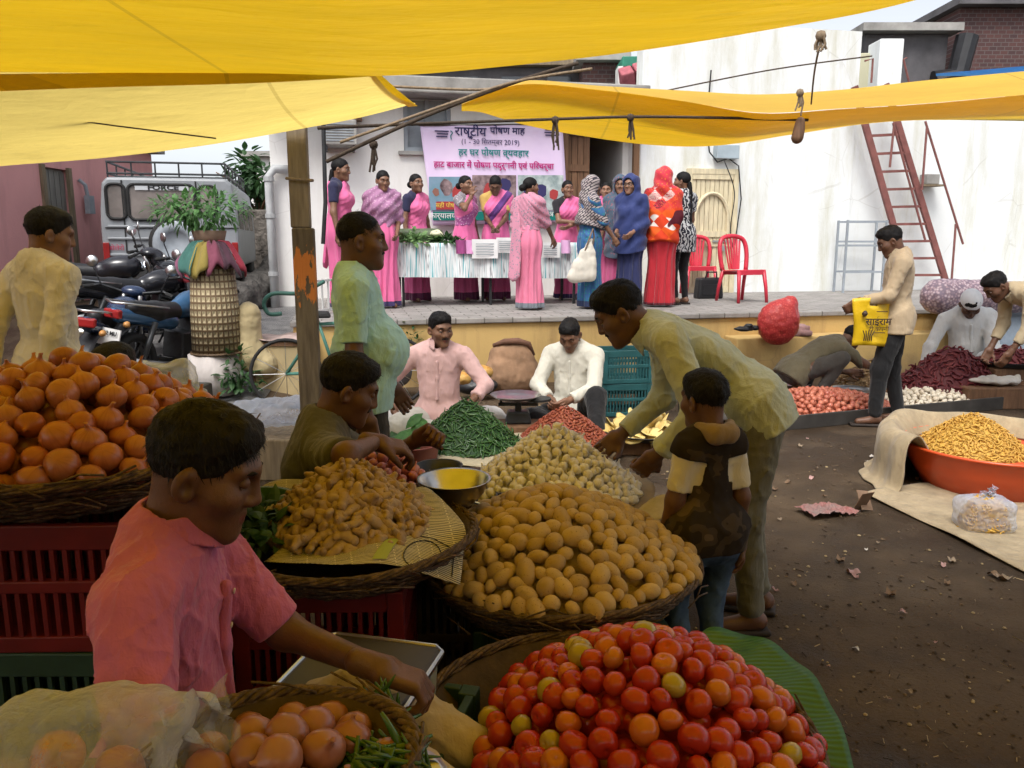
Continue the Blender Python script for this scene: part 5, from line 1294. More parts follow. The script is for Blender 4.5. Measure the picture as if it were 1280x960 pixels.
bi = mat('bag_print', (.05, .03, .02), .6, .05, 3, bump=0)
text('साईराम', .078, t, bi, (.035, -.062, .205), R90, bold=.002); text('टी कंपनी', .052, t, bi, (.04, -.065, .145), R90); 
g = MB()
for i, (x, z, w) in enumerate(((.06, .29, .09), (.05, .115, .09))): g.box((x, -.06+.0*i, z), (w, .004, .007))
g.build('small_print', bi, t)
g = MB()
for i in range(5): g.tube([(-.075+.016*i, -.062, .05), (-.07+.014*i, -.064, .09), (-.085+.024*i, -.06, .135)], .0045, 4)
g.lathe([(0, 0), (.018, .012), (.025, .03), (.012, .05), (0, .056)], 8, (-.085, -.055, .245), rotm(0, .2, 0)); g.build('plant_print', bi, t)
# ---------------- produce ----------------
def recal(mb, fn): mb.v = [fn(Vector(p)) for p in mb.v]; return mb
def sphere_mb(rx, ry, rz, n=14, m=9):
    return MB().lathe([(rx*math.sin(a), -rz*math.cos(a)) for a in np.linspace(0, math.pi, m)], n)
def M_tomato(seed):
    r = random.Random(seed); R_ = .0285
    pr = [(0, -.86), (.35, -.84), (.68, -.68), (.93, -.28), (1., .08), (.9, .46), (.68, .72), (.4, .84), (.18, .80), (0, .70)]
    k, ph = r.choice([0, 3, 5]), r.uniform(0, 6); am = r.uniform(.0, .045); sq = r.uniform(.88, 1.04)
    return MB().lathe([(R_*a, R_*b*sq) for a, b in pr], 16, fn=lambda a, q, z: 1+am*math.cos(k*a+ph)*(1 if z > 0 else .5))
def M_onion(seed, R_=.037):
    r = random.Random(seed); sq = r.uniform(.80, 1.0); nk = r.uniform(.16, .5)
    pr = [(0, -.92), (.16, -.90), (.5, -.80), (.84, -.5), (1, -.05), (.93, .35), (.66, .68), (.34, .86), (.17, 1.0), (.11, 1.0+nk*.6), (.13, 1.0+nk), (0, 1.0+nk*.9)]
    bx, by = r.uniform(-.02, .02), r.uniform(-.02, .02); ph = r.uniform(0, 6)
    mb = MB().lathe([(R_*a, R_*b*sq) for a, b in pr], 16, fn=lambda a, q, z: 1+.035*math.cos(2*a+ph)+.02*math.cos(3*a+2*ph))
    return recal(mb, lambda p: p+Vector((bx, by, 0))*max(0, (p.z/R_-.7)))
def M_potato(seed):
    r = random.Random(seed); l = r.uniform(1.0, 1.85)
    mb = sphere_mb(.0238, .0238, .0238, 14, 10); vs = np.array(mb.v); vs[:, 0] *= l; vs[:, 2] *= r.uniform(.85, 1.); vs[:, 1] *= r.uniform(.9, 1.1)
    d = 1+.17*nz(vs+seed*.37, 34)+.04*nz(vs+seed, 120); vs *= d[:, None]; mb.v = [tuple(p) for p in vs]; return mb
def M_garlic(seed, R_=.0195):
    r = random.Random(seed); n = r.choice([5, 6, 7]); ph = r.uniform(0, 6)
    pr = [(0, -.75), (.3, -.78), (.75, -.6), (1, -.15), (.95, .25), (.65, .65), (.34, .95), (.2, 1.25), (.17, 1.75), (0, 1.8)]
    mb = MB().lathe([(R_*a, R_*b) for a, b in pr], 18, fn=lambda a, q, z: 1+.10*abs(math.cos(n*a/2+ph))*(1 if z < R_*.6 else .3)-.05)
    bx = r.uniform(-.3, .3); return recal(mb, lambda p: Vector((p.x+bx*max(0, p.z-R_*.8), p.y, p.z)))
def M_tube(pts, rs, n=6): return MB().tube(pts, rs, n)
def M_chilli(seed):
    r = random.Random(seed); L_ = r.uniform(.075, .115); c = r.uniform(-.35, .35); c2 = r.uniform(-.25, .25)
    pts = [(L_*(t-.5), c*L_*(t-.5)**2*2, c2*L_*(t-.5)**2*2) for t in np.linspace(0, 1, 7)]
    return M_tube(pts, [.0025, .0042, .0058, .006, .0052, .0036, .0012], 6)
def M_pod(seed):
    r = random.Random(seed); L_ = r.uniform(.028, .04); c = r.uniform(-.3, .3)
    return M_tube([(L_*(t-.5), c*L_*(t-.5)**2*2, 0) for t in np.linspace(0, 1, 6)], [.002, .0068, .0078, .0076, .006, .001], 7)
def M_strip(seed):
    r = random.Random(seed); L_ = r.uniform(.08, .13); c = r.uniform(-.6, .6)
    return M_tube([(L_*(t-.5), c*L_*(t-.5)**2*2, .01*math.sin(t*9)) for t in np.linspace(0, 1, 7)], [.004, .009, .011, .011, .010, .007, .002], 6)
def M_stick(seed):
    r = random.Random(seed); L_ = r.uniform(.04, .07); return M_tube([(L_*(t-.5), .012*r.uniform(-1, 1)*math.sin(t*5), .008*math.cos(t*6)) for t in np.linspace(0, 1, 6)], .0042, 5)
def ginger_mesh(seed):
    r = random.Random(seed); g = Impl(); p = A(-.03, 0, 0); q = A(1, r.uniform(-.3, .3), 0)
    for i in range(r.choice([2, 3, 3])):
        e = p+q*r.uniform(.02, .03); g.rc(p, e, r.uniform(.0125, .0165), r.uniform(.012, .0155), .010)
        for _ in range(r.choice([1, 1, 2])):
            s = A(r.uniform(-.4, .4), r.choice([-1, 1])*r.uniform(.5, 1), r.uniform(-.5, .7)); s /= np.linalg.norm(s)
            g.rc(e, e+s*r.uniform(.016, .028), .0125, .0105, .007)
        p = e; q = A(1, r.uniform(-.6, .6), r.uniform(-.3, .3)); q /= np.linalg.norm(q)
    g.disp = lambda X: .0008*np.sin(X[:, 0]*900)+.0009*nz(X, 190)
    vs, fs = g.mesh(.0052); return np_mesh('ginger', vs*.84, fs)
# produce materials
def prodmat(name, cols, rough=.35, spec=.5, rscale=3., spots=None, bump=.05, sheen=0, stripes=None, localk=.35, sss=0):
    k = NT(name); oi = k.n('ObjectInfo'); v = k.coord()
    add = k.n('VectorMath', operation='ADD'); k.l(v, add.inputs[0])
    cmb = k.n('CombineXYZ'); k.l(k.math('MULTIPLY', oi.outputs['Random'], 37.), cmb.inputs[0]); k.l(cmb.outputs[0], add.inputs[1])
    f = k.math('ADD', k.math('MULTIPLY', oi.outputs['Random'], 1-localk), k.math('MULTIPLY', k.noise(add.outputs[0], rscale*10, 3), localk))
    n = len(cols); c = k.ramp(f, [((i+.0)/max(n-1, 1), q) for i, q in enumerate(cols)])
    if stripes:
        x, y, z = k.sep(v); an = k.math('ARCTAN2', y, x); cm = k.n('CombineXYZ'); k.l(k.math('MULTIPLY', k.math('COSINE', an), 1), cm.inputs[0]); k.l(k.math('SINE', an), cm.inputs[1]); k.l(k.math('ADD', k.math('MULTIPLY', z, 2.), k.math('MULTIPLY', oi.outputs['Random'], 20)), cm.inputs[2])
        s = k.noise(cm.outputs[0], 6.5, 3, .6); c = k.mix(k.ramp(s, [(.48, (0, 0, 0)), (.75, (.55, .55, .55))]), c, stripes)
    if spots: c = k.mix(k.ramp(k.noise(add.outputs[0], 210, 2, .6), [(.62, (0, 0, 0)), (.72, (.8, .8, .8))]), c, spots)
    k.col(c); k.setp(rough, 0, spec)
    if bump: k.bump(k.noise(add.outputs[0], 90, 4), bump, .004)
    if sss: k.b.inputs['Subsurface Weight'].default_value = sss; k.b.inputs['Subsurface Radius'].default_value = (.012, .004, .002)
    return k.m
MT_red = prodmat('tomato_red', [(.30, .016, .010), (.38, .026, .012), (.43, .07, .016)], .27, .45, localk=.55, sss=.1)
MT_or = prodmat('tomato_orange', [(.44, .075, .017), (.46, .12, .024), (.44, .18, .04)], .22, .5, localk=.6, sss=.1)
MT_gr = prodmat('tomato_green', [(.30, .26, .04), (.38, .28, .05), (.22, .23, .04)], .22, .5, localk=.6, sss=.1)
MO = prodmat('onion_skin', [(.22, .055, .022), (.33, .095, .034), (.40, .15, .065), (.31, .11, .06), (.27, .07, .035)], .32, .45, stripes=(.20, .045, .02), localk=.35)
MO2 = prodmat('pale_onion_skin', [(.20, .075, .065), (.29, .125, .09), (.24, .08, .07)], .30, .5, stripes=(.30, .11, .08))
MP = prodmat('potato_skin', [(.32, .21, .085), (.42, .29, .12), (.50, .355, .155)], .65, .3, spots=(.15, .085, .03), bump=.25)
MG = prodmat('garlic_skin', [(.70, .66, .55), (.80, .77, .68), (.74, .70, .58)], .45, .4, stripes=(.45, .32, .20), bump=.1)
MGI = prodmat('ginger_skin', [(.21, .13, .065), (.36, .25, .13), (.27, .165, .08)], .55, .35, spots=(.13, .07, .03), bump=.3)
MCH = prodmat('green_chilli', [(.020, .062, .012), (.035, .095, .018), (.055, .13, .03)], .25, .5)
MPO = prodmat('dried_red_pod', [(.17, .035, .018), (.25, .055, .025), (.30, .09, .035)], .45, .4, bump=.2)
MBE = prodmat('dark_red_strip', [(.075, .010, .014), (.11, .016, .020), (.16, .03, .03)], .55, .35, bump=.2)
MRO = prodmat('red_onion', [(.42, .12, .07), (.50, .17, .10), (.38, .08, .06)], .35, .45, stripes=(.30, .06, .05))
MSH = prodmat('shallot', [(.42, .12, .12), (.50, .18, .17), (.45, .10, .09)], .32, .5, stripes=(.55, .30, .27))
MGW = prodmat('white_garlic', [(.58, .52, .42), (.64, .58, .47), (.56, .46, .34)], .55, .3)
MYS = prodmat('yellow_stick', [(.52, .30, .05), (.60, .38, .08), (.48, .24, .04)], .5, .3)
def meshes(fn, n, ms):
    out = []
    for i in range(n):
        for m in (ms if isinstance(ms, list) else [ms]):
            x = fn(i); me = x.mesh('m') if isinstance(x, MB) else x
            me.materials.append(m); me.polygons.foreach_set('use_smooth', [True]*len(me.polygons)); out.append(me)
    return out
def heap(kind, cat, group, labels, c, R_, H, ms, size, sp, nmax=300, seed=1, pw=1.5, flat=.5, upright=.0, core=True, corem=None, szv=.12, heaplabel=None, weights=None, rz=0, sink=.35, edge=.0, cut=None):
    """dart-throw copies of a few meshes over a mound; the ones that show largest become objects"""
    r = random.Random(seed); rx, ry = R_ if isinstance(R_, tuple) else (R_, R_); c = Vector(c); ca, sa = math.cos(rz), math.sin(rz)
    def surf(x, y):
        q = min(1, math.hypot(x, y)); return H*(1-q**pw)+.12*H*float(nz(np.array([[x*rx, y*ry, seed*.7]]), 2.2/max(rx, .2))[0])*(1-q)
    pts = []; cell = {}; tries = 0; cm = Vector((0, 0, CAM_H))
    while tries < 60000:
        tries += 1
        a, q = r.uniform(0, 6.2832), math.sqrt(r.random()); x, y = q*math.cos(a), q*math.sin(a); z = surf(x, y)
        px, py = x*rx*ca-y*ry*sa, x*rx*sa+y*ry*ca
        p = Vector((c.x+px, c.y+py, c.z+z+r.uniform(-.12, .12)*size)); e = .02
        n = Vector((-(surf(x+e, y)-z)/(e*rx), -(surf(x, y+e)-z)/(e*ry), 1)); n = Vector((n.x*ca-n.y*sa, n.x*sa+n.y*ca, 1)).normalized()
        vd = (cm-p).normalized()
        if n.dot(vd) < -.12: continue
        if cut and cut(p): continue
        kx = (int(p.x//sp), int(p.y//sp), int(p.z//sp)); bad = False
        for i in (-1, 0, 1):
            for j in (-1, 0, 1):
                for l in (-1, 0, 1):
                    for o in cell.get((kx[0]+i, kx[1]+j, kx[2]+l), ()):
                        if (o-p).length < sp: bad = True; break
        if bad: continue
        cell.setdefault(kx, []).append(p); pts.append((p, n, n.dot(vd)/(cm-p).length))
    pts.sort(key=lambda t: -t[2])
    vs, fs, mis = [], [], []
    for i, (p, n, w) in enumerate(pts):
        k = r.choices(range(len(ms)), weights)[0] if weights else r.randrange(len(ms)); me = ms[k]
        if r.random() < upright: rot = Matrix.Rotation(r.uniform(-.5, .5), 3, 'X') @ Matrix.Rotation(r.uniform(-.5, .5), 3, 'Y') @ Matrix.Rotation(r.uniform(0, 6.28), 3, 'Z')
        elif flat >= 1: rot = n.to_track_quat('Z', 'Y').to_matrix() @ Matrix.Rotation(r.uniform(0, 6.28), 3, 'Z') @ Matrix.Rotation(r.gauss(0, .22), 3, 'Y') @ Matrix.Rotation(r.uniform(0, 6.28), 3, 'X')
        else: rot = Matrix.Rotation(r.uniform(0, 6.28), 3, 'Z') @ Matrix.Rotation(r.uniform(0, 6.28), 3, 'X') @ Matrix.Rotation(r.uniform(0, 6.28), 3, 'Z')
        s = 1+r.uniform(-szv, szv); loc = p-n*size*sink+n*size*.5; loc.z = max(loc.z, c.z)
        mtx = Matrix.Translation(loc) @ rot.to_4x4() @ Matrix.Scale(s, 4)
        if i < nmax:
            o = bpy.data.objects.new(kind, me); COL.objects.link(o); o.matrix_world = mtx
            tag(o, labels[k] if isinstance(labels, list) else labels, cat, group)
        else:
            o_ = len(vs); vs += [tuple(mtx @ v.co) for v in me.vertices]; fs += [tuple(j+o_ for j in q.vertices) for q in me.polygons]
    if vs:
        me = bpy.data.meshes.new(kind+'_rest'); me.from_pydata(vs, [], fs); tag(link(kind+'_remainder', me, ms[0].materials[0], smooth=True), (heaplabel or 'heap of '+cat)+', the smaller far ones', cat, kind='stuff')
    if core:
        mb = MB(); mb.grid(lambda a, b: (0, 0, 0), 1, 1); mb = MB()
        def cf(a, b):
            q, an = b*1.0, a*6.2832; x, y = q*math.cos(an), q*math.sin(an); px, py = x*rx*ca-y*ry*sa, x*rx*sa+y*ry*ca
            return Vector((c.x+px, c.y+py, c.z+max(-.02, surf(x, y)-size*(.42 if size < .03 else 1.1))))
        mb.grid(cf, 40, 14)
        if size >= .03 and kind != 'ginger':
            vs, fs = list(mb.v), list(mb.f)
            for p, n, w in pts:
                me2 = ms[r.choices(range(len(ms)), weights)[0] if weights else r.randrange(len(ms))]; tt = Vector((r.gauss(0, 1), r.gauss(0, 1), 0)); tt = (tt-n*tt.dot(n)).normalized()*sp*.55
                q_ = p+tt-n*size*.72; q_ = Vector((c.x+(q_.x-c.x)*.94, c.y+(q_.y-c.y)*.94, max(q_.z, c.z-.01)))
                mtx = Matrix.Translation(q_) @ Matrix.Rotation(r.uniform(0, 6.28), 4, 'Z') @ Matrix.Rotation(r.uniform(0, 6.28), 4, 'X'); o_ = len(vs)
                vs += [tuple(mtx @ v.co) for v in me2.vertices]; fs += [tuple(j+o_ for j in q.vertices) for q in me2.polygons]
            mb.v, mb.f, mb.mi = vs, fs, [0]*len(fs)
        tag(mb.build(kind+'_heap', corem or ms[0].materials[0], smooth=True), (heaplabel or 'inside of the heap of '+cat), cat, kind='stuff')
    return len(pts)
# ---------------- baskets, crates, bowls ----------------
k = NT('wicker'); v = k.coord((1, 1, 1)); 
c = k.ramp(k.noise(v, 55, 4, .7), [(.3, (.03, .018, .010)), (.5, (.075, .046, .024)), (.72, (.19, .125, .065))]); k.col(c); k.setp(.65, 0, .3); k.bump(k.noise(v, 160, 3), .4, .004); M['wicker'] = k.m
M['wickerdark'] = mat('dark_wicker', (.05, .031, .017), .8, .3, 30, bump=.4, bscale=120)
def basket(label, c, R_, depth, seed=1, rb=.72, rr=.0055, sp=.0118, rimr=.013, loose=70):
    r = random.Random(seed); t = empty('wicker_basket', label, 'basket', (c[0], c[1], c[2]-depth)); mb = MB()
    nr = max(4, int(math.hypot(depth, R_*(1-rb))/sp)); ns = int(R_*110)//2*2+1
    for i in range(nr):
        f = (i+.5)/nr; q = R_*(rb+(1-rb)*f**.8); z = depth*f; ph = i*math.pi
        pts = []
        for j in range(ns*2):
            a = math.pi*j/ns; w = .008*math.cos(j*math.pi/1.0*.5*2+ph) if 0 else .007*math.sin(j*math.pi/2+ph)
            pts.append((math.cos(a)*(q+w), math.sin(a)*(q+w), z+r.gauss(0, .002)))
        mb.tube(pts, rr*r.uniform(.8, 1.15), 5, closed=True)
    mb.build('woven_wall', M['wicker'], t, smooth=True)
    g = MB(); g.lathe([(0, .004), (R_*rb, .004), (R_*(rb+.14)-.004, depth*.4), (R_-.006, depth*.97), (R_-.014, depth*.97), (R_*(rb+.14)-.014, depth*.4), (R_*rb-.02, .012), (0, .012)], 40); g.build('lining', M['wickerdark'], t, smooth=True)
    g = MB()
    for s in range(5):
        g.tube([((R_+rimr*.55*math.cos(a*11+s*1.257)+r.gauss(0, .0015))*math.cos(a), (R_+rimr*.55*math.cos(a*11+s*1.257))*math.sin(a), depth+rimr*.55*math.sin(a*11+s*1.257)+.006*math.sin(a*3+seed)) for a in np.linspace(0, 6.2832, 150)[:-1]], rimr*.42, 5, closed=True)
    g.build('rim', M['wicker'], t, smooth=True)
    g = MB()
    for i in range(loose):
        a = r.uniform(0, 6.28); q = R_*r.uniform(.94, 1.03); z = depth*r.uniform(.5, 1.1); l = r.uniform(.05, .16)
        g.tube([(q*math.cos(a), q*math.sin(a), z), ((q+r.uniform(.0, .02))*math.cos(a+l*.5/R_), (q+r.uniform(0, .02))*math.sin(a+l*.5/R_), z+r.uniform(-.01, .02)), ((q+r.uniform(-.0, .03))*math.cos(a+l/R_), (q+r.uniform(.0, .03))*math.sin(a+l/R_), z+r.uniform(-.02, .03))], .0028, 4)
    g.build('loose_splints', M['wicker'], t, smooth=True); return t
def crate(label, c, d, m, rz=0., name='plastic_crate', group='plastic crates under the stalls'):
    w, l, h = d; t = empty(name, label, 'crate', c, rz, group); mb = MB(); g = MB()
    for x in (-1, 1):
        for y in (-1, 1): mb.box((x*(w/2-.02), y*(l/2-.02), h/2), (.045, .045, h))
    for z, hh in ((.02, .04), (h*.52, .03), (h-.03, .06)):
        for s in (-1, 1): mb.box((0, s*(l/2-.012), z), (w-.085, .022, hh)); mb.box((s*(w/2-.012), 0, z), (.022, l-.085, hh))
    mb.box((0, 0, .012), (w-.08, l-.08, .012)); mb.build('frame', m, t, bevel=.004)
    n = int(w/.034)
    for i in range(n):
        x = (i-(n-1)/2)*(w-.09)/n
        for s in (-1, 1):
            for z in (h*.28, h*.72): g.box((x, s*(l/2-.010), z), (.011, .012, h*.45))
    n = int(l/.034)
    for i in range(n):
        y = (i-(n-1)/2)*(l-.09)/n
        for s in (-1, 1):
            for z in (h*.28, h*.72): g.box((s*(w/2-.010), y, z), (.012, .011, h*.45))
    g.build('slats', m, t); return t
def bowl(label, c, R_, h, m, name='steel_bowl', cat='bowl', flat=.55, th=.004):
    t = empty(name, label, cat, c)
    pr = [(0, 0), (R_*flat, 0), (R_*.85, h*.45), (R_*.97, h*.97), (R_*1.04, h), (R_*1.03, h-th*.8), (R_*.95, h*.93), (R_*.83, h*.45+th), (R_*flat-th, th), (0, th)]
    MB().lathe(pr, 32).build('bowl', m, t, smooth=True); return t
redc = mat('red_crate', (.13, .010, .013), .5, .25, 5, bump=.12); grc = mat('dark_green_crate', (.022, .055, .042), .5, .3, 5, bump=.12); tealc = mat('teal_crate', (.018, .085, .09), .5, .25, 5, bump=.1); brownc = mat('faded_brown_crate', (.08, .05, .035), .6, .3, 5, bump=.1)
# onion basket
OB = Vector((-1.17, 2.06, 1.05))
basket('large round wicker basket heaped with big orange onions on the crate stack', OB, .45, .11, 1)
heap('onion', 'onion', 'big onions heaped in the left basket', 'big orange brown onion in the heap on the tall crate stack', OB+Vector((0, 0, -.01)), .405, .215, meshes(M_onion, 10, MO), .074, .0555, seed=2, pw=1.35, flat=.3, upright=.45, heaplabel='lower layer of big orange onions in the left basket')
for i, (x, y) in enumerate(((-1.10, 1.92), (-1.64, 1.95))):
    for j in range(3):
        crate([['dark green crate at the foot of the stack under the onions', 'dark green plastic crate in the middle of the stack under the onions', 'red plastic crate on top of the stack under the onion basket'], ['green crate at the foot of the leftmost stack', 'green crate in the middle of the leftmost stack', 'red crate topmost in the leftmost stack']][i][j], (x, y, .312*j), (.50, .40, .31), redc if j == 2 else grc, .03*(j-1)+.02*i)
crate('green crate at the foot of the rear stack carrying the onion basket', (-1.12, 2.36, 0), (.50, .40, .465), grc); crate('brown crate on the rear stack carrying the onion basket', (-1.12, 2.36, .468), (.50, .40, .465), brownc)
# ginger basket
GB = Vector((-.475, 2.24, .735))
basket('shallow wicker basket holding ginger and newspaper on red crates', GB, .365, .095, 3, loose=30)
gm = [ginger_mesh(i) for i in range(9)]
for me in gm: me.materials.append(MGI)
heap('ginger', 'ginger', 'pieces of ginger piled in the basket', 'knobbly brown piece of ginger root in the newspaper lined basket', GB+Vector((-.01, .03, .01)), (.245, .24), .185, gm, .030, .0245, seed=5, pw=1.2, flat=1, szv=.25, heaplabel='lower layer of ginger roots in the basket', sink=.45)
crate('red plastic crate under the ginger basket', (-.53, 2.20, .32), (.46, .36, .315), redc, .02); crate('brown crate beneath the red crate under the ginger', (-.53, 2.20, 0), (.46, .36, .315), brownc, .02)
k = NT('newsprint'); v = k.coord(); br = k.n('TexBrick'); br.inputs['Scale'].default_value = 17; br.inputs['Brick Width'].default_value = 1.9; br.inputs['Row Height'].default_value = .13; br.inputs['Mortar Size'].default_value = .03
br.inputs['Color1'].default_value = (.05, .047, .04, 1); br.inputs['Color2'].default_value = (.22, .20, .14, 1); br.inputs['Mortar'].default_value = (.58, .52, .36, 1); br.offset = .37
mp = k.n('Mapping'); mp.inputs['Rotation'].default_value = (0, 0, rad(-14)); k.l(v, mp.inputs[0]); k.l(mp.outputs[0], br.inputs[0])
hl_ = k.ramp(k.noise(mp.outputs[0], 5, 1), [(.5, (0, 0, 0)), (.52, (1, 1, 1))]); c = k.mix(k.math('MULTIPLY', hl_, .0), br.outputs[0], (.5, .5, .4)); k.col(c); k.setp(.85, 0, .15)
k.bump(k.noise(v, 14, 3), .3, .02); M['news'] = k.m
def newspaper(label, pts, wob=.012, seed=0, extra=None):
    """pts: grid rows of (u, v, Y)"""
    P_ = [[V(*p) for p in row] for row in pts]; c = P_[0][0]
    rows = len(P_)
    def f(a, b):
        q = [smooth_poly(row, a) for row in P_]; p = smooth_poly(q, b)-c
        return p+Vector((0, 0, wob*float(nz(np.array([[p.x, p.y, seed]]), 16)[0])))
    t = empty('newspaper', label, 'newspaper', c)
    MB().grid(f, 26, 12).build('sheet', M['news'], t, smooth=True, solid=.0012)
    return t, f
t, f = newspaper('yellowed newspaper sheet hanging over the right rim of the ginger basket', [[(330, 703, 2.0), (400, 700, 1.92), (480, 703, 1.93), (575, 727, 2.02)], [(345, 692, 2.04), (420, 690, 2.0), (500, 672, 2.1), (579, 690, 2.14)], [(380, 665, 2.2), (450, 660, 2.2), (530, 645, 2.25), (580, 655, 2.26)], [(430, 640, 2.4), (470, 625, 2.42), (525, 610, 2.45), (548, 622, 2.4)]])
g = MB()
for a0, a1, b0, b1 in ((.62, .68, .04, .3),):
    for i in range(4): pass
g.grid(lambda a, b: f(.60+.07*a, .06+.26*b)+Vector((0, -.004, .004)), 4, 4); g.build('green_block', mat('green_print', (.28, .32, .05), .8, .1, 4, bump=0), t)
g = MB(); cc = [f(.80+.075*math.cos(q), .2+.17*math.sin(q))+Vector((0, -.003, .003)) for q in np.linspace(0, 6.28, 25)[:-1]]; g.tube(cc, .0016, 4, closed=True)
g.tube([f(.70, .4)+Vector((0, -.003, .003)), f(.80, .42)+Vector((0, -.003, .003)), f(.93, .36)+Vector((0, -.003, .003)), f(.94, .08)+Vector((0, -.003, .003))], .0014, 4); g.build('printed_frame', M['blackplastic'], t)
newspaper('yellow green newspaper edge behind the ginger on the left rim', [[(325, 640, 2.25), (360, 632, 2.3), (400, 622, 2.35)], [(322, 612, 2.45), (355, 600, 2.5), (415, 600, 2.52)]], .008, 4)
bush('coriander_bunch', 'dark bunch of leafy herbs at the left of the ginger basket', 'herbs', V(322, 672, 2.13), (.10, .12, .10), 170, .05, .03, M['leafdark'], 9, M['leafdark'])
bowl('dark green plastic basin behind the herbs', V(318, 640, 2.25)+Vector((0, 0, -.06)), .12, .10, mat('green_basin', (.03, .09, .04), .4, .1), 'plastic_basin', 'basin')
# potato basket
PB = Vector((.155, 2.50, .545))
basket('wide shallow wicker basket of potatoes in the middle', PB, .455, .14, 5)
heap('potato', 'potato', 'potatoes piled in the wide basket', 'yellow brown potato in the pile in the wide basket', PB+Vector((0, 0, .0)), (.435, .43), .215, meshes(M_potato, 10, MP), .047, .0385, seed=8, pw=1.5, flat=1, szv=.25, heaplabel='lower layer of potatoes in the wide basket')
o = bpy.data.objects.new('potato', meshes(M_potato, 1, MP)[0]); COL.objects.link(o); o.location = V(697, 690, 2.36)+Vector((0, 0, .03)); o.scale = (1.6, 1.5, 1.5); o.rotation_euler = (.3, .1, .2); tag(o, 'largest potato, resting high at the front of the pile', 'potato', 'potatoes piled in the wide basket')
crate('dark green crate under the potato basket', (.17, 2.52, 0), (.6, .5, .40), grc, .05)
# tomato basket
TB = Vector((.215, 1.60, .505))
basket('big dark wicker basket of tomatoes in the foreground', TB, .445, .19, 7, rb=.62, loose=90)
tm_ = []
for i in range(4):
    for m in (MT_red, MT_or, MT_gr):
        me = M_tomato(i*3).mesh('tomato'); me.materials.append(m); me.polygons.foreach_set('use_smooth', [True]*len(me.polygons)); tm_.append(me)
TC = TB+Vector((.085, -.02, -.015))
heap('tomato', 'tomato', 'tomatoes heaped in the foreground basket', ['ripe red tomato in the foreground heap', 'orange half ripe tomato in the foreground heap', 'yellow green unripe tomato in the foreground heap']*4, TC, (.355, .42), .215, tm_, .052, .0445, seed=12, pw=1.5, flat=.2, szv=.16, weights=[7, 2.6, 1.1]*4, corem=MT_red, heaplabel='lower layer of tomatoes in the foreground basket')
crate('dark brown crate under the tomato basket', (.24, 1.62, 0), (.55, .45, .31), brownc)
# banana leaf
k = NT('banana_leaf'); v = k.coord(); wv = k.n('TexWave'); wv.inputs['Scale'].default_value = 26; wv.bands_direction = 'Y'; wv.inputs['Distortion'].default_value = 1.2; k.l(v, wv.inputs[0])
c = k.mix(k.math('MULTIPLY', wv.outputs['Fac'], .35), (.03, .11, .012), (.055, .17, .02)); c = k.mix(k.ramp(k.noise(v, 5), [(.55, (0, 0, 0)), (.75, (.5, .5, .5))]), c, (.10, .18, .03)); k.col(c); k.setp(.38, 0, .45); k.bump(wv.outputs['Fac'], .25, .004); M['banana'] = k.m
rows = [[(885, 785, 2.02), (945, 795, 1.98), (1002, 830, 1.87), (1042, 885, 1.75), (1070, 965, 1.6)], [(800, 830, 1.88), (870, 840, 1.85), (930, 870, 1.75), (975, 915, 1.66), (1000, 975, 1.55)], [(760, 900, 1.7), (820, 900, 1.7), (880, 925, 1.62), (915, 960, 1.55), (930, 1000, 1.48)]]
P_ = [[V(*p) for p in r_] for r_ in rows]; c0 = P_[0][0]
t = empty('banana_leaf', 'large green banana leaf tucked under the right side of the tomatoes', 'leaf', c0)
MB().grid(lambda a, b: smooth_poly([smooth_poly(r_, a) for r_ in P_], b)-c0+Vector((0, 0, -.02*math.sin(3.1*b)+.006*math.sin(a*24))), 40, 12).build('blade', M['banana'], t, smooth=True, solid=.002)
# garlic heap
GC = Vector((.165, 3.22, .545))
heap('garlic', 'garlic', 'garlic bulbs heaped behind the potatoes', 'cream garlic bulb in the heap behind the potatoes', GC, (.365, .33), .245, meshes(M_garlic, 8, MG), .039, .0295, seed=21, pw=1.15, flat=.2, upright=.15, szv=.2, heaplabel='lower layer of garlic bulbs')
crate('dark crate under the garlic heap', (.165, 3.25, 0), (.7, .55, .50), grc)
burl = mat('burlap', (.30, .22, .125), .95, .25, 6, bump=.6, bscale=150)
tag(MB().lathe([(0, 0), (.40, 0), (.43, .02), (.44, .035), (.42, .03), (0, .015)], 36, fn=lambda a, q, z: 1+.03*math.sin(a*5)).build('burlap_mat', burl, smooth=True, loc=(.165, 3.24, .505)), 'round burlap mat under the garlic heap', 'mat')
t = tag(MB().grid(lambda a, b: V(795+70*a, 640+30*b-22*math.sin(a*3), 2.95-.1*b), 8, 6).build('sack_edge', cloth('plaid_sack', (.50, .43, .30)), smooth=True, solid=.006), 'pale sack edge with red trim sticking out right of the garlic', 'sack')
# bowls between
tag(bowl('steel weighing bowl in front of the garlic heap', V(568, 628, 2.55), .118, .085, M['steel']), None)
t = empty('counter_scale', 'low dark counter scale under the steel bowl', 'scale', V(572, 650, 2.55)-Vector((0, 0, .20)))
MB().box((0, 0, .14), (.22, .2, .12), taper=.8).box((0, 0, .215), (.05, .05, .05)).build('housing', M['darkmetal'], t, bevel=.01); g = MB(); g.tube([(.1*math.cos(a), .1*math.sin(a), .232) for a in np.linspace(0, 6.28, 25)[:-1]], .005, 5, closed=True); g.build('pan_ring', M['steel'], t)
crate('brown crate under the counter scale', (t.location.x, t.location.y+.1, 0), (.36, .4, t.location.z+.08), brownc)
bowl('dark iron bowl beside the vendor in grey', V(549, 600, 2.95), .088, .06, M['darkmetal'], 'iron_bowl')
crate('crate under the dark iron bowl', (V(549, 600, 2.95).x, 2.98, 0), (.3, .3, V(549, 600, 2.95).z), brownc)
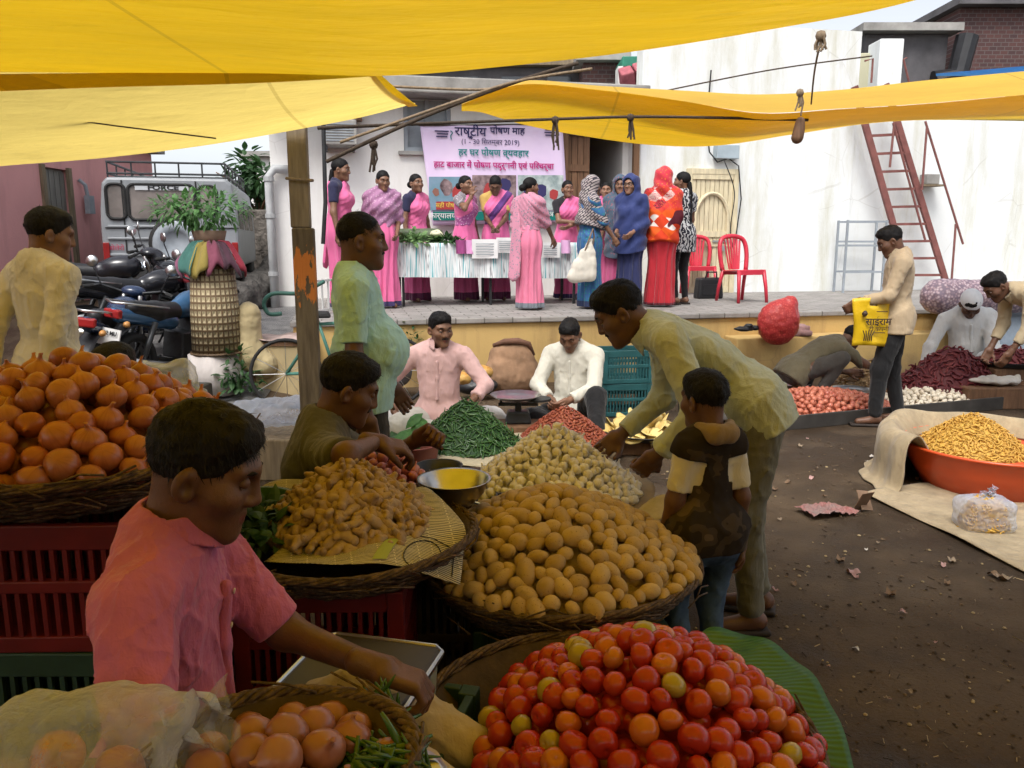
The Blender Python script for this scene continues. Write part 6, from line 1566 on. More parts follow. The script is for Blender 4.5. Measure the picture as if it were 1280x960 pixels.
t = empty('black_tray', 'small black tray with raised edge at the garlic front', 'tray', V(645, 636, 2.84)); MB().box((0, 0, .005), (.15, .10, .01)).box((0, -.05, .025), (.15, .006, .04)).box((0, .05, .025), (.15, .006, .04)).box((-.072, 0, .025), (.006, .094, .04)).box((.072, 0, .025), (.006, .094, .04)).build('tray', M['blackplastic'], t)
SHc = V(478, 600, 2.72)
basket('small wicker basket of pink shallots by the vendor in grey', SHc, .15, .06, 11, loose=12)
heap('shallot', 'shallot', 'pink shallots in the small basket', 'pink shallot in the small basket by the vendor', SHc, (.14, .13), .10, meshes(lambda i: M_onion(i+40, .020), 4, MSH), .04, .033, seed=31, pw=1.4, heaplabel='lower layer of pink shallots')
crate('crate under the shallot basket', (SHc.x-.02, SHc.y+.02, 0), (.34, .34, SHc.z-.062), brownc)
# electronic scale
ec = V(450, 843, 1.62)
t = empty('platform_scale', 'electronic platform scale with dark square plate and grey green casing', 'scale', ec-Vector((0, 0, .13)), rad(-14))
csg = mat('scale_casing', (.25, .29, .25), .5, .15, 5, bump=.05)
MB().box((0, 0, .055), (.26, .26, .11), taper=1.05).build('casing', csg, t, bevel=.012)
pl = MB().box((0, 0, .128), (.30, .29, .026)).build('plate', mat('scale_plate', (.06, .05, .04), .35, .2, 5, metal=.6, bump=.05), t, bevel=.012)
g = MB(); g.tube([(x*.149, y*.144, .139) for x, y in ((-1, -.85), (-.85, -1), (.85, -1), (1, -.85), (1, .85), (.85, 1), (-.85, 1), (-1, .85))], .0045, 6, closed=True); g.build('plate_edge', M['steel'], t)
crate('green crate under the platform scale', (ec.x, ec.y+.02, 0), (.42, .42, ec.z-.132), grc, rad(-14))
# seat, foot crate for the pink shirt man
crate('wooden brown crate used as a seat by the man in pink', (sx-.05, sy, 0), (.40, .36, .41), brownc); crate('dark crate under the feet of the man in pink', (sx+.56, sy, 0), (.42, .40, .33), grc)
# front low table with small basket, bags and chillies
t = empty('plank_table', 'rough plank table at the very front edge', 'table', (-.52, .96, 0))
MB().box((0, 0, .714), (.76, .46, .03)).build('top', M['wood'], t)
for x in (-.35, .35):
    for y in (-.2, .2): MB().box((x, y, .349), (.05, .05, .698)).build('leg', M['woodgrey'], t)
FB = Vector((-.335, 1.05, .822))
basket('small wicker basket of pale onions at the front edge', FB, .19, .09, 13, rr=.006, sp=.012, rimr=.014, loose=60)
heap('onion', 'onion', 'pale onions in the small front basket', 'pale pinkish onion in the small front basket', FB+Vector((0, 0, -.045)), (.155, .155), .055, meshes(lambda i: M_onion(i+60, .034), 4, MO2), .066, .056, seed=41, pw=2, heaplabel='lower layer of pale onions in the front basket')
k = NT('milky_plastic'); v = k.coord(); k.col((.70, .80, 1.0)); k.setp(.12, 0, .8); k.b.inputs['Transmission Weight'].default_value = .0
lw = k.n('LayerWeight'); lw.inputs[0].default_value = .35; tr = k.n('BsdfTransparent'); tl = k.n('BsdfTranslucent'); tl.inputs[0].default_value = (.75, .76, .78, 1); mx = k.n('MixShader'); mx.inputs[0].default_value = .3; mx2 = k.n('MixShader'); mx2.inputs[0].default_value = .42
k.l(k.b.outputs[0], mx.inputs[1]); k.l(tl.outputs[0], mx.inputs[2]); k.l(k.math('SUBTRACT', .74, k.math('MULTIPLY', lw.outputs['Facing'], .62)), mx2.inputs[0]); k.l(mx.outputs[0], mx2.inputs[1]); k.l(tr.outputs[0], mx2.inputs[2]); k.l(mx2.outputs[0], k.out.inputs[0])
vo = k.n('TexVoronoi', feature='DISTANCE_TO_EDGE'); vo.inputs['Scale'].default_value = 9; k.l(v, vo.inputs['Vector']); k.bump(k.math('ADD', vo.outputs['Distance'], k.noise(v, 30, 5)), 1., .03); M['milky'] = k.m
bgp = V(95, 945, 1.0)
tag(MB().box((0, 0, (bgp.z-.075-.73)/2), (.24, .2, bgp.z-.075-.73)).build('wooden_box', M['wood'], bevel=.006, loc=(bgp.x, bgp.y, .73)), 'small wooden box under the milky plastic bag', 'box')
t = empty('plastic_bag', 'crumpled milky plastic bag lying at the bottom left corner', 'bag', bgp)
g = Impl().ell((0, 0, 0), (.13, .10, .085)).ell((.07, .03, .03), (.075, .07, .05)).ell((-.08, .02, .01), (.07, .08, .06)); g.rc((.08, .02, .03), (.13, .04, .05), .03, .02, .03)
g.disp = lambda X: .010*(.4-np.abs(nz(X, 34)))+.005*(.4-np.abs(nz(X, 90))); vs, fs = g.mesh(.006); link('bag_body', np_mesh('bag_body', vs, fs), M['milky'], t)
def crumple(p, q, w):
    return MB().grid(lambda a, b: (Vector(p).lerp(Vector(q), a)+Vector((0, 0, (b-.5)*w))+Vector((.01*math.sin(b*13+a*5), .02*math.sin(b*9+a*11), .008*math.sin(a*21)))), 12, 10)
crumple((.10, .02, .0), (.20, .05, .02), .12).build('bag_mouth', M['milky'], t, smooth=True)
for i, (u, v_, Y) in enumerate(((72, 948, .98), (150, 965, 1.0))):
    o = bpy.data.objects.new('onion', meshes(lambda i: M_onion(80+i, .036), 1, MO)[0]); COL.objects.link(o); o.location = V(u, v_, Y); o.rotation_euler = (.8, .3, i); tag(o, ['onion inside the milky plastic bag, nearest its left end', 'onion inside the milky plastic bag, right of the first'][i], 'onion')
t = tag(MB().lathe([(0, -.012), (.07, -.01), (.095, 0), (.10, .006), (.09, .006), (0, -.004)], 30).build('steel_plate', M['steel'], smooth=True, loc=V(478, 985, 1.05)), 'dark rimmed plate of green chillies at the bottom edge', 'plate')
heap('green_chilli', 'chilli', 'green chillies on the front plate', 'green chilli on the plate at the bottom edge', V(478, 985, 1.06), (.075, .075), .055, meshes(M_chilli, 4, MCH), .010, .014, nmax=60, seed=51, flat=1, szv=.2, corem=M['leafdark'], heaplabel='lower green chillies on the front plate', sink=.1)
heap('green_chilli', 'chilli', 'green chillies in the hand of the man in pink', 'green chilli gathered under the hand of the man in pink', V(470, 905, 1.36), (.05, .05), .05, meshes(M_chilli, 3, MCH), .010, .014, nmax=40, seed=52, flat=1, core=False, sink=.1)
# ---------------- middle ground: sellers in front of the stage ----------------
jute = mat('brown_jute', (.33, .20, .12), .95, .25, 5, bump=.6, bscale=120)
def sack(name, label, cat, loc, build, m, vox=.014, rz=0, disp=(.012, 30, .006, 80), extra=None):
    t = empty(name, label, cat, loc, rz); g = Impl(); build(g)
    g.disp = lambda X: disp[0]*(.4-np.abs(nz(X, disp[1])))+disp[2]*nz(X, disp[3])
    vs, fs = g.mesh(vox); link(name+'_body', np_mesh(name, vs, fs), m, t)
    return t
HC = V(583, 556, 5.45); HC.z = .17
heap('green_chilli', 'chilli', 'green chillies heaped on the mat', 'slender green chilli in the big heap before the seated seller', HC, (.375, .36), .33, meshes(M_chilli, 6, MCH), .014, .026, seed=61, pw=1.15, flat=1, szv=.25, corem=M['leafdark'], heaplabel='lower layer of the green chilli heap', sink=.2)
t = tag(MB().box((0, 0, .075), (1.05, .9, .15)).build('wooden_pallet', M['woodgrey'], bevel=.01, loc=(HC.x, HC.y, 0)), 'low wooden pallet under the green chilli heap', 'pallet')
tag(MB().grid(lambda a, b: Vector(((a-.5)*1.3, (b-.5)*1.05-.03, .01*math.sin(a*17+b*5)-.14*max(0, abs(a-.5)*2-.82)/.18*.5)), 26, 12).build('pale_mat', cloth('pale_mat', (.42, .36, .24)), smooth=True, solid=.006, loc=(HC.x, HC.y, .16)), 'pale sacking mat spread under the green chillies', 'mat')
for i, (u, v_, Y, s_) in enumerate(((508, 545, 5.1, .20), (495, 550, 5.2, .16), (522, 530, 5.25, .15))):
    t = empty('big_leaf', ['broad green leaf hanging in front of the pale pink seller', 'darker broad leaf left of the first', 'smaller broad leaf beside the chilli heap'][i], 'leaf', V(u, v_, Y))
    m_ = MB(); rr_ = random.Random(i)
    for q in range(3): leafpoly(m_, Vector((rr_.uniform(-.04, .04), 0, rr_.uniform(-.05, .08))), Vector((rr_.uniform(-1, .6), -.5, rr_.uniform(-.6, .5))), Vector((0, -.5, 1)), s_, s_*.6, .25)
    m_.build('blade', M['leaf'] if i != 1 else M['leafdark'], t); MB().tube([(0, 0, 0), (.02, .03, -.25), (.05, .05, -V(u, v_, Y).z+.02)], .006, 5).build('stalk', M['leaf'], t)
tag(MB().lathe([(0, 0), (.13, 0), (.17, .26), (.18, .27), (.16, .27), (.12, .02), (0, .02)], 24).build('red_tub', mat('brick_red_plastic', (.20, .05, .035), .5, .2), smooth=True, loc=(V(515, 560, 5.0).x, 5.05, 0)), 'brick red plastic tub holding the broad leaves', 'tub')
sack('white_sack', 'plump white sack lying beneath the seller in pale pink', 'sack', (V(552, 500, 6.2).x, 6.25, .12), lambda g: g.rc((-.38, 0, 0), (.38, 0, .0), .14, .15), cloth('white_sack_cloth', (.62, .61, .60)))
# dried red pods in a rolled down sack
PC = V(706, 552, 5.72); PC.z = .13
tag(MB().lathe([(0, -.02), (.36, -.02), (.42, .02), (.43, .09), (.40, .13), (.36, .12), (.345, .06), (.30, .03), (0, .02)], 40, fn=lambda a, q, z: 1+.035*math.sin(a*4+1)+.02*math.sin(a*9)).build('rolled_sack', burl, smooth=True, loc=(PC.x, PC.y, .02)), 'burlap sack rolled down around the dried red pods', 'sack')
heap('dried_pod', 'dried pod', 'dried red pods heaped in the rolled sack', 'small reddish brown dried pod in the rolled down sack', PC-Vector((0, 0, .02)), (.36, .35), .26, meshes(M_pod, 5, MPO), .017, .0215, seed=62, pw=1.2, flat=1, szv=.2, heaplabel='dried red pods in the rolled sack')
# old beam scale
t = empty('shop_scale', 'old black shop scale with a yellowish steel pan between the two sellers', 'scale', at3(648, 5.95))
MB().box((0, 0, .1), (.34, .28, .2)).build('wooden_stand', M['wood'], t, bevel=.01)
MB().box((0, 0, .25), (.20, .14, .09), taper=.8).box((0, 0, .32), (.05, .05, .08)).build('housing', M['darkmetal'], t, bevel=.01)
MB().bar((-.15, 0, .345), (.15, 0, .345), .03, .025).tube([(-.13, 0, .34), (-.13, 0, .39)], .01).tube([(.13, 0, .34), (.13, 0, .39)], .01).build('beam', M['darkmetal'], t)
MB().lathe([(0, .39), (.14, .39), (.19, .415), (.195, .42), (.14, .40), (0, .395)], 28, (-.02, 0, 0)).build('pan', M['steel'], t, smooth=True)
MB().lathe([(0, .392), (.1, .392), (.1, .375), (0, .375)], 20, (.15, 0, 0)).build('weight_plate', M['darkmetal'], t)
# sack, packets, plate of papad, teal crates at the stage foot
sk = V(640, 475, 8.2)
t = sack('jute_sack', 'full brown jute sack standing against the yellow stage wall', 'sack', (sk.x, 8.25, 0), lambda g: (g.ell((0, 0, .20), (.30, .22, .24), None, .1), g.ell((0, 0, .42), (.22, .17, .15), None, .1), g.plane((0, 0, .0), (0, 0, -1))), jute, .016)
MB().tube([(-.19, -.06, .50), (-.08, -.13, .55), (.06, -.13, .555), (.17, -.08, .52), (.23, -.06, .40)], [.02, .03, .035, .03, .012], 7).build('folded_mouth', mat('dark_jute', (.17, .09, .06), .95, .2), t, smooth=True)
orp = mat('orange_packet', (.62, .26, .03), .35, .35, 14, col2=(.70, .45, .15), bump=.5, bscale=14, bdist=.02)
for i, (u, v_, Y) in enumerate(((600, 464, 7.9), (572, 472, 7.4))):
    sack('snack_packet', ['orange patterned packet lying left of the jute sack', 'second orange packet behind the arm of the pale pink seller'][i], 'packet', V(u, v_, Y)-Vector((0, 0, .05)), lambda g: g.ell((0, 0, .05), (.14, .09, .065)), orp, .012)
sack('dark_bundle', 'dark plastic bundle under the orange packets', 'bundle', V(595, 487, 7.85)-Vector((0, 0, .02)), lambda g: g.ell((0, 0, .06), (.22, .15, .09)), M['blackplastic'], .014)
sack('dark_bundle', 'grey dark bundle behind the mint shirted man against the stage', 'bundle', V(478, 460, 7.9)-Vector((0, 0, .2)), lambda g: g.ell((0, 0, .16), (.3, .2, .2)), mat('grey_cloth_bundle', (.13, .12, .12), .9, .4, 5), .016)
bush('leafy_weeds', 'leafy weeds growing against the yellow stage wall behind the mint shirted man', 'weeds', V(505, 455, 8.5), (.30, .12, .45), 240, .06, .03, M['leafdark'], 21, M['leafdark'])
for j in range(2): crate(['lower teal crate behind the bending man', 'upper teal crate behind the bending man'][j], (at3(782, 7.2).x, 7.2, .01+.3*j), (.46, .36, .295), tealc, .1+.06*j, group='teal crates by the stage')
PP = V(806, 534, 5.9)
bowl('wide black plate of thin yellow crisps', PP-Vector((0, 0, .06)), .33, .05, M['blackplastic'], 'black_plate', 'plate', .8)
ycr = prodmat('yellow_crisp', [(.60, .45, .14), (.66, .52, .22), (.55, .38, .10)], .6, .3)
def M_crisp(s):
    r = random.Random(s); return MB().lathe([(0, .004), (.05, .004), (.068, .0), (.05, -.003), (0, -.003)], 14, fn=lambda a, q, z: 1+.12*math.sin(a*3+s)).v and recal(MB().lathe([(0, .004), (.05, .004), (.068, .0), (.05, -.003), (0, -.003)], 14, fn=lambda a, q, z: 1+.12*math.sin(a*3+s)), lambda p: p+Vector((0, 0, .25*abs(p.x)*math.sin(s+p.y*20)+.15*p.y)))
heap('crisp', 'crisp', 'yellow crisps on the black plate', 'thin yellow crisp on the wide black plate', PP+Vector((0, 0, -.03)), (.29, .26), .13, meshes(M_crisp, 4, ycr), .05, .075, seed=63, pw=1.3, flat=1, heaplabel='lower yellow crisps')
t = empty('wooden_stand', 'low wooden box under the black plate of crisps', 'box', (PP.x, PP.y+.02, 0)); MB().box((0, 0, (PP.z-.062)/2), (.5, .4, PP.z-.065)).build('box', M['wood'], t, bevel=.01)
# ---------------- right side: trays along the stage ----------------
q0, q1 = G(930, 543), G(1420, 495); qd = (q1-q0).normalized(); qn = Vector((-qd.y, qd.x, 0)); ql_ = (q1-q0).length; qa = math.atan2(qd.y, qd.x)
traym = mat('dark_tray_metal', (.055, .05, .045), .6, .3, 6, metal=.3, bump=.15)
t = empty('long_tray', 'long dark shallow metal tray on the ground along the right side', 'tray', q0, qa)
MB().box((ql_/2, .5, .015), (ql_, 1.0, .02)).build('base', traym, t); MB().box((ql_/2, 0, .06), (ql_, .025, .12)).build('front_edge', traym, t, bevel=.005); MB().box((ql_/2, 1.0, .05), (ql_, .025, .10)).build('back_edge', traym, t); MB().box((2.35, .5, .05), (.02, .98, .09)).build('divider', traym, t)
def onq(a, d, z=.03): return q0+qd*a+qn*d+Vector((0, 0, z))
ua = lambda u, v_: (G(u, v_)-q0).dot(qd)
c1 = G(1022, 517); c2 = G(1165, 504)
heap('red_onion', 'onion', 'small red onions in the long tray', 'small red onion in the left part of the long tray', onq(ua(1022, 517), .48), (.82, .45), .17, meshes(lambda i: M_onion(i+20, .027), 5, MRO), .054, .048, seed=71, pw=2.2, flat=.2, rz=qa, heaplabel='small red onions in the tray')
heap('white_garlic', 'garlic', 'white garlic in the long tray', 'white garlic bulb in the right part of the long tray', onq(ua(1175, 503), .42), (.78, .38), .13, meshes(lambda i: M_garlic(i, .026), 5, MGW), .05, .046, seed=72, pw=2.2, flat=.2, rz=qa, heaplabel='white garlic in the tray')
for i, (u, v_, Y) in enumerate(((987, 484, 8.0), (1064, 492, 7.75), (1150, 492, 7.9))):
    p = V(u, v_, Y); bowl(['steel plate behind the left end of the red onions', 'steel bowl beside the crouching man in olive', 'steel plate behind the white garlic'][i], p, .20 if i != 2 else .16, .05, M['steel'], 'steel_plate', 'plate')
    tag(MB().box((0, 0, p.z/2-.002), (.3, .3, p.z-.006)).build('wooden_box', M['wood'], loc=(p.x, p.y, 0), bevel=.01), ['low wooden box under the left steel plate', 'low wooden box under the middle steel bowl', 'low wooden box under the right steel plate'][i], 'box')
gp = V(1092, 478, 8.15)
heap('ginger', 'ginger', 'ginger pieces heaped behind the trays', 'brown ginger piece in the small heap behind the man with the carrier bag', Vector((gp.x, gp.y, .12)), (.36, .3), .26, gm, .034, .05, nmax=120, seed=73, pw=1.3, flat=1, heaplabel='lower ginger of the small far heap', corem=MGI)
tag(MB().box((0, 0, .05), (.8, .7, .1)).build('wooden_plank', M['wood'], loc=(gp.x, gp.y, 0), bevel=.01), 'low plank under the far ginger heap', 'plank')
BC = Vector((V(1188, 470, 7.85).x, 7.85, .08))
heap('dried_chilli', 'dried chilli', 'dark red dried chillies in the big heap', 'dark red dried chilli in the big heap before the man in the white cap', BC, (.62, .42), .44, meshes(M_strip, 5, MBE), .022, .05, seed=74, pw=1.25, flat=1, szv=.25, heaplabel='inside of the dark red chilli heap', sink=.2)
tag(MB().box((0, 0, .035), (1.3, .95, .07)).build('wooden_plank', M['wood'], loc=(BC.x, BC.y, 0), bevel=.01), 'low plank under the dark red chilli heap', 'plank')
p = V(1262, 450, 7.8)
heap('dried_chilli', 'dried chilli', 'dark red dried chillies on the far plate', 'dark red dried chilli on the plate right of the white capped man', p, (.28, .2), .14, meshes(M_strip, 4, MBE), .022, .05, nmax=60, seed=75, flat=1, heaplabel='lower dark red chillies on the far plate')
bowl('dark plate holding dark red chillies right of the white capped man', p-Vector((0, 0, .05)), .30, .05, M['darkmetal'], 'dark_plate', 'plate', .8)
tag(MB().box((0, 0, p.z/2-.03), (.5, .4, p.z-.06)).build('wooden_box', M['wood'], loc=(p.x, p.y, 0), bevel=.01), 'box under the far plate of dark red chillies', 'box')
k = NT('net_sack'); v = k.coord(); vo = k.n('TexVoronoi'); vo.inputs['Scale'].default_value = 30; k.l(v, vo.inputs['Vector']); c = k.ramp(vo.outputs['Distance'], [(.12, (.62, .52, .50)), (.4, (.36, .22, .22)), (.65, (.14, .08, .10))]); c = k.mix(.2, c, (.45, .42, .52)); k.col(c); k.setp(.5, 0, .3); k.bump(vo.outputs['Distance'], -.8, .03); M['net'] = k.m
p = V(1230, 372, 9.35)
sack('net_sack', 'long net sack of pinkish garlic lying on the stage edge at the right', 'sack', (p.x, p.y, STZ+.18), lambda g: g.rc((-.52, .0, 0), (.75, .25, -.02), .21, .18, .1), M['net'], .016, disp=(.012, 26, .008, 70))
sheet_g = cloth('grey_tarp_sheet', (.20, .24, .28), .15, .6, .7, 5)
tag(MB().grid(lambda a, b: S(5.2+a*4.2, -.36-.42*(1-b)+.30*max(0, b-.8)/.2+.03*math.sin(a*14)*(1-b), .05+(STZ-.02)*b+.02*math.sin(a*9)), 40, 10).build('grey_sheet', sheet_g, smooth=True, solid=.006), 'grey plastic sheet draped over the stage edge behind the white capped man', 'sheet')
p = V(973, 398, 8.85)
k = NT('red_mesh_sack'); v = k.coord(); vo = k.n('TexVoronoi'); vo.inputs['Scale'].default_value = 42; k.l(v, vo.inputs['Vector']); k.col(k.ramp(vo.outputs['Distance'], [(.15, (.62, .10, .08)), (.5, (.46, .04, .04))])); k.setp(.4, 0, .4); k.bump(vo.outputs['Distance'], -.6, .02)
sack('red_mesh_bag', 'bright red mesh bag stuffed full on the stage edge', 'bag', (p.x, p.y, p.z-.05), lambda g: (g.ell((0, 0, 0), (.23, .18, .25), None, .08), g.rc((.06, 0, .12), (.12, 0, .22), .13, .08, .1)), k.m, .013)
sack('black_sandals_bundle', 'small black bundle lying on the step left of the red mesh bag', 'bundle', V(936, 408, 8.8)-Vector((0, 0, .05)), lambda g: (g.ell((-.06, 0, .02), (.11, .045, .03), None, .01), g.ell((.05, .06, .03), (.11, .045, .03), None, .01), g.ell((.0, 0, .055), (.05, .04, .03), None, .01)), M['blackplastic'], .012)
p = S(LS(980, .5, -.14), -.16, .485)
sack('folded_sacks', 'pile of folded brownish pink sacks on the lower step', 'sacks', p, lambda g: (g.box((0, 0, .03), (.28, .14, .035), None, .02), g.box((.04, 0, .09), (.22, .12, .03), None, .02)), cloth('folded_sack_cloth', (.26, .15, .14), .35), .013, disp=(.012, 30, .004, 80))
sack('pink_sack', 'pinkish sack standing at the right edge behind the tray', 'sack', G(1292, 497), lambda g: g.rc((0, 0, .12), (.03, 0, .42), .16, .13), cloth('pink_sack_cloth', (.42, .24, .20)), .014)
sack('white_cloth', 'crumpled white cloth on the ground right of the dark red heap', 'cloth', V(1245, 470, 7.55)-Vector((0, 0, .06)), lambda g: (g.ell((0, 0, .02), (.26, .12, .035)), g.rc((-.15, -.05, .03), (.2, -.02, .05), .025, .03)), cloth('white_cloth', (.55, .53, .49)), .011, disp=(.025, 26, .008, 70))
t = empty('wooden_box', 'low dark box under the crumpled white cloth', 'box', (V(1245, 470, 7.55).x, 7.52, 0)); MB().box((0, 0, .1), (.7, .3, .2)).build('box', M['wood'], t, bevel=.01)
# red tub of yellow sticks in burlap
TC_ = Vector((3.10, 5.0, 0))
burl2 = cloth('pale_burlap', (.34, .27, .17), .2, .9, .8, 6)
tag(MB().lathe([(0, .0), (.40, 0), (.50, .17), (.535, .27), (.56, .275), (.555, .29), (.525, .285), (.485, .17), (.39, .02), (0, .02)], 48).build('orange_red_tub', mat('orange_red_plastic', (.62, .085, .022), .3, .12, 3, bump=.03, spec=.5), smooth=True, loc=TC_), 'wide orange red plastic tub at the right with burlap round it', 'tub')
def wrapf(a, b):
    th = rad(30)+rad(168)*a; w = float(nz(np.array([[math.cos(th)*2, math.sin(th)*2, b]]), 2.4)[0]); w2 = math.sin(th*13+b*2)*.5+math.sin(th*23+1)*.3
    pr = [Vector((.50, 0, .23)), Vector((.54, 0, .30)), Vector((.60, 0, .36)), Vector((.67, 0, .32)), Vector((.69, 0, .22)), Vector((.69, 0, .12)), Vector((.71, 0, .04)), Vector((.77, 0, .012))]
    p = smooth_poly(pr, b); q = min(1, b*3); r_ = p.x+(.022*w2*q*min(1, b*1.6))+.03*w*q; z = max(.012, p.z+.035*w*math.sin(math.pi*min(1, b*1.3)))
    return Vector((r_*math.cos(th), r_*math.sin(th), z))
g = MB().grid(wrapf, 150, 34)
o = g.build('burlap_wrap', burl2, smooth=True, solid=.010); o.location = TC_; tag(o, 'thick pale burlap sack rolled round the back of the orange red tub', 'sack')
heap('yellow_stick', 'snack stick', 'yellow fried sticks in the tub', 'curled yellow fried stick heaped in the orange red tub', TC_+Vector((-.10, .08, .22)), (.34, .32), .22, meshes(M_stick, 5, MYS), .014, .021, nmax=170, seed=81, pw=1.4, flat=1, heaplabel='yellow fried sticks in the tub', sink=.1)
p = G(1228, 664)
t = sack('snack_bag', 'clear plastic bag packed with yellow sticks standing on the burlap sheet', 'bag', p+Vector((0, 0, .0)), lambda g: g.box((0, 0, .10), (.14, .10, .095), None, .05), M['milky'], .009, disp=(.010, 40, .006, 110))
heap('yellow_stick', 'snack stick', 'yellow sticks packed in the clear bag', 'yellow fried stick packed inside the clear bag', p+Vector((0, 0, .02)), (.125, .09), .165, meshes(M_stick, 4, MYS), .014, .019, nmax=110, seed=83, pw=4, flat=1, heaplabel='yellow sticks inside the clear bag', sink=.2)
crumple((-.02, 0, .20), (.05, .01, .23), .05).build('bag_knot', M['milky'], t, smooth=True)
rows = [[(1080, 618), (1150, 650), (1220, 685), (1300, 725)], [(1112, 612), (1180, 628), (1250, 650), (1330, 680)], [(1150, 606), (1230, 612), (1300, 630), (1370, 650)]]
P_ = [[G(u, v_, .012) for u, v_ in r_] for r_ in rows]
tag(MB().grid(lambda a, b: smooth_poly([smooth_poly(r_, a) for r_ in P_], b)+Vector((0, 0, .012+.012*float(nz(np.array([[a*3, b*2, 0]]), 3)[0]))), 40, 16).build('burlap_sheet', burl2, smooth=True, solid=.004), 'pale burlap sheet spread on the ground under the orange red tub', 'sheet')
p = G(1272, 755)
t = empty('rolled_mat', 'brown rolled mat at the lower right edge', 'mat', p+Vector((0.08, 0, .10)))
g = MB(); g.grid(lambda a, b: Vector((.02+.6*b, (.03+.07*a)*math.cos(a*22), (.03+.07*a)*math.sin(a*22))), 90, 4); g.build('roll', burl, t, smooth=True, solid=.008)
# litter
rl_ = random.Random(9); pm = [mat('scrap_white', (.55, .52, .48), .8, .2), mat('scrap_pink', (.42, .26, .24), .8, .2), mat('scrap_brown', (.20, .13, .08), .8, .2), mat('scrap_dun', (.26, .2, .14), .8, .2)]
scr = []
for i in range(6):
    mb = MB(); mb.grid(lambda a, b: Vector(((a-.5)*.07*(1+.3*math.sin(b*4+i)), (b-.5)*.05, .012*math.sin(a*6+i)+.008*math.cos(b*7))), 5, 4); scr.append(mb.mesh('scrap'))
spots = [(1244, 718), (1253, 722), (1113, 742), (1184, 728), (1065, 714), (992, 728), (1165, 595), (1120, 595), (1100, 600), (1000, 557), (985, 602), (1015, 596), (1090, 570), (968, 611), (1050, 700), (1190, 700), (1230, 540), (1150, 548)]
spots += [(rl_.uniform(940, 1280), rl_.uniform(545, 900)) for _ in range(34)]
for i, (u, v_) in enumerate(spots):
    me = scr[i % 6].copy(); me.materials.append(rl_.choice(pm)); o = bpy.data.objects.new('litter_scrap', me); COL.objects.link(o); o.location = G(u, v_, .014); s_ = rl_.uniform(.15, .5) if i > 17 else rl_.uniform(.45, .9); o.scale = (s_, s_, s_); o.rotation_euler = (rl_.uniform(-.2, .2), rl_.uniform(-.2, .2), rl_.uniform(0, 6))
    tag(o, 'small scrap of litter lying on the brown earth at the right', 'litter', 'scraps of litter on the ground')
mb = MB(); rd = random.Random(77)
for i in range(2200):
    u, v_ = (rd.uniform(620, 1300), rd.uniform(545, 960)) if i < 1600 else (rd.uniform(430, 900), rd.uniform(490, 620))
    p = G(u, v_, .004)
    if p.y < 1.2: continue
    s_ = rd.uniform(.003, .011)*(.5+p.y*.12); a = rd.uniform(0, 6.28)
    if rd.random() < .4: d_ = Vector((math.cos(a), math.sin(a), 0))*s_*rd.uniform(2, 5); mb.tube([p-d_*.5, p+d_*.5+Vector((0, 0, s_*.3))], s_*.22, 3)
    else: mb.lathe([(0, -s_*.2), (s_*rd.uniform(.7, 1.2), 0), (s_*.6, s_*.5), (0, s_*.6)], 5, p, rotm(0, 0, a))
    mb.mi[len(mb.mi)-(len(mb.f)-len(mb.mi)):] = []
    while len(mb.mi) < len(mb.f): mb.mi.append(0)
    mb.k = rd.choice([0, 0, 1, 2])
o = mb.build('ground_debris', [mat('debris_dark', (.06, .04, .025), .9, .3), mat('debris_dun', (.13, .09, .055), .9, .3), mat('debris_straw', (.34, .26, .14), .8, .3)]); tag(o, 'tiny pebbles, straw and peel scattered over the earth', 'debris', kind='stuff')
def cpaper(label, u, v_, m, s_, R=0):
    t = empty('crumpled_paper', label, 'litter', G(u, v_, .01), R)
    MB().grid(lambda a, b: Vector(((a-.5)*.36*s_*(1-.5*b*a), (b-.5)*.2*s_, .022+.022*float(nz(np.array([[a*.36, b*.2, .3]]), 42)[0])+.015*float(nz(np.array([[a*.36, b*.2, .7]]), 110)[0]))), 24, 14).build('paper', m, t, solid=.001)
cpaper('crumpled pinkish white paper lying on the ground before the tub', 1034, 640, mat('crumpled_print', (.45, .36, .33), .7, .5, 12, col2=(.30, .12, .11)), .9, .3)
t = tag(MB().box((0, 0, .07), (.09, .004, .14), rotm(.5, 0, .4)).box((.03, .05, .06), (.09, .004, .12), rotm(-.6, .2, .4)).build('torn_carton', mat('carton', (.22, .14, .09), .8, .3), loc=G(1078, 641, .0)), 'bent brown piece of carton beside the crumpled paper', 'carton')
# ---------------- left side: van, motorcycles, basket stand ----------------
vanw = mat('dull_white_van_paint', (.235, .25, .265), .4, .12, 3, bump=.02, spec=.5); rub = mat('rubber', (.02, .02, .02), .8, .2)
vp0 = V(133, 335, 11.2); vp1 = V(290, 335, 11.2); vw = 1.80; vx = (vp0.x+V(292, 335, 11.2).x)/2; vgz = gz(vx, 11.2)
vt = empty('parked_van', 'dull white parked van with roof rack seen from behind in the alley', 'van', (vx+.05, 11.2, vgz), rad(14))
zb = vp0.z-vgz; ztop = V(200, 222, 11.2).z-vgz
hw_ = (V(290, 300, 11.2).x-vp0.x)/2
prof = [(-hw_, zb), (hw_, zb), (hw_, zb+.55), (hw_*.985, ztop-.42), (hw_*.94, ztop-.08), (hw_*.86, ztop), (-hw_*.86, ztop), (-hw_*.94, ztop-.08), (-hw_*.985, ztop-.42), (-hw_, zb+.55)]
m3 = Matrix(((1, 0, 0), (0, 0, 1), (0, 1, 0)))
mb = MB().prism(prof, 0, 3.5, m3); mb.build('body', vanw, vt, bevel=.04)
def vu(u, v_, y=-.012): p = V(u, v_, 11.2); return Vector((p.x-vx, y, p.z-vgz))
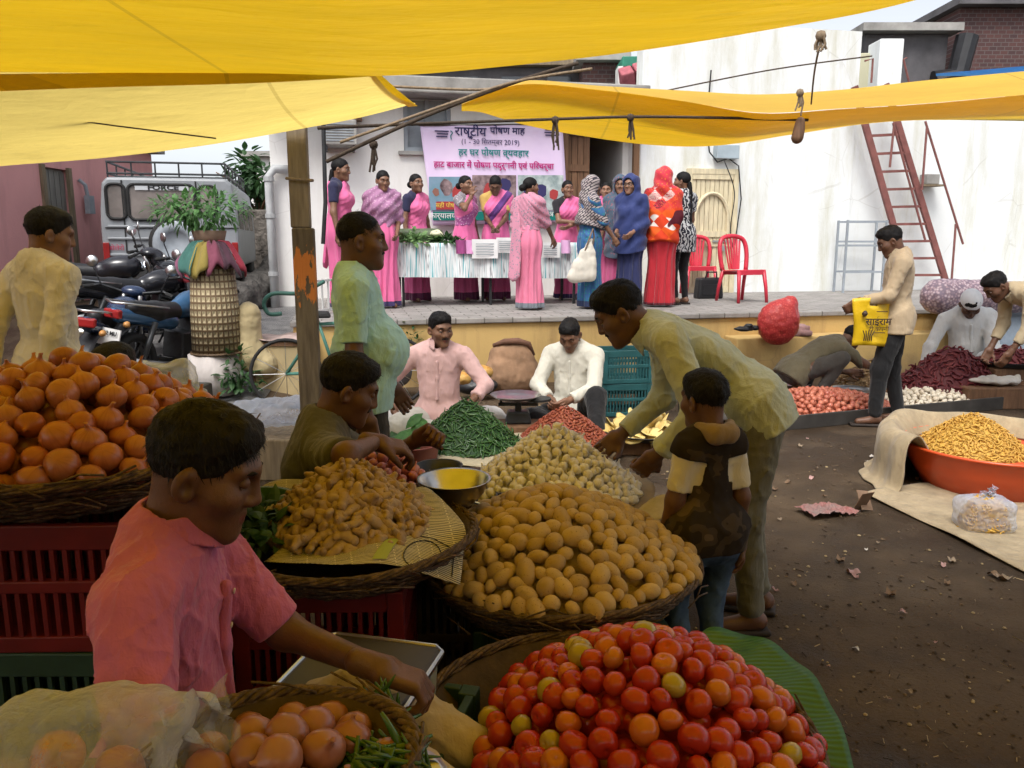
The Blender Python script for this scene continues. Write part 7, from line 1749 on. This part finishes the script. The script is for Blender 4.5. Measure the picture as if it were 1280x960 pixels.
def rrect(u0, v0, u1, v1, y=-.012, r=.08):
    a, b = vu(u0, v1, y), vu(u1, v0, y); pts = []
    for cx, cz, st in ((b.x-r, b.z-r, 0), (a.x+r, b.z-r, 90), (a.x+r, a.z+r, 180), (b.x-r, a.z+r, 270)):
        for q in range(5): pts.append(Vector((cx+r*math.cos(rad(st+q*22.5)), y, cz+r*math.sin(rad(st+q*22.5)))))
    return pts
intr = mat('van_interior_glass', (.16, .14, .13), .15, .6, 1.5, bump=0, spec=.6)
for nm, u0, v0, u1, v1 in (('window', 137, 231, 155, 274), ('rear_window', 162, 231, 236, 275), ('window', 243, 232, 262, 268)):
    pts = rrect(u0, v0, u1, v1); w = MB(); w.tube(pts, .022, 6, closed=True); wo = w.build('window_seal' if 0 else nm, rub, vt)
    n = len(pts); MB().add([p+Vector((0, .004, 0)) for p in pts], [tuple(range(n))]).build('pane', intr, wo)
sb = MB(); a, b = vu(163, 238, -.02), vu(234, 232, -.02); sb.box(((a.x+b.x)/2, -.02, (a.z+b.z)/2), (b.x-a.x-.1, .006, .065)); sb.build('sunstrip', mat('sunstrip', (.5, .52, .54), .5, .05), vt)
text('FORCE', .085, vt, M['blackplastic'], (vu(200, 235).x, -.028, vu(200, 235).z), R90, squash=1.5, bold=.003)
text('बोलेरो', .09, vt, mat('red_script', (.45, .02, .08), .5, .1, bump=0), (vu(147, 310).x, -.02, vu(147, 310).z), R90)
g = MB()
for u, v0, v1 in ((156, 226, 335), (241, 226, 330)): a, b = vu(u, v1, -.006), vu(u, v0, -.006); g.box(((a.x+b.x)/2, -.006, (a.z+b.z)/2), (.018, .012, b.z-a.z))
a, b = vu(134, 285, -.006), vu(290, 285, -.006); g.box(((a.x+b.x)/2, -.006, a.z), (b.x-a.x, .012, .014)); g.build('door_seams', rub, vt)
g = MB()
for v_ in (285, 300, 320): a, b = vu(137, v_, -.01), vu(240, v_, -.01); g.box(((a.x+b.x)/2, -.012, a.z+.02), (b.x-a.x, .03, .035))
g.build('pressed_ribs', vanw, vt, bevel=.01)
g = MB(); sc_ = vu(219, 305, -.12); g.lathe([(.30, -.1), (.36, -.08), (.37, 0), (.36, .08), (.30, .1), (.16, .06), (.15, -.06)], 28, sc_, rotm(rad(90), 0, 0), closed=True); sw_ = g.build('spare_wheel', rub, vt, smooth=True)
MB().lathe([(0, .05), (.16, .06), (.17, .09), (.30, .1), (.31, .085), (0, .085)], 24, sc_+Vector((0, -.02, 0)), rotm(rad(90), 0, 0)).build('rim', M['grey'], sw_, smooth=True)
MB().box((0, -.06, zb-.07), (hw_*2+.05, .16, .16)).build('bumper', mat('dark_bumper', (.03, .03, .03), .6, .2), vt, bevel=.02)
for x in (-1, 1):
    for y in (.55, 2.8): w = MB(); w.lathe([(0, -.1), (.30, -.11), (.345, -.08), (.345, .08), (.30, .11), (0, .1)], 24, (x*(hw_-.12), y, .345), rotm(0, rad(90), 0)); wo = w.build('wheel', rub, vt, smooth=True)
    a, b = vu(134 if x < 0 else 283, 330, -.02), vu(139 if x < 0 else 289, 303, -.02); MB().box(((a.x+b.x)/2, -.02, (a.z+b.z)/2), (b.x-a.x, .04, b.z-a.z)).build('tail_light', mat('tail_red%d' % x, (.25, .02, .02), .2, .1, bump=0), vt, bevel=.01)
    for j in range(3): MB().box((x*(hw_*.985+.004), .65+j*1.0, ztop-.48), (.02, .85, .42)).build('side_window', M['glass'], vt, bevel=.008)
MB().box((0, 1.75, zb-.1), (hw_*1.7, 3.3, .18)).build('underbody', rub, vt)
g = MB(); rz0 = ztop+.05; rz1 = ztop+.20
for z in (rz0, rz1): g.tube([(-hw_*.85, .05, z), (hw_*.85, .05, z), (hw_*.85, 3.4, z), (-hw_*.85, 3.4, z)], .016, 6, closed=True)
for i in range(6):
    for y in (.05, 3.4): g.tube([(-hw_*.85+hw_*1.7*i/5, y, rz0-.06), (-hw_*.85+hw_*1.7*i/5, y, rz1)], .012, 5)
for i in range(1, 6):
    for x in (-1, 1): g.tube([(x*hw_*.85, .05+i*.56, rz0-.06), (x*hw_*.85, .05+i*.56, rz1)], .012, 5)
    g.tube([(-hw_*.85, .05+i*.56, rz0), (hw_*.85, .05+i*.56, rz0)], .012, 5)
g.build('roof_rack', M['darkmetal'], vt)
# motorcycles
def wheel(t, x, m_t=rub, r=.30):
    w = MB(); w.lathe([(r-.07, -.04), (r-.02, -.055), (r, -.025), (r, .025), (r-.02, .055), (r-.07, .04)], 28, (x, 0, r), rotm(rad(90), 0, 0), closed=True); o = w.build('wheel', m_t, t, smooth=True)
    g = MB(); g.lathe([(r-.085, -.02), (r-.06, -.03), (r-.06, .03), (r-.085, .02)], 24, (x, 0, r), rotm(rad(90), 0, 0), closed=True); g.lathe([(0, -.06), (.05, -.05), (.05, .05), (0, .06)], 12, (x, 0, r), rotm(rad(90), 0, 0))
    for i in range(6): a = i*math.pi/3; g.bar((x, 0, r), (x+(r-.07)*math.cos(a), 0, r+(r-.07)*math.sin(a)), .025, .03)
    g.build('rim', M['darkmetal'], o, smooth=False)
def motorcycle(label, loc, rz, paint, plate=None, lit=False, seatc=None, lean=.14, mirrors=True):
    t = empty('motorcycle', label, 'motorcycle', loc, rz, 'motorcycles parked in the alley'); t.rotation_euler = (lean, 0, rz); pm_ = paint
    wheel(t, .66); wheel(t, -.62)
    g = Impl().rc((.28, 0, .80), (.0, 0, .77), .13, .10, .06); g.ell((.22, 0, .83), (.21, .145, .11), None, .05); vs, fs = g.mesh(.014); link('tank', np_mesh('tank', vs, fs), pm_, t)
    g = Impl().rc((-.05, 0, .76), (-.35, 0, .77), .085, .10, .04); g.rc((-.35, 0, .77), (-.62, 0, .83), .10, .07, .04); vs, fs = g.mesh(.014); link('seat', np_mesh('seat', vs, fs), seatc or M['blackplastic'], t)
    g = Impl().rc((-.12, 0, .66), (-.80, 0, .76), .085, .05, .05); g.rc((-.3, 0, .68), (-.85, 0, .82), .06, .035, .05); vs, fs = g.mesh(.014); link('side_cowl', np_mesh('side_cowl', vs, fs), pm_, t)
    MB().box((.10, 0, .42), (.32, .24, .28)).box((.18, 0, .58), (.16, .17, .2), rotm(0, .3, 0)).build('engine', M['darkmetal'], t, bevel=.02)
    g = MB()
    for i in range(5): g.box((.2+.01*i, 0, .5+.035*i), (.2, .21, .008), rotm(0, .3, 0))
    g.build('cooling_fins', M['steel'], t)
    g = MB(); g.tube([(.52, 0, .80), (.3, 0, .35), (0, 0, .25), (-.3, 0, .32), (-.62, 0, .30)], .022, 6); g.tube([(.45, 0, .78), (0, 0, .70), (-.7, 0, .72)], .02, 6); g.build('chassis', M['darkmetal'], t)
    for y in (-.075, .075): MB().tube([(.66, y, .30), (.50, y, .86), (.47, y, .95)], .022, 8).build('fork', M['steel'], t, smooth=True); MB().tube([(-.62, y*1.5, .32), (-.45, y*1.5, .70)], [.03, .025], 8).build('shock_absorber', M['darkmetal'], t, smooth=True)
    MB().grid(lambda a, b: Vector((.66+.36*math.cos(rad(35+115*a)), (b-.5)*.13, .30+.36*math.sin(rad(35+115*a)))), 12, 4).build('front_mudguard', pm_, t, smooth=True, solid=.006)
    MB().grid(lambda a, b: Vector((-.62+.37*math.cos(rad(60+120*a)), (b-.5)*.15, .31+.37*math.sin(rad(60+120*a)))), 12, 4).build('rear_mudguard', M['blackplastic'], t, smooth=True, solid=.006)
    MB().tube([(.36, -.38, .99), (.44, -.30, 1.02), (.48, -.08, .97), (.48, .08, .97), (.44, .30, 1.02), (.36, .38, .99)], .014, 7).build('handlebar', M['darkmetal'], t, smooth=True)
    for y in (-1, 1): 
        MB().tube([(.40, y*.34, 1.005), (.34, y*.42, .985)], .020, 8).build('grip', rub, t)
        if mirrors:
            mo = MB().tube([(.43, y*.28, 1.02), (.40, y*.34, 1.16), (.40, y*.36, 1.2)], .007, 5).build('mirror', M['darkmetal'], t)
            MB().lathe([(0, -.012), (.05, -.010), (.06, .004), (.0, .006)], 16, (.40, y*.37, 1.24), rotm(0, rad(90), 0)).build('mirror_glass', M['steel'], mo, smooth=True)
    hl = Impl().ell((.60, 0, .90), (.09, .10, .11)).ell((.52, 0, .98), (.10, .12, .06)); vs, fs = hl.mesh(.013); ho = link('headlight', np_mesh('headlight', vs, fs), pm_, t)
    lm = M['lamp'] if lit else M['steel']
    MB().lathe([(0, .012), (.05, .008), (.075, 0), (.075, -.01), (0, -.01)], 18, (.685, 0, .90), rotm(0, rad(90), 0)).build('lens', lm, ho, smooth=True)
    tl_ = MB().box((-.86, 0, .80), (.06, .16, .08)).build('tail_light', mat('bike_tail_red', (.30, .02, .02), .2, .1, bump=0), t, bevel=.015)
    for y in (-.13, .13): MB().lathe([(0, -.03), (.025, -.02), (.03, .01), (0, .03)], 10, (-.84, y, .72), rotm(0, rad(90), 0)).build('indicator', mat('indicator_amber', (.5, .25, .08), .3, .1, bump=0), t, smooth=True)
    MB().tube([(.1, -.12, .28), (-.3, -.15, .26), (-.85, -.17, .38)], [.02, .045, .05], 10).build('exhaust', M['steel'], t, smooth=True)
    MB().tube([(-.1, .1, .3), (-.16, .26, .02)], .012, 6).build('kick_stand', M['darkmetal'], t)
    MB().tube([(-.30, .13, .82), (-.8, .13, .90), (-.88, 0, .90), (-.8, -.13, .90), (-.30, -.13, .82)], .012, 6).build('grab_rail', M['steel'], t, smooth=True)
    if plate:
        po = MB().box((-.92, 0, .60), (.012, .26, .15), rotm(0, rad(12), 0)).build('number_plate', paper, t)
        rt = (Matrix.Rotation(rad(-90), 4, 'Z') @ Matrix.Rotation(rad(90-12), 4, 'X')).to_euler()
        text(plate[0], .05, t, M['blackplastic'], (-.934, 0, .635), rt, bold=.0015); text(plate[1], .085, t, M['blackplastic'], (-.930, 0, .575), rt, bold=.002)
    return t
k = NT('lamp_on'); k.b.inputs['Emission Color'].default_value = (.75, .85, 1, 1); k.b.inputs['Emission Strength'].default_value = 6; M['lamp'] = k.m
blue = mat('metallic_blue_paint', (.05, .13, .26), .22, .15, 4, metal=.3, bump=.02, spec=.6); blk = mat('gloss_black_paint', (.018, .018, .022), .15, .2, 4, bump=.02, spec=.6)
def gl_(u, Y): p = V(u, 300, Y); return Vector((p.x, Y, gz(p.x, Y)))
motorcycle('blue motorcycle with a white number plate nearest the onions', gl_(205, 7.9), rad(74), blue, ('MP 12 MU', '9771'))
motorcycle('black motorcycle with a lit headlight standing behind the blue one', gl_(208, 9.1), rad(140), blk, None, True, mat('red_seat', (.30, .04, .05), .5, .2))
motorcycle('dark motorcycle at the back, partly hidden by the man in yellow', gl_(125, 9.4), rad(20), mat('dark_paint', (.022, .022, .028), .2, .2, 4, spec=.6), None)
motorcycle('black motorcycle squeezed between the blue one and the van', gl_(170, 8.75), rad(50), blk, None)
motorcycle('dark blue motorcycle just right of the man in the pale yellow shirt', gl_(122, 7.6), rad(100), mat('dark_blue_paint', (.02, .035, .08), .2, .2, 4, spec=.6), None)
# basket stand with cloths and seedlings
bp = at3(263, 7.7); bp.z = gz(bp.x, 7.7)
z0 = V(263, 440, 7.7).z-bp.z; z1 = V(263, 334, 7.7).z-bp.z
t = empty('tall_basket', 'tall open woven cane basket with striped cloths on top at the alley mouth', 'basket', bp)
k = NT('open_cane_weave'); v = k.coord(); x, y, z = k.sep(v); an = k.math('ARCTAN2', y, x)
w1 = k.math('ABSOLUTE', k.math('SINE', k.math('MULTIPLY', an, 15))); w2 = k.math('ABSOLUTE', k.math('SINE', k.math('MULTIPLY', z, 48)))
mx_ = k.math('MAXIMUM', w1, w2); c = k.ramp(mx_, [(.84, (.40, .33, .20)), (.93, (.13, .085, .045))]); k.col(c); k.setp(.7, 0, .3); k.bump(mx_, .6, .02); M['cane'] = k.m
MB().lathe([(.235, z0), (.225, (z0+z1)/2), (.20, z1), (.19, z1), (.21, (z0+z1)/2), (.22, z0)], 40, closed=True).build('woven_wall', M['cane'], t, smooth=True)
g = MB()
for z, r_ in ((z0, .24), (z1, .205)): g.tube([(r_*math.cos(a), r_*math.sin(a), z) for a in np.linspace(0, 6.28, 33)[:-1]], .014, 6, closed=True)
g.build('hoops', M['wicker'], t)
o = sack('straw_sack', 'pale straw coloured sack leaning on the right of the tall cane basket', 'sack', (bp.x+.30, bp.y+.12, bp.z), lambda g: (g.rc((-.02, 0, .75), (-.06, 0, .35), .12, .15, .1), g.rc((-.02, 0, .4), (.10, 0, .25), .12, .14, .1)), cloth('straw_cloth', (.42, .34, .19)), .014)
MB_ = MB().lathe([(0, 0), (.26, 0), (.235, z0-.01), (0, z0-.01)], 30, fn=lambda a, q, z: 1+.05*math.sin(a*5+z*6)); tag(MB_.build('wrapped_drum', cloth('white_net_wrap', (.48, .44, .42), .15), smooth=True, loc=bp-Vector((.03, 0, 0))), 'drum wrapped in whitish plastic beneath the tall cane basket', 'drum')
bush('leafy_bundle', 'bundle of greens beside the wrapped drum', 'greens', (bp.x+.22, bp.y-.15, bp.z+.05), (.22, .15, .42), 120, .09, .05, M['leafdark'], 31, M['leafdark'])
cols = [(.22, .08, .14), (.05, .14, .12), (.26, .20, .05), (.18, .05, .08), (.07, .03, .045), (.28, .03, .05)]
zc = V(263, 303, 7.7).z
for i, cc_ in enumerate(cols):
    a0 = rad(190+i*29); 
    def fcl(a, b, a0=a0):
        q = a0+rad(33)*a; r_ = .05+.25*min(1, b*1.15)+.02*math.sin(a*7+a0*5)*b; dz = -.05*b-(.22*max(0, b-.45)/.55)*(1+.25*math.sin(a0*3+a*4))
        return Vector((r_*math.cos(q)*1.05, r_*math.sin(q)*.9, dz+.02*math.sin(a*9+b*3)))
    tag(MB().grid(fcl, 8, 10).build('folded_cloth', cloth('market_cloth%d' % i, cc_, .12), smooth=True, solid=.006, loc=(bp.x, bp.y, zc+.01*(i % 2))), ['pink cloth on the tall basket', 'green cloth on the tall basket', 'mustard yellow cloth at the front of the tall basket', 'crimson cloth on the tall basket', 'dark maroon cloth on the tall basket', 'bright red cloth at the right of the tall basket'][i], 'cloth', 'coloured cloths on the tall basket')
tag(MB().lathe([(0, z1), (.20, z1), (.22, z1+.02), (.12, zc-bp.z-.06), (0, zc-bp.z-.05)], 24).build('round_tray', mat('tray_brown', (.14, .10, .08), .8, .3), smooth=True, loc=bp), 'round tray under the coloured cloths', 'tray')
p = V(262, 300, 7.75)
t = bush('potted_seedlings', 'spreading tray of green chilli seedlings above the coloured cloths', 'seedlings', Vector((p.x-.08, 7.75, zc)), (.48, .30, .20), 620, .085, .032, leafmat('seedling_leaf', (.05, .13, .04), (.12, .26, .08)), 41, M['leaf'], up=.2, stemh=.30)
MB().lathe([(0, 0), (.13, 0), (.16, .12), (.15, .12), (0, .10)], 20, (.08, 0, -.01)).build('clay_pot', mat('seedling_pot', (.20, .13, .09), .9, .2), t, smooth=True)
# cabinet, white plastic sheet, railing and bicycle frame
cp = at3(347, 8.05); 
t = empty('plywood_cabinet', 'cream plywood cabinet with a ragged cloth top in front of the stage end', 'cabinet', cp, rad(4))
ch = V(347, 428, 7.8).z
MB().box((0, 0, ch/2), (.52, .45, ch)).build('carcass', mat('cream_ply', (.42, .33, .18), .7, .15, 4, bump=.1), t, bevel=.01)
g = MB()
for x in (-.25, .25): g.box((x, -.232, ch/2), (.03, .02, ch))
for z in (.02, ch-.02): g.box((0, -.234, z), (.47, .02, .035))
g.build('edging', M['wood'], t)
tag(MB().grid(lambda a, b: Vector(((a-.5)*.62, (b-.5)*.55, .012*math.sin(a*13)+.01*math.sin(b*11+a*5)-.06*max(0, abs(a-.5)-.42)/.08)), 18, 12).build('ragged_cloth', cloth('ragged_cloth', (.38, .28, .25), .3), smooth=True, solid=.008, loc=cp+Vector((0, 0, ch+.022)), rz=rad(4)), 'ragged pinkish cloth lying on the cabinet top', 'cloth')
sack('white_plastic_sheet', 'crumpled white plastic sheet bundled at the foot of the wooden post', 'sheet', V(338, 505, 5.3)-Vector((0, 0, .05)), lambda g: (g.rc((-.20, 0, .0), (.18, 0, .02), .08, .09, .06), g.rc((-.05, -.1, -.02), (.2, -.1, .0), .07, .08, .06)), M['milky'], .011, disp=(.022, 30, .008, 80))
tag(MB().box((0, 0, .14), (.62, .45, .28)).build('wooden_box', M['woodgrey'], bevel=.01, loc=(V(338, 505, 5.3).x, 5.32, 0)), 'weathered wooden box under the white plastic sheet', 'box')
sack('white_plastic_sheet', 'whitish plastic sheet bunched behind the big onion heap', 'sheet', V(205, 458, 2.75), lambda g: (g.rc((-.10, 0, -.01), (.06, 0, -.03), .03, .04, .05), g.rc((.05, 0, -.02), (.12, -.05, -.1), .03, .04, .05)), M['milky'], .008, disp=(.02, 40, .006, 110))
tag(MB().box((0, 0, .53), (.26, .2, 1.06)).build('wooden_crate', M['blackplastic'], bevel=.01, loc=(V(200, 452, 2.75).x, 2.78, 0)), 'tall black box behind the big onion heap', 'box')
whm = mat('white_rail_paint', (.6, .6, .58), .5, .15)
ra_ = S(LS(372, STZ, .3), .3, STZ)
t = empty('small_railing', 'small white rusty railing at the left end of the stage', 'railing', ra_, AL+rad(60))
g = MB()
for z in (.05, .38): g.bar((0, 0, z), (.9, 0, z), .025, .025)
for i in range(8): g.bar((.9*i/7, 0, 0), (.9*i/7, 0, .40), .016, .016)
g.build('bars', whm, t)
p = S(LS(352, STZ, -.3), -.35, 0)
t = empty('bicycle', 'old green bicycle partly hidden behind the wooden post', 'bicycle', (V(374, 450, 7.3).x+.35, 7.45, 0), rad(10))
grb = mat('green_bicycle_paint', (.07, .20, .16), .4, .2)
for x in (-.5, .5):
    o = MB(); o.tube([(x+.32*math.cos(a), 0, .34+.32*math.sin(a)) for a in np.linspace(0, 6.28, 33)[:-1]], .018, 6, closed=True); wo = o.build('wheel', rub, t, smooth=True)
    g = MB()
    for i in range(12): a = i*math.pi/6; g.tube([(x, 0, .34), (x+.31*math.cos(a), 0, .34+.31*math.sin(a))], .0025, 4)
    g.build('spokes', M['steel'], wo)
g = MB()
for a, b in (((-.5, .34), (-.05, .34)), ((-.05, .34), (-.2, .85)), ((-.5, .34), (-.2, .78)), ((-.05, .34), (.3, .85)), ((-.18, .8), (.3, .82)), ((.3, .9), (.5, .34))): g.tube([(a[0], 0, a[1]), (b[0], 0, b[1])], .016, 7)
g.build('frame', grb, t, smooth=True); MB().tube([(.2, -.25, 1.0), (.32, -.2, 1.02), (.32, .2, 1.02), (.2, .25, 1.0)], .012, 7).tube([(.32, 0, 1.02), (.3, 0, .85)], .014).build('handlebar', M['steel'], t, smooth=True); MB().box((-.2, 0, .89), (.26, .15, .06), taper=.8).build('saddle', rub, t, bevel=.02)
g = MB().tube([S(LS(332, .9, -.1), -.2, .70), S(LS(334, .9, -.1), -.25, .95), S(LS(360, .9, -.1), -.1, 1.0), S(LS(405, .9, .5), .5, 1.0)], .022, 8)
g = MB(); q = [V(352, 392, 8.3), V(336, 392, 8.3), V(330, 378, 8.3), V(342, 367, 8.3), V(375, 366, 8.4), V(405, 352, 8.6)]; o0 = q[0]
tag(MB().tube([smooth_poly(q, i/30)-o0 for i in range(31)], .022, 8).build('green_hose', mat('green_hose', (.05, .14, .11), .5, .2), smooth=True, loc=o0), 'looped dark green hose hooked round the stage end', 'hose')
# alley junk, far tree, roof greenery
sack('rubble_heap', 'dark heap of rubble along the right side of the alley', 'rubble', (V(318, 380, 11.5).x, 11.8, gz(-3.8, 11.8)), lambda g: (g.rc((-.1, -.8, .1), (.15, 1.2, .3), .28, .42, .2), g.ell((.2, .6, .3), (.4, .5, .5))), mat('rubble_dark', (.06, .055, .05), .95, .6, 5, bump=1., bscale=9, bdist=.06), .04, disp=(.09, 9, .05, 22))
def tree(label, loc, h, R_, n, m, seed, ln=.28):
    r = random.Random(seed); t = empty('tree', label, 'tree', loc); g = MB()
    g.tube([(0, 0, 0), (.1, 0, h*.3), (-.05, .1, h*.6), (.05, 0, h*.85)], [.16, .13, .09, .04], 8)
    for i in range(9):
        a = r.uniform(0, 6.28); z = h*r.uniform(.4, .75); g.tube([(0, 0, z), (math.cos(a)*R_*.45, math.sin(a)*R_*.45, z+R_*.3), (math.cos(a)*R_*.8, math.sin(a)*R_*.8, z+R_*.45)], [.05, .03, .012], 6)
    g.build('trunk', M['wood'], t, smooth=True); mb = MB()
    cl = [Vector((r.gauss(0, .42)*R_, r.gauss(0, .42)*R_, h*.75+r.gauss(0, .3)*R_)) for _ in range(16)]
    for i in range(n):
        c = r.choice(cl); d = Vector((r.gauss(0, 1), r.gauss(0, 1), r.gauss(0, .8))).normalized(); leafpoly(mb, c+d*R_*.32*r.random()**.5, (d+Vector((0, 0, -.3))).normalized(), Vector((0, 0, 1)), ln*r.uniform(.6, 1.3), ln*.5, .3)
    mb.build('crown', m, t); return t
tree('dark tree overhanging the far end of the alley', (V(322, 250, 20).x, 20, 0), 3.6, 1.3, 900, M['leafdark'], 3)
tree('green tree top showing between the white wall and the dark shed', (V(1094, 40, 19).x, 19.5, 0), 7.1, 1.0, 700, M['leafdark'], 4)
tree('green tree crown showing over the flat roof of the white house', (V(560, 90, 22).x, 22, 0), 6.3, 2.0, 1300, M['leafdark'], 6)
tree('leafy tree crown beyond the roof behind the crossing ropes', (V(700, 90, 23).x, 23.5, 0), 6.6, 1.7, 1000, M['leafdark'], 8)
# ---------------- lettering to real meshes ----------------
dg = bpy.context.evaluated_depsgraph_get()
for o in [x for x in bpy.data.objects if x.type == 'FONT']:
    me = bpy.data.meshes.new_from_object(o.evaluated_get(dg)); n = bpy.data.objects.new('lettering', me); COL.objects.link(n)
    n.parent = o.parent; n.matrix_local = o.matrix_local.copy()
    if not me.materials: me.materials.append(o.data.materials[0])
    bpy.data.objects.remove(o)
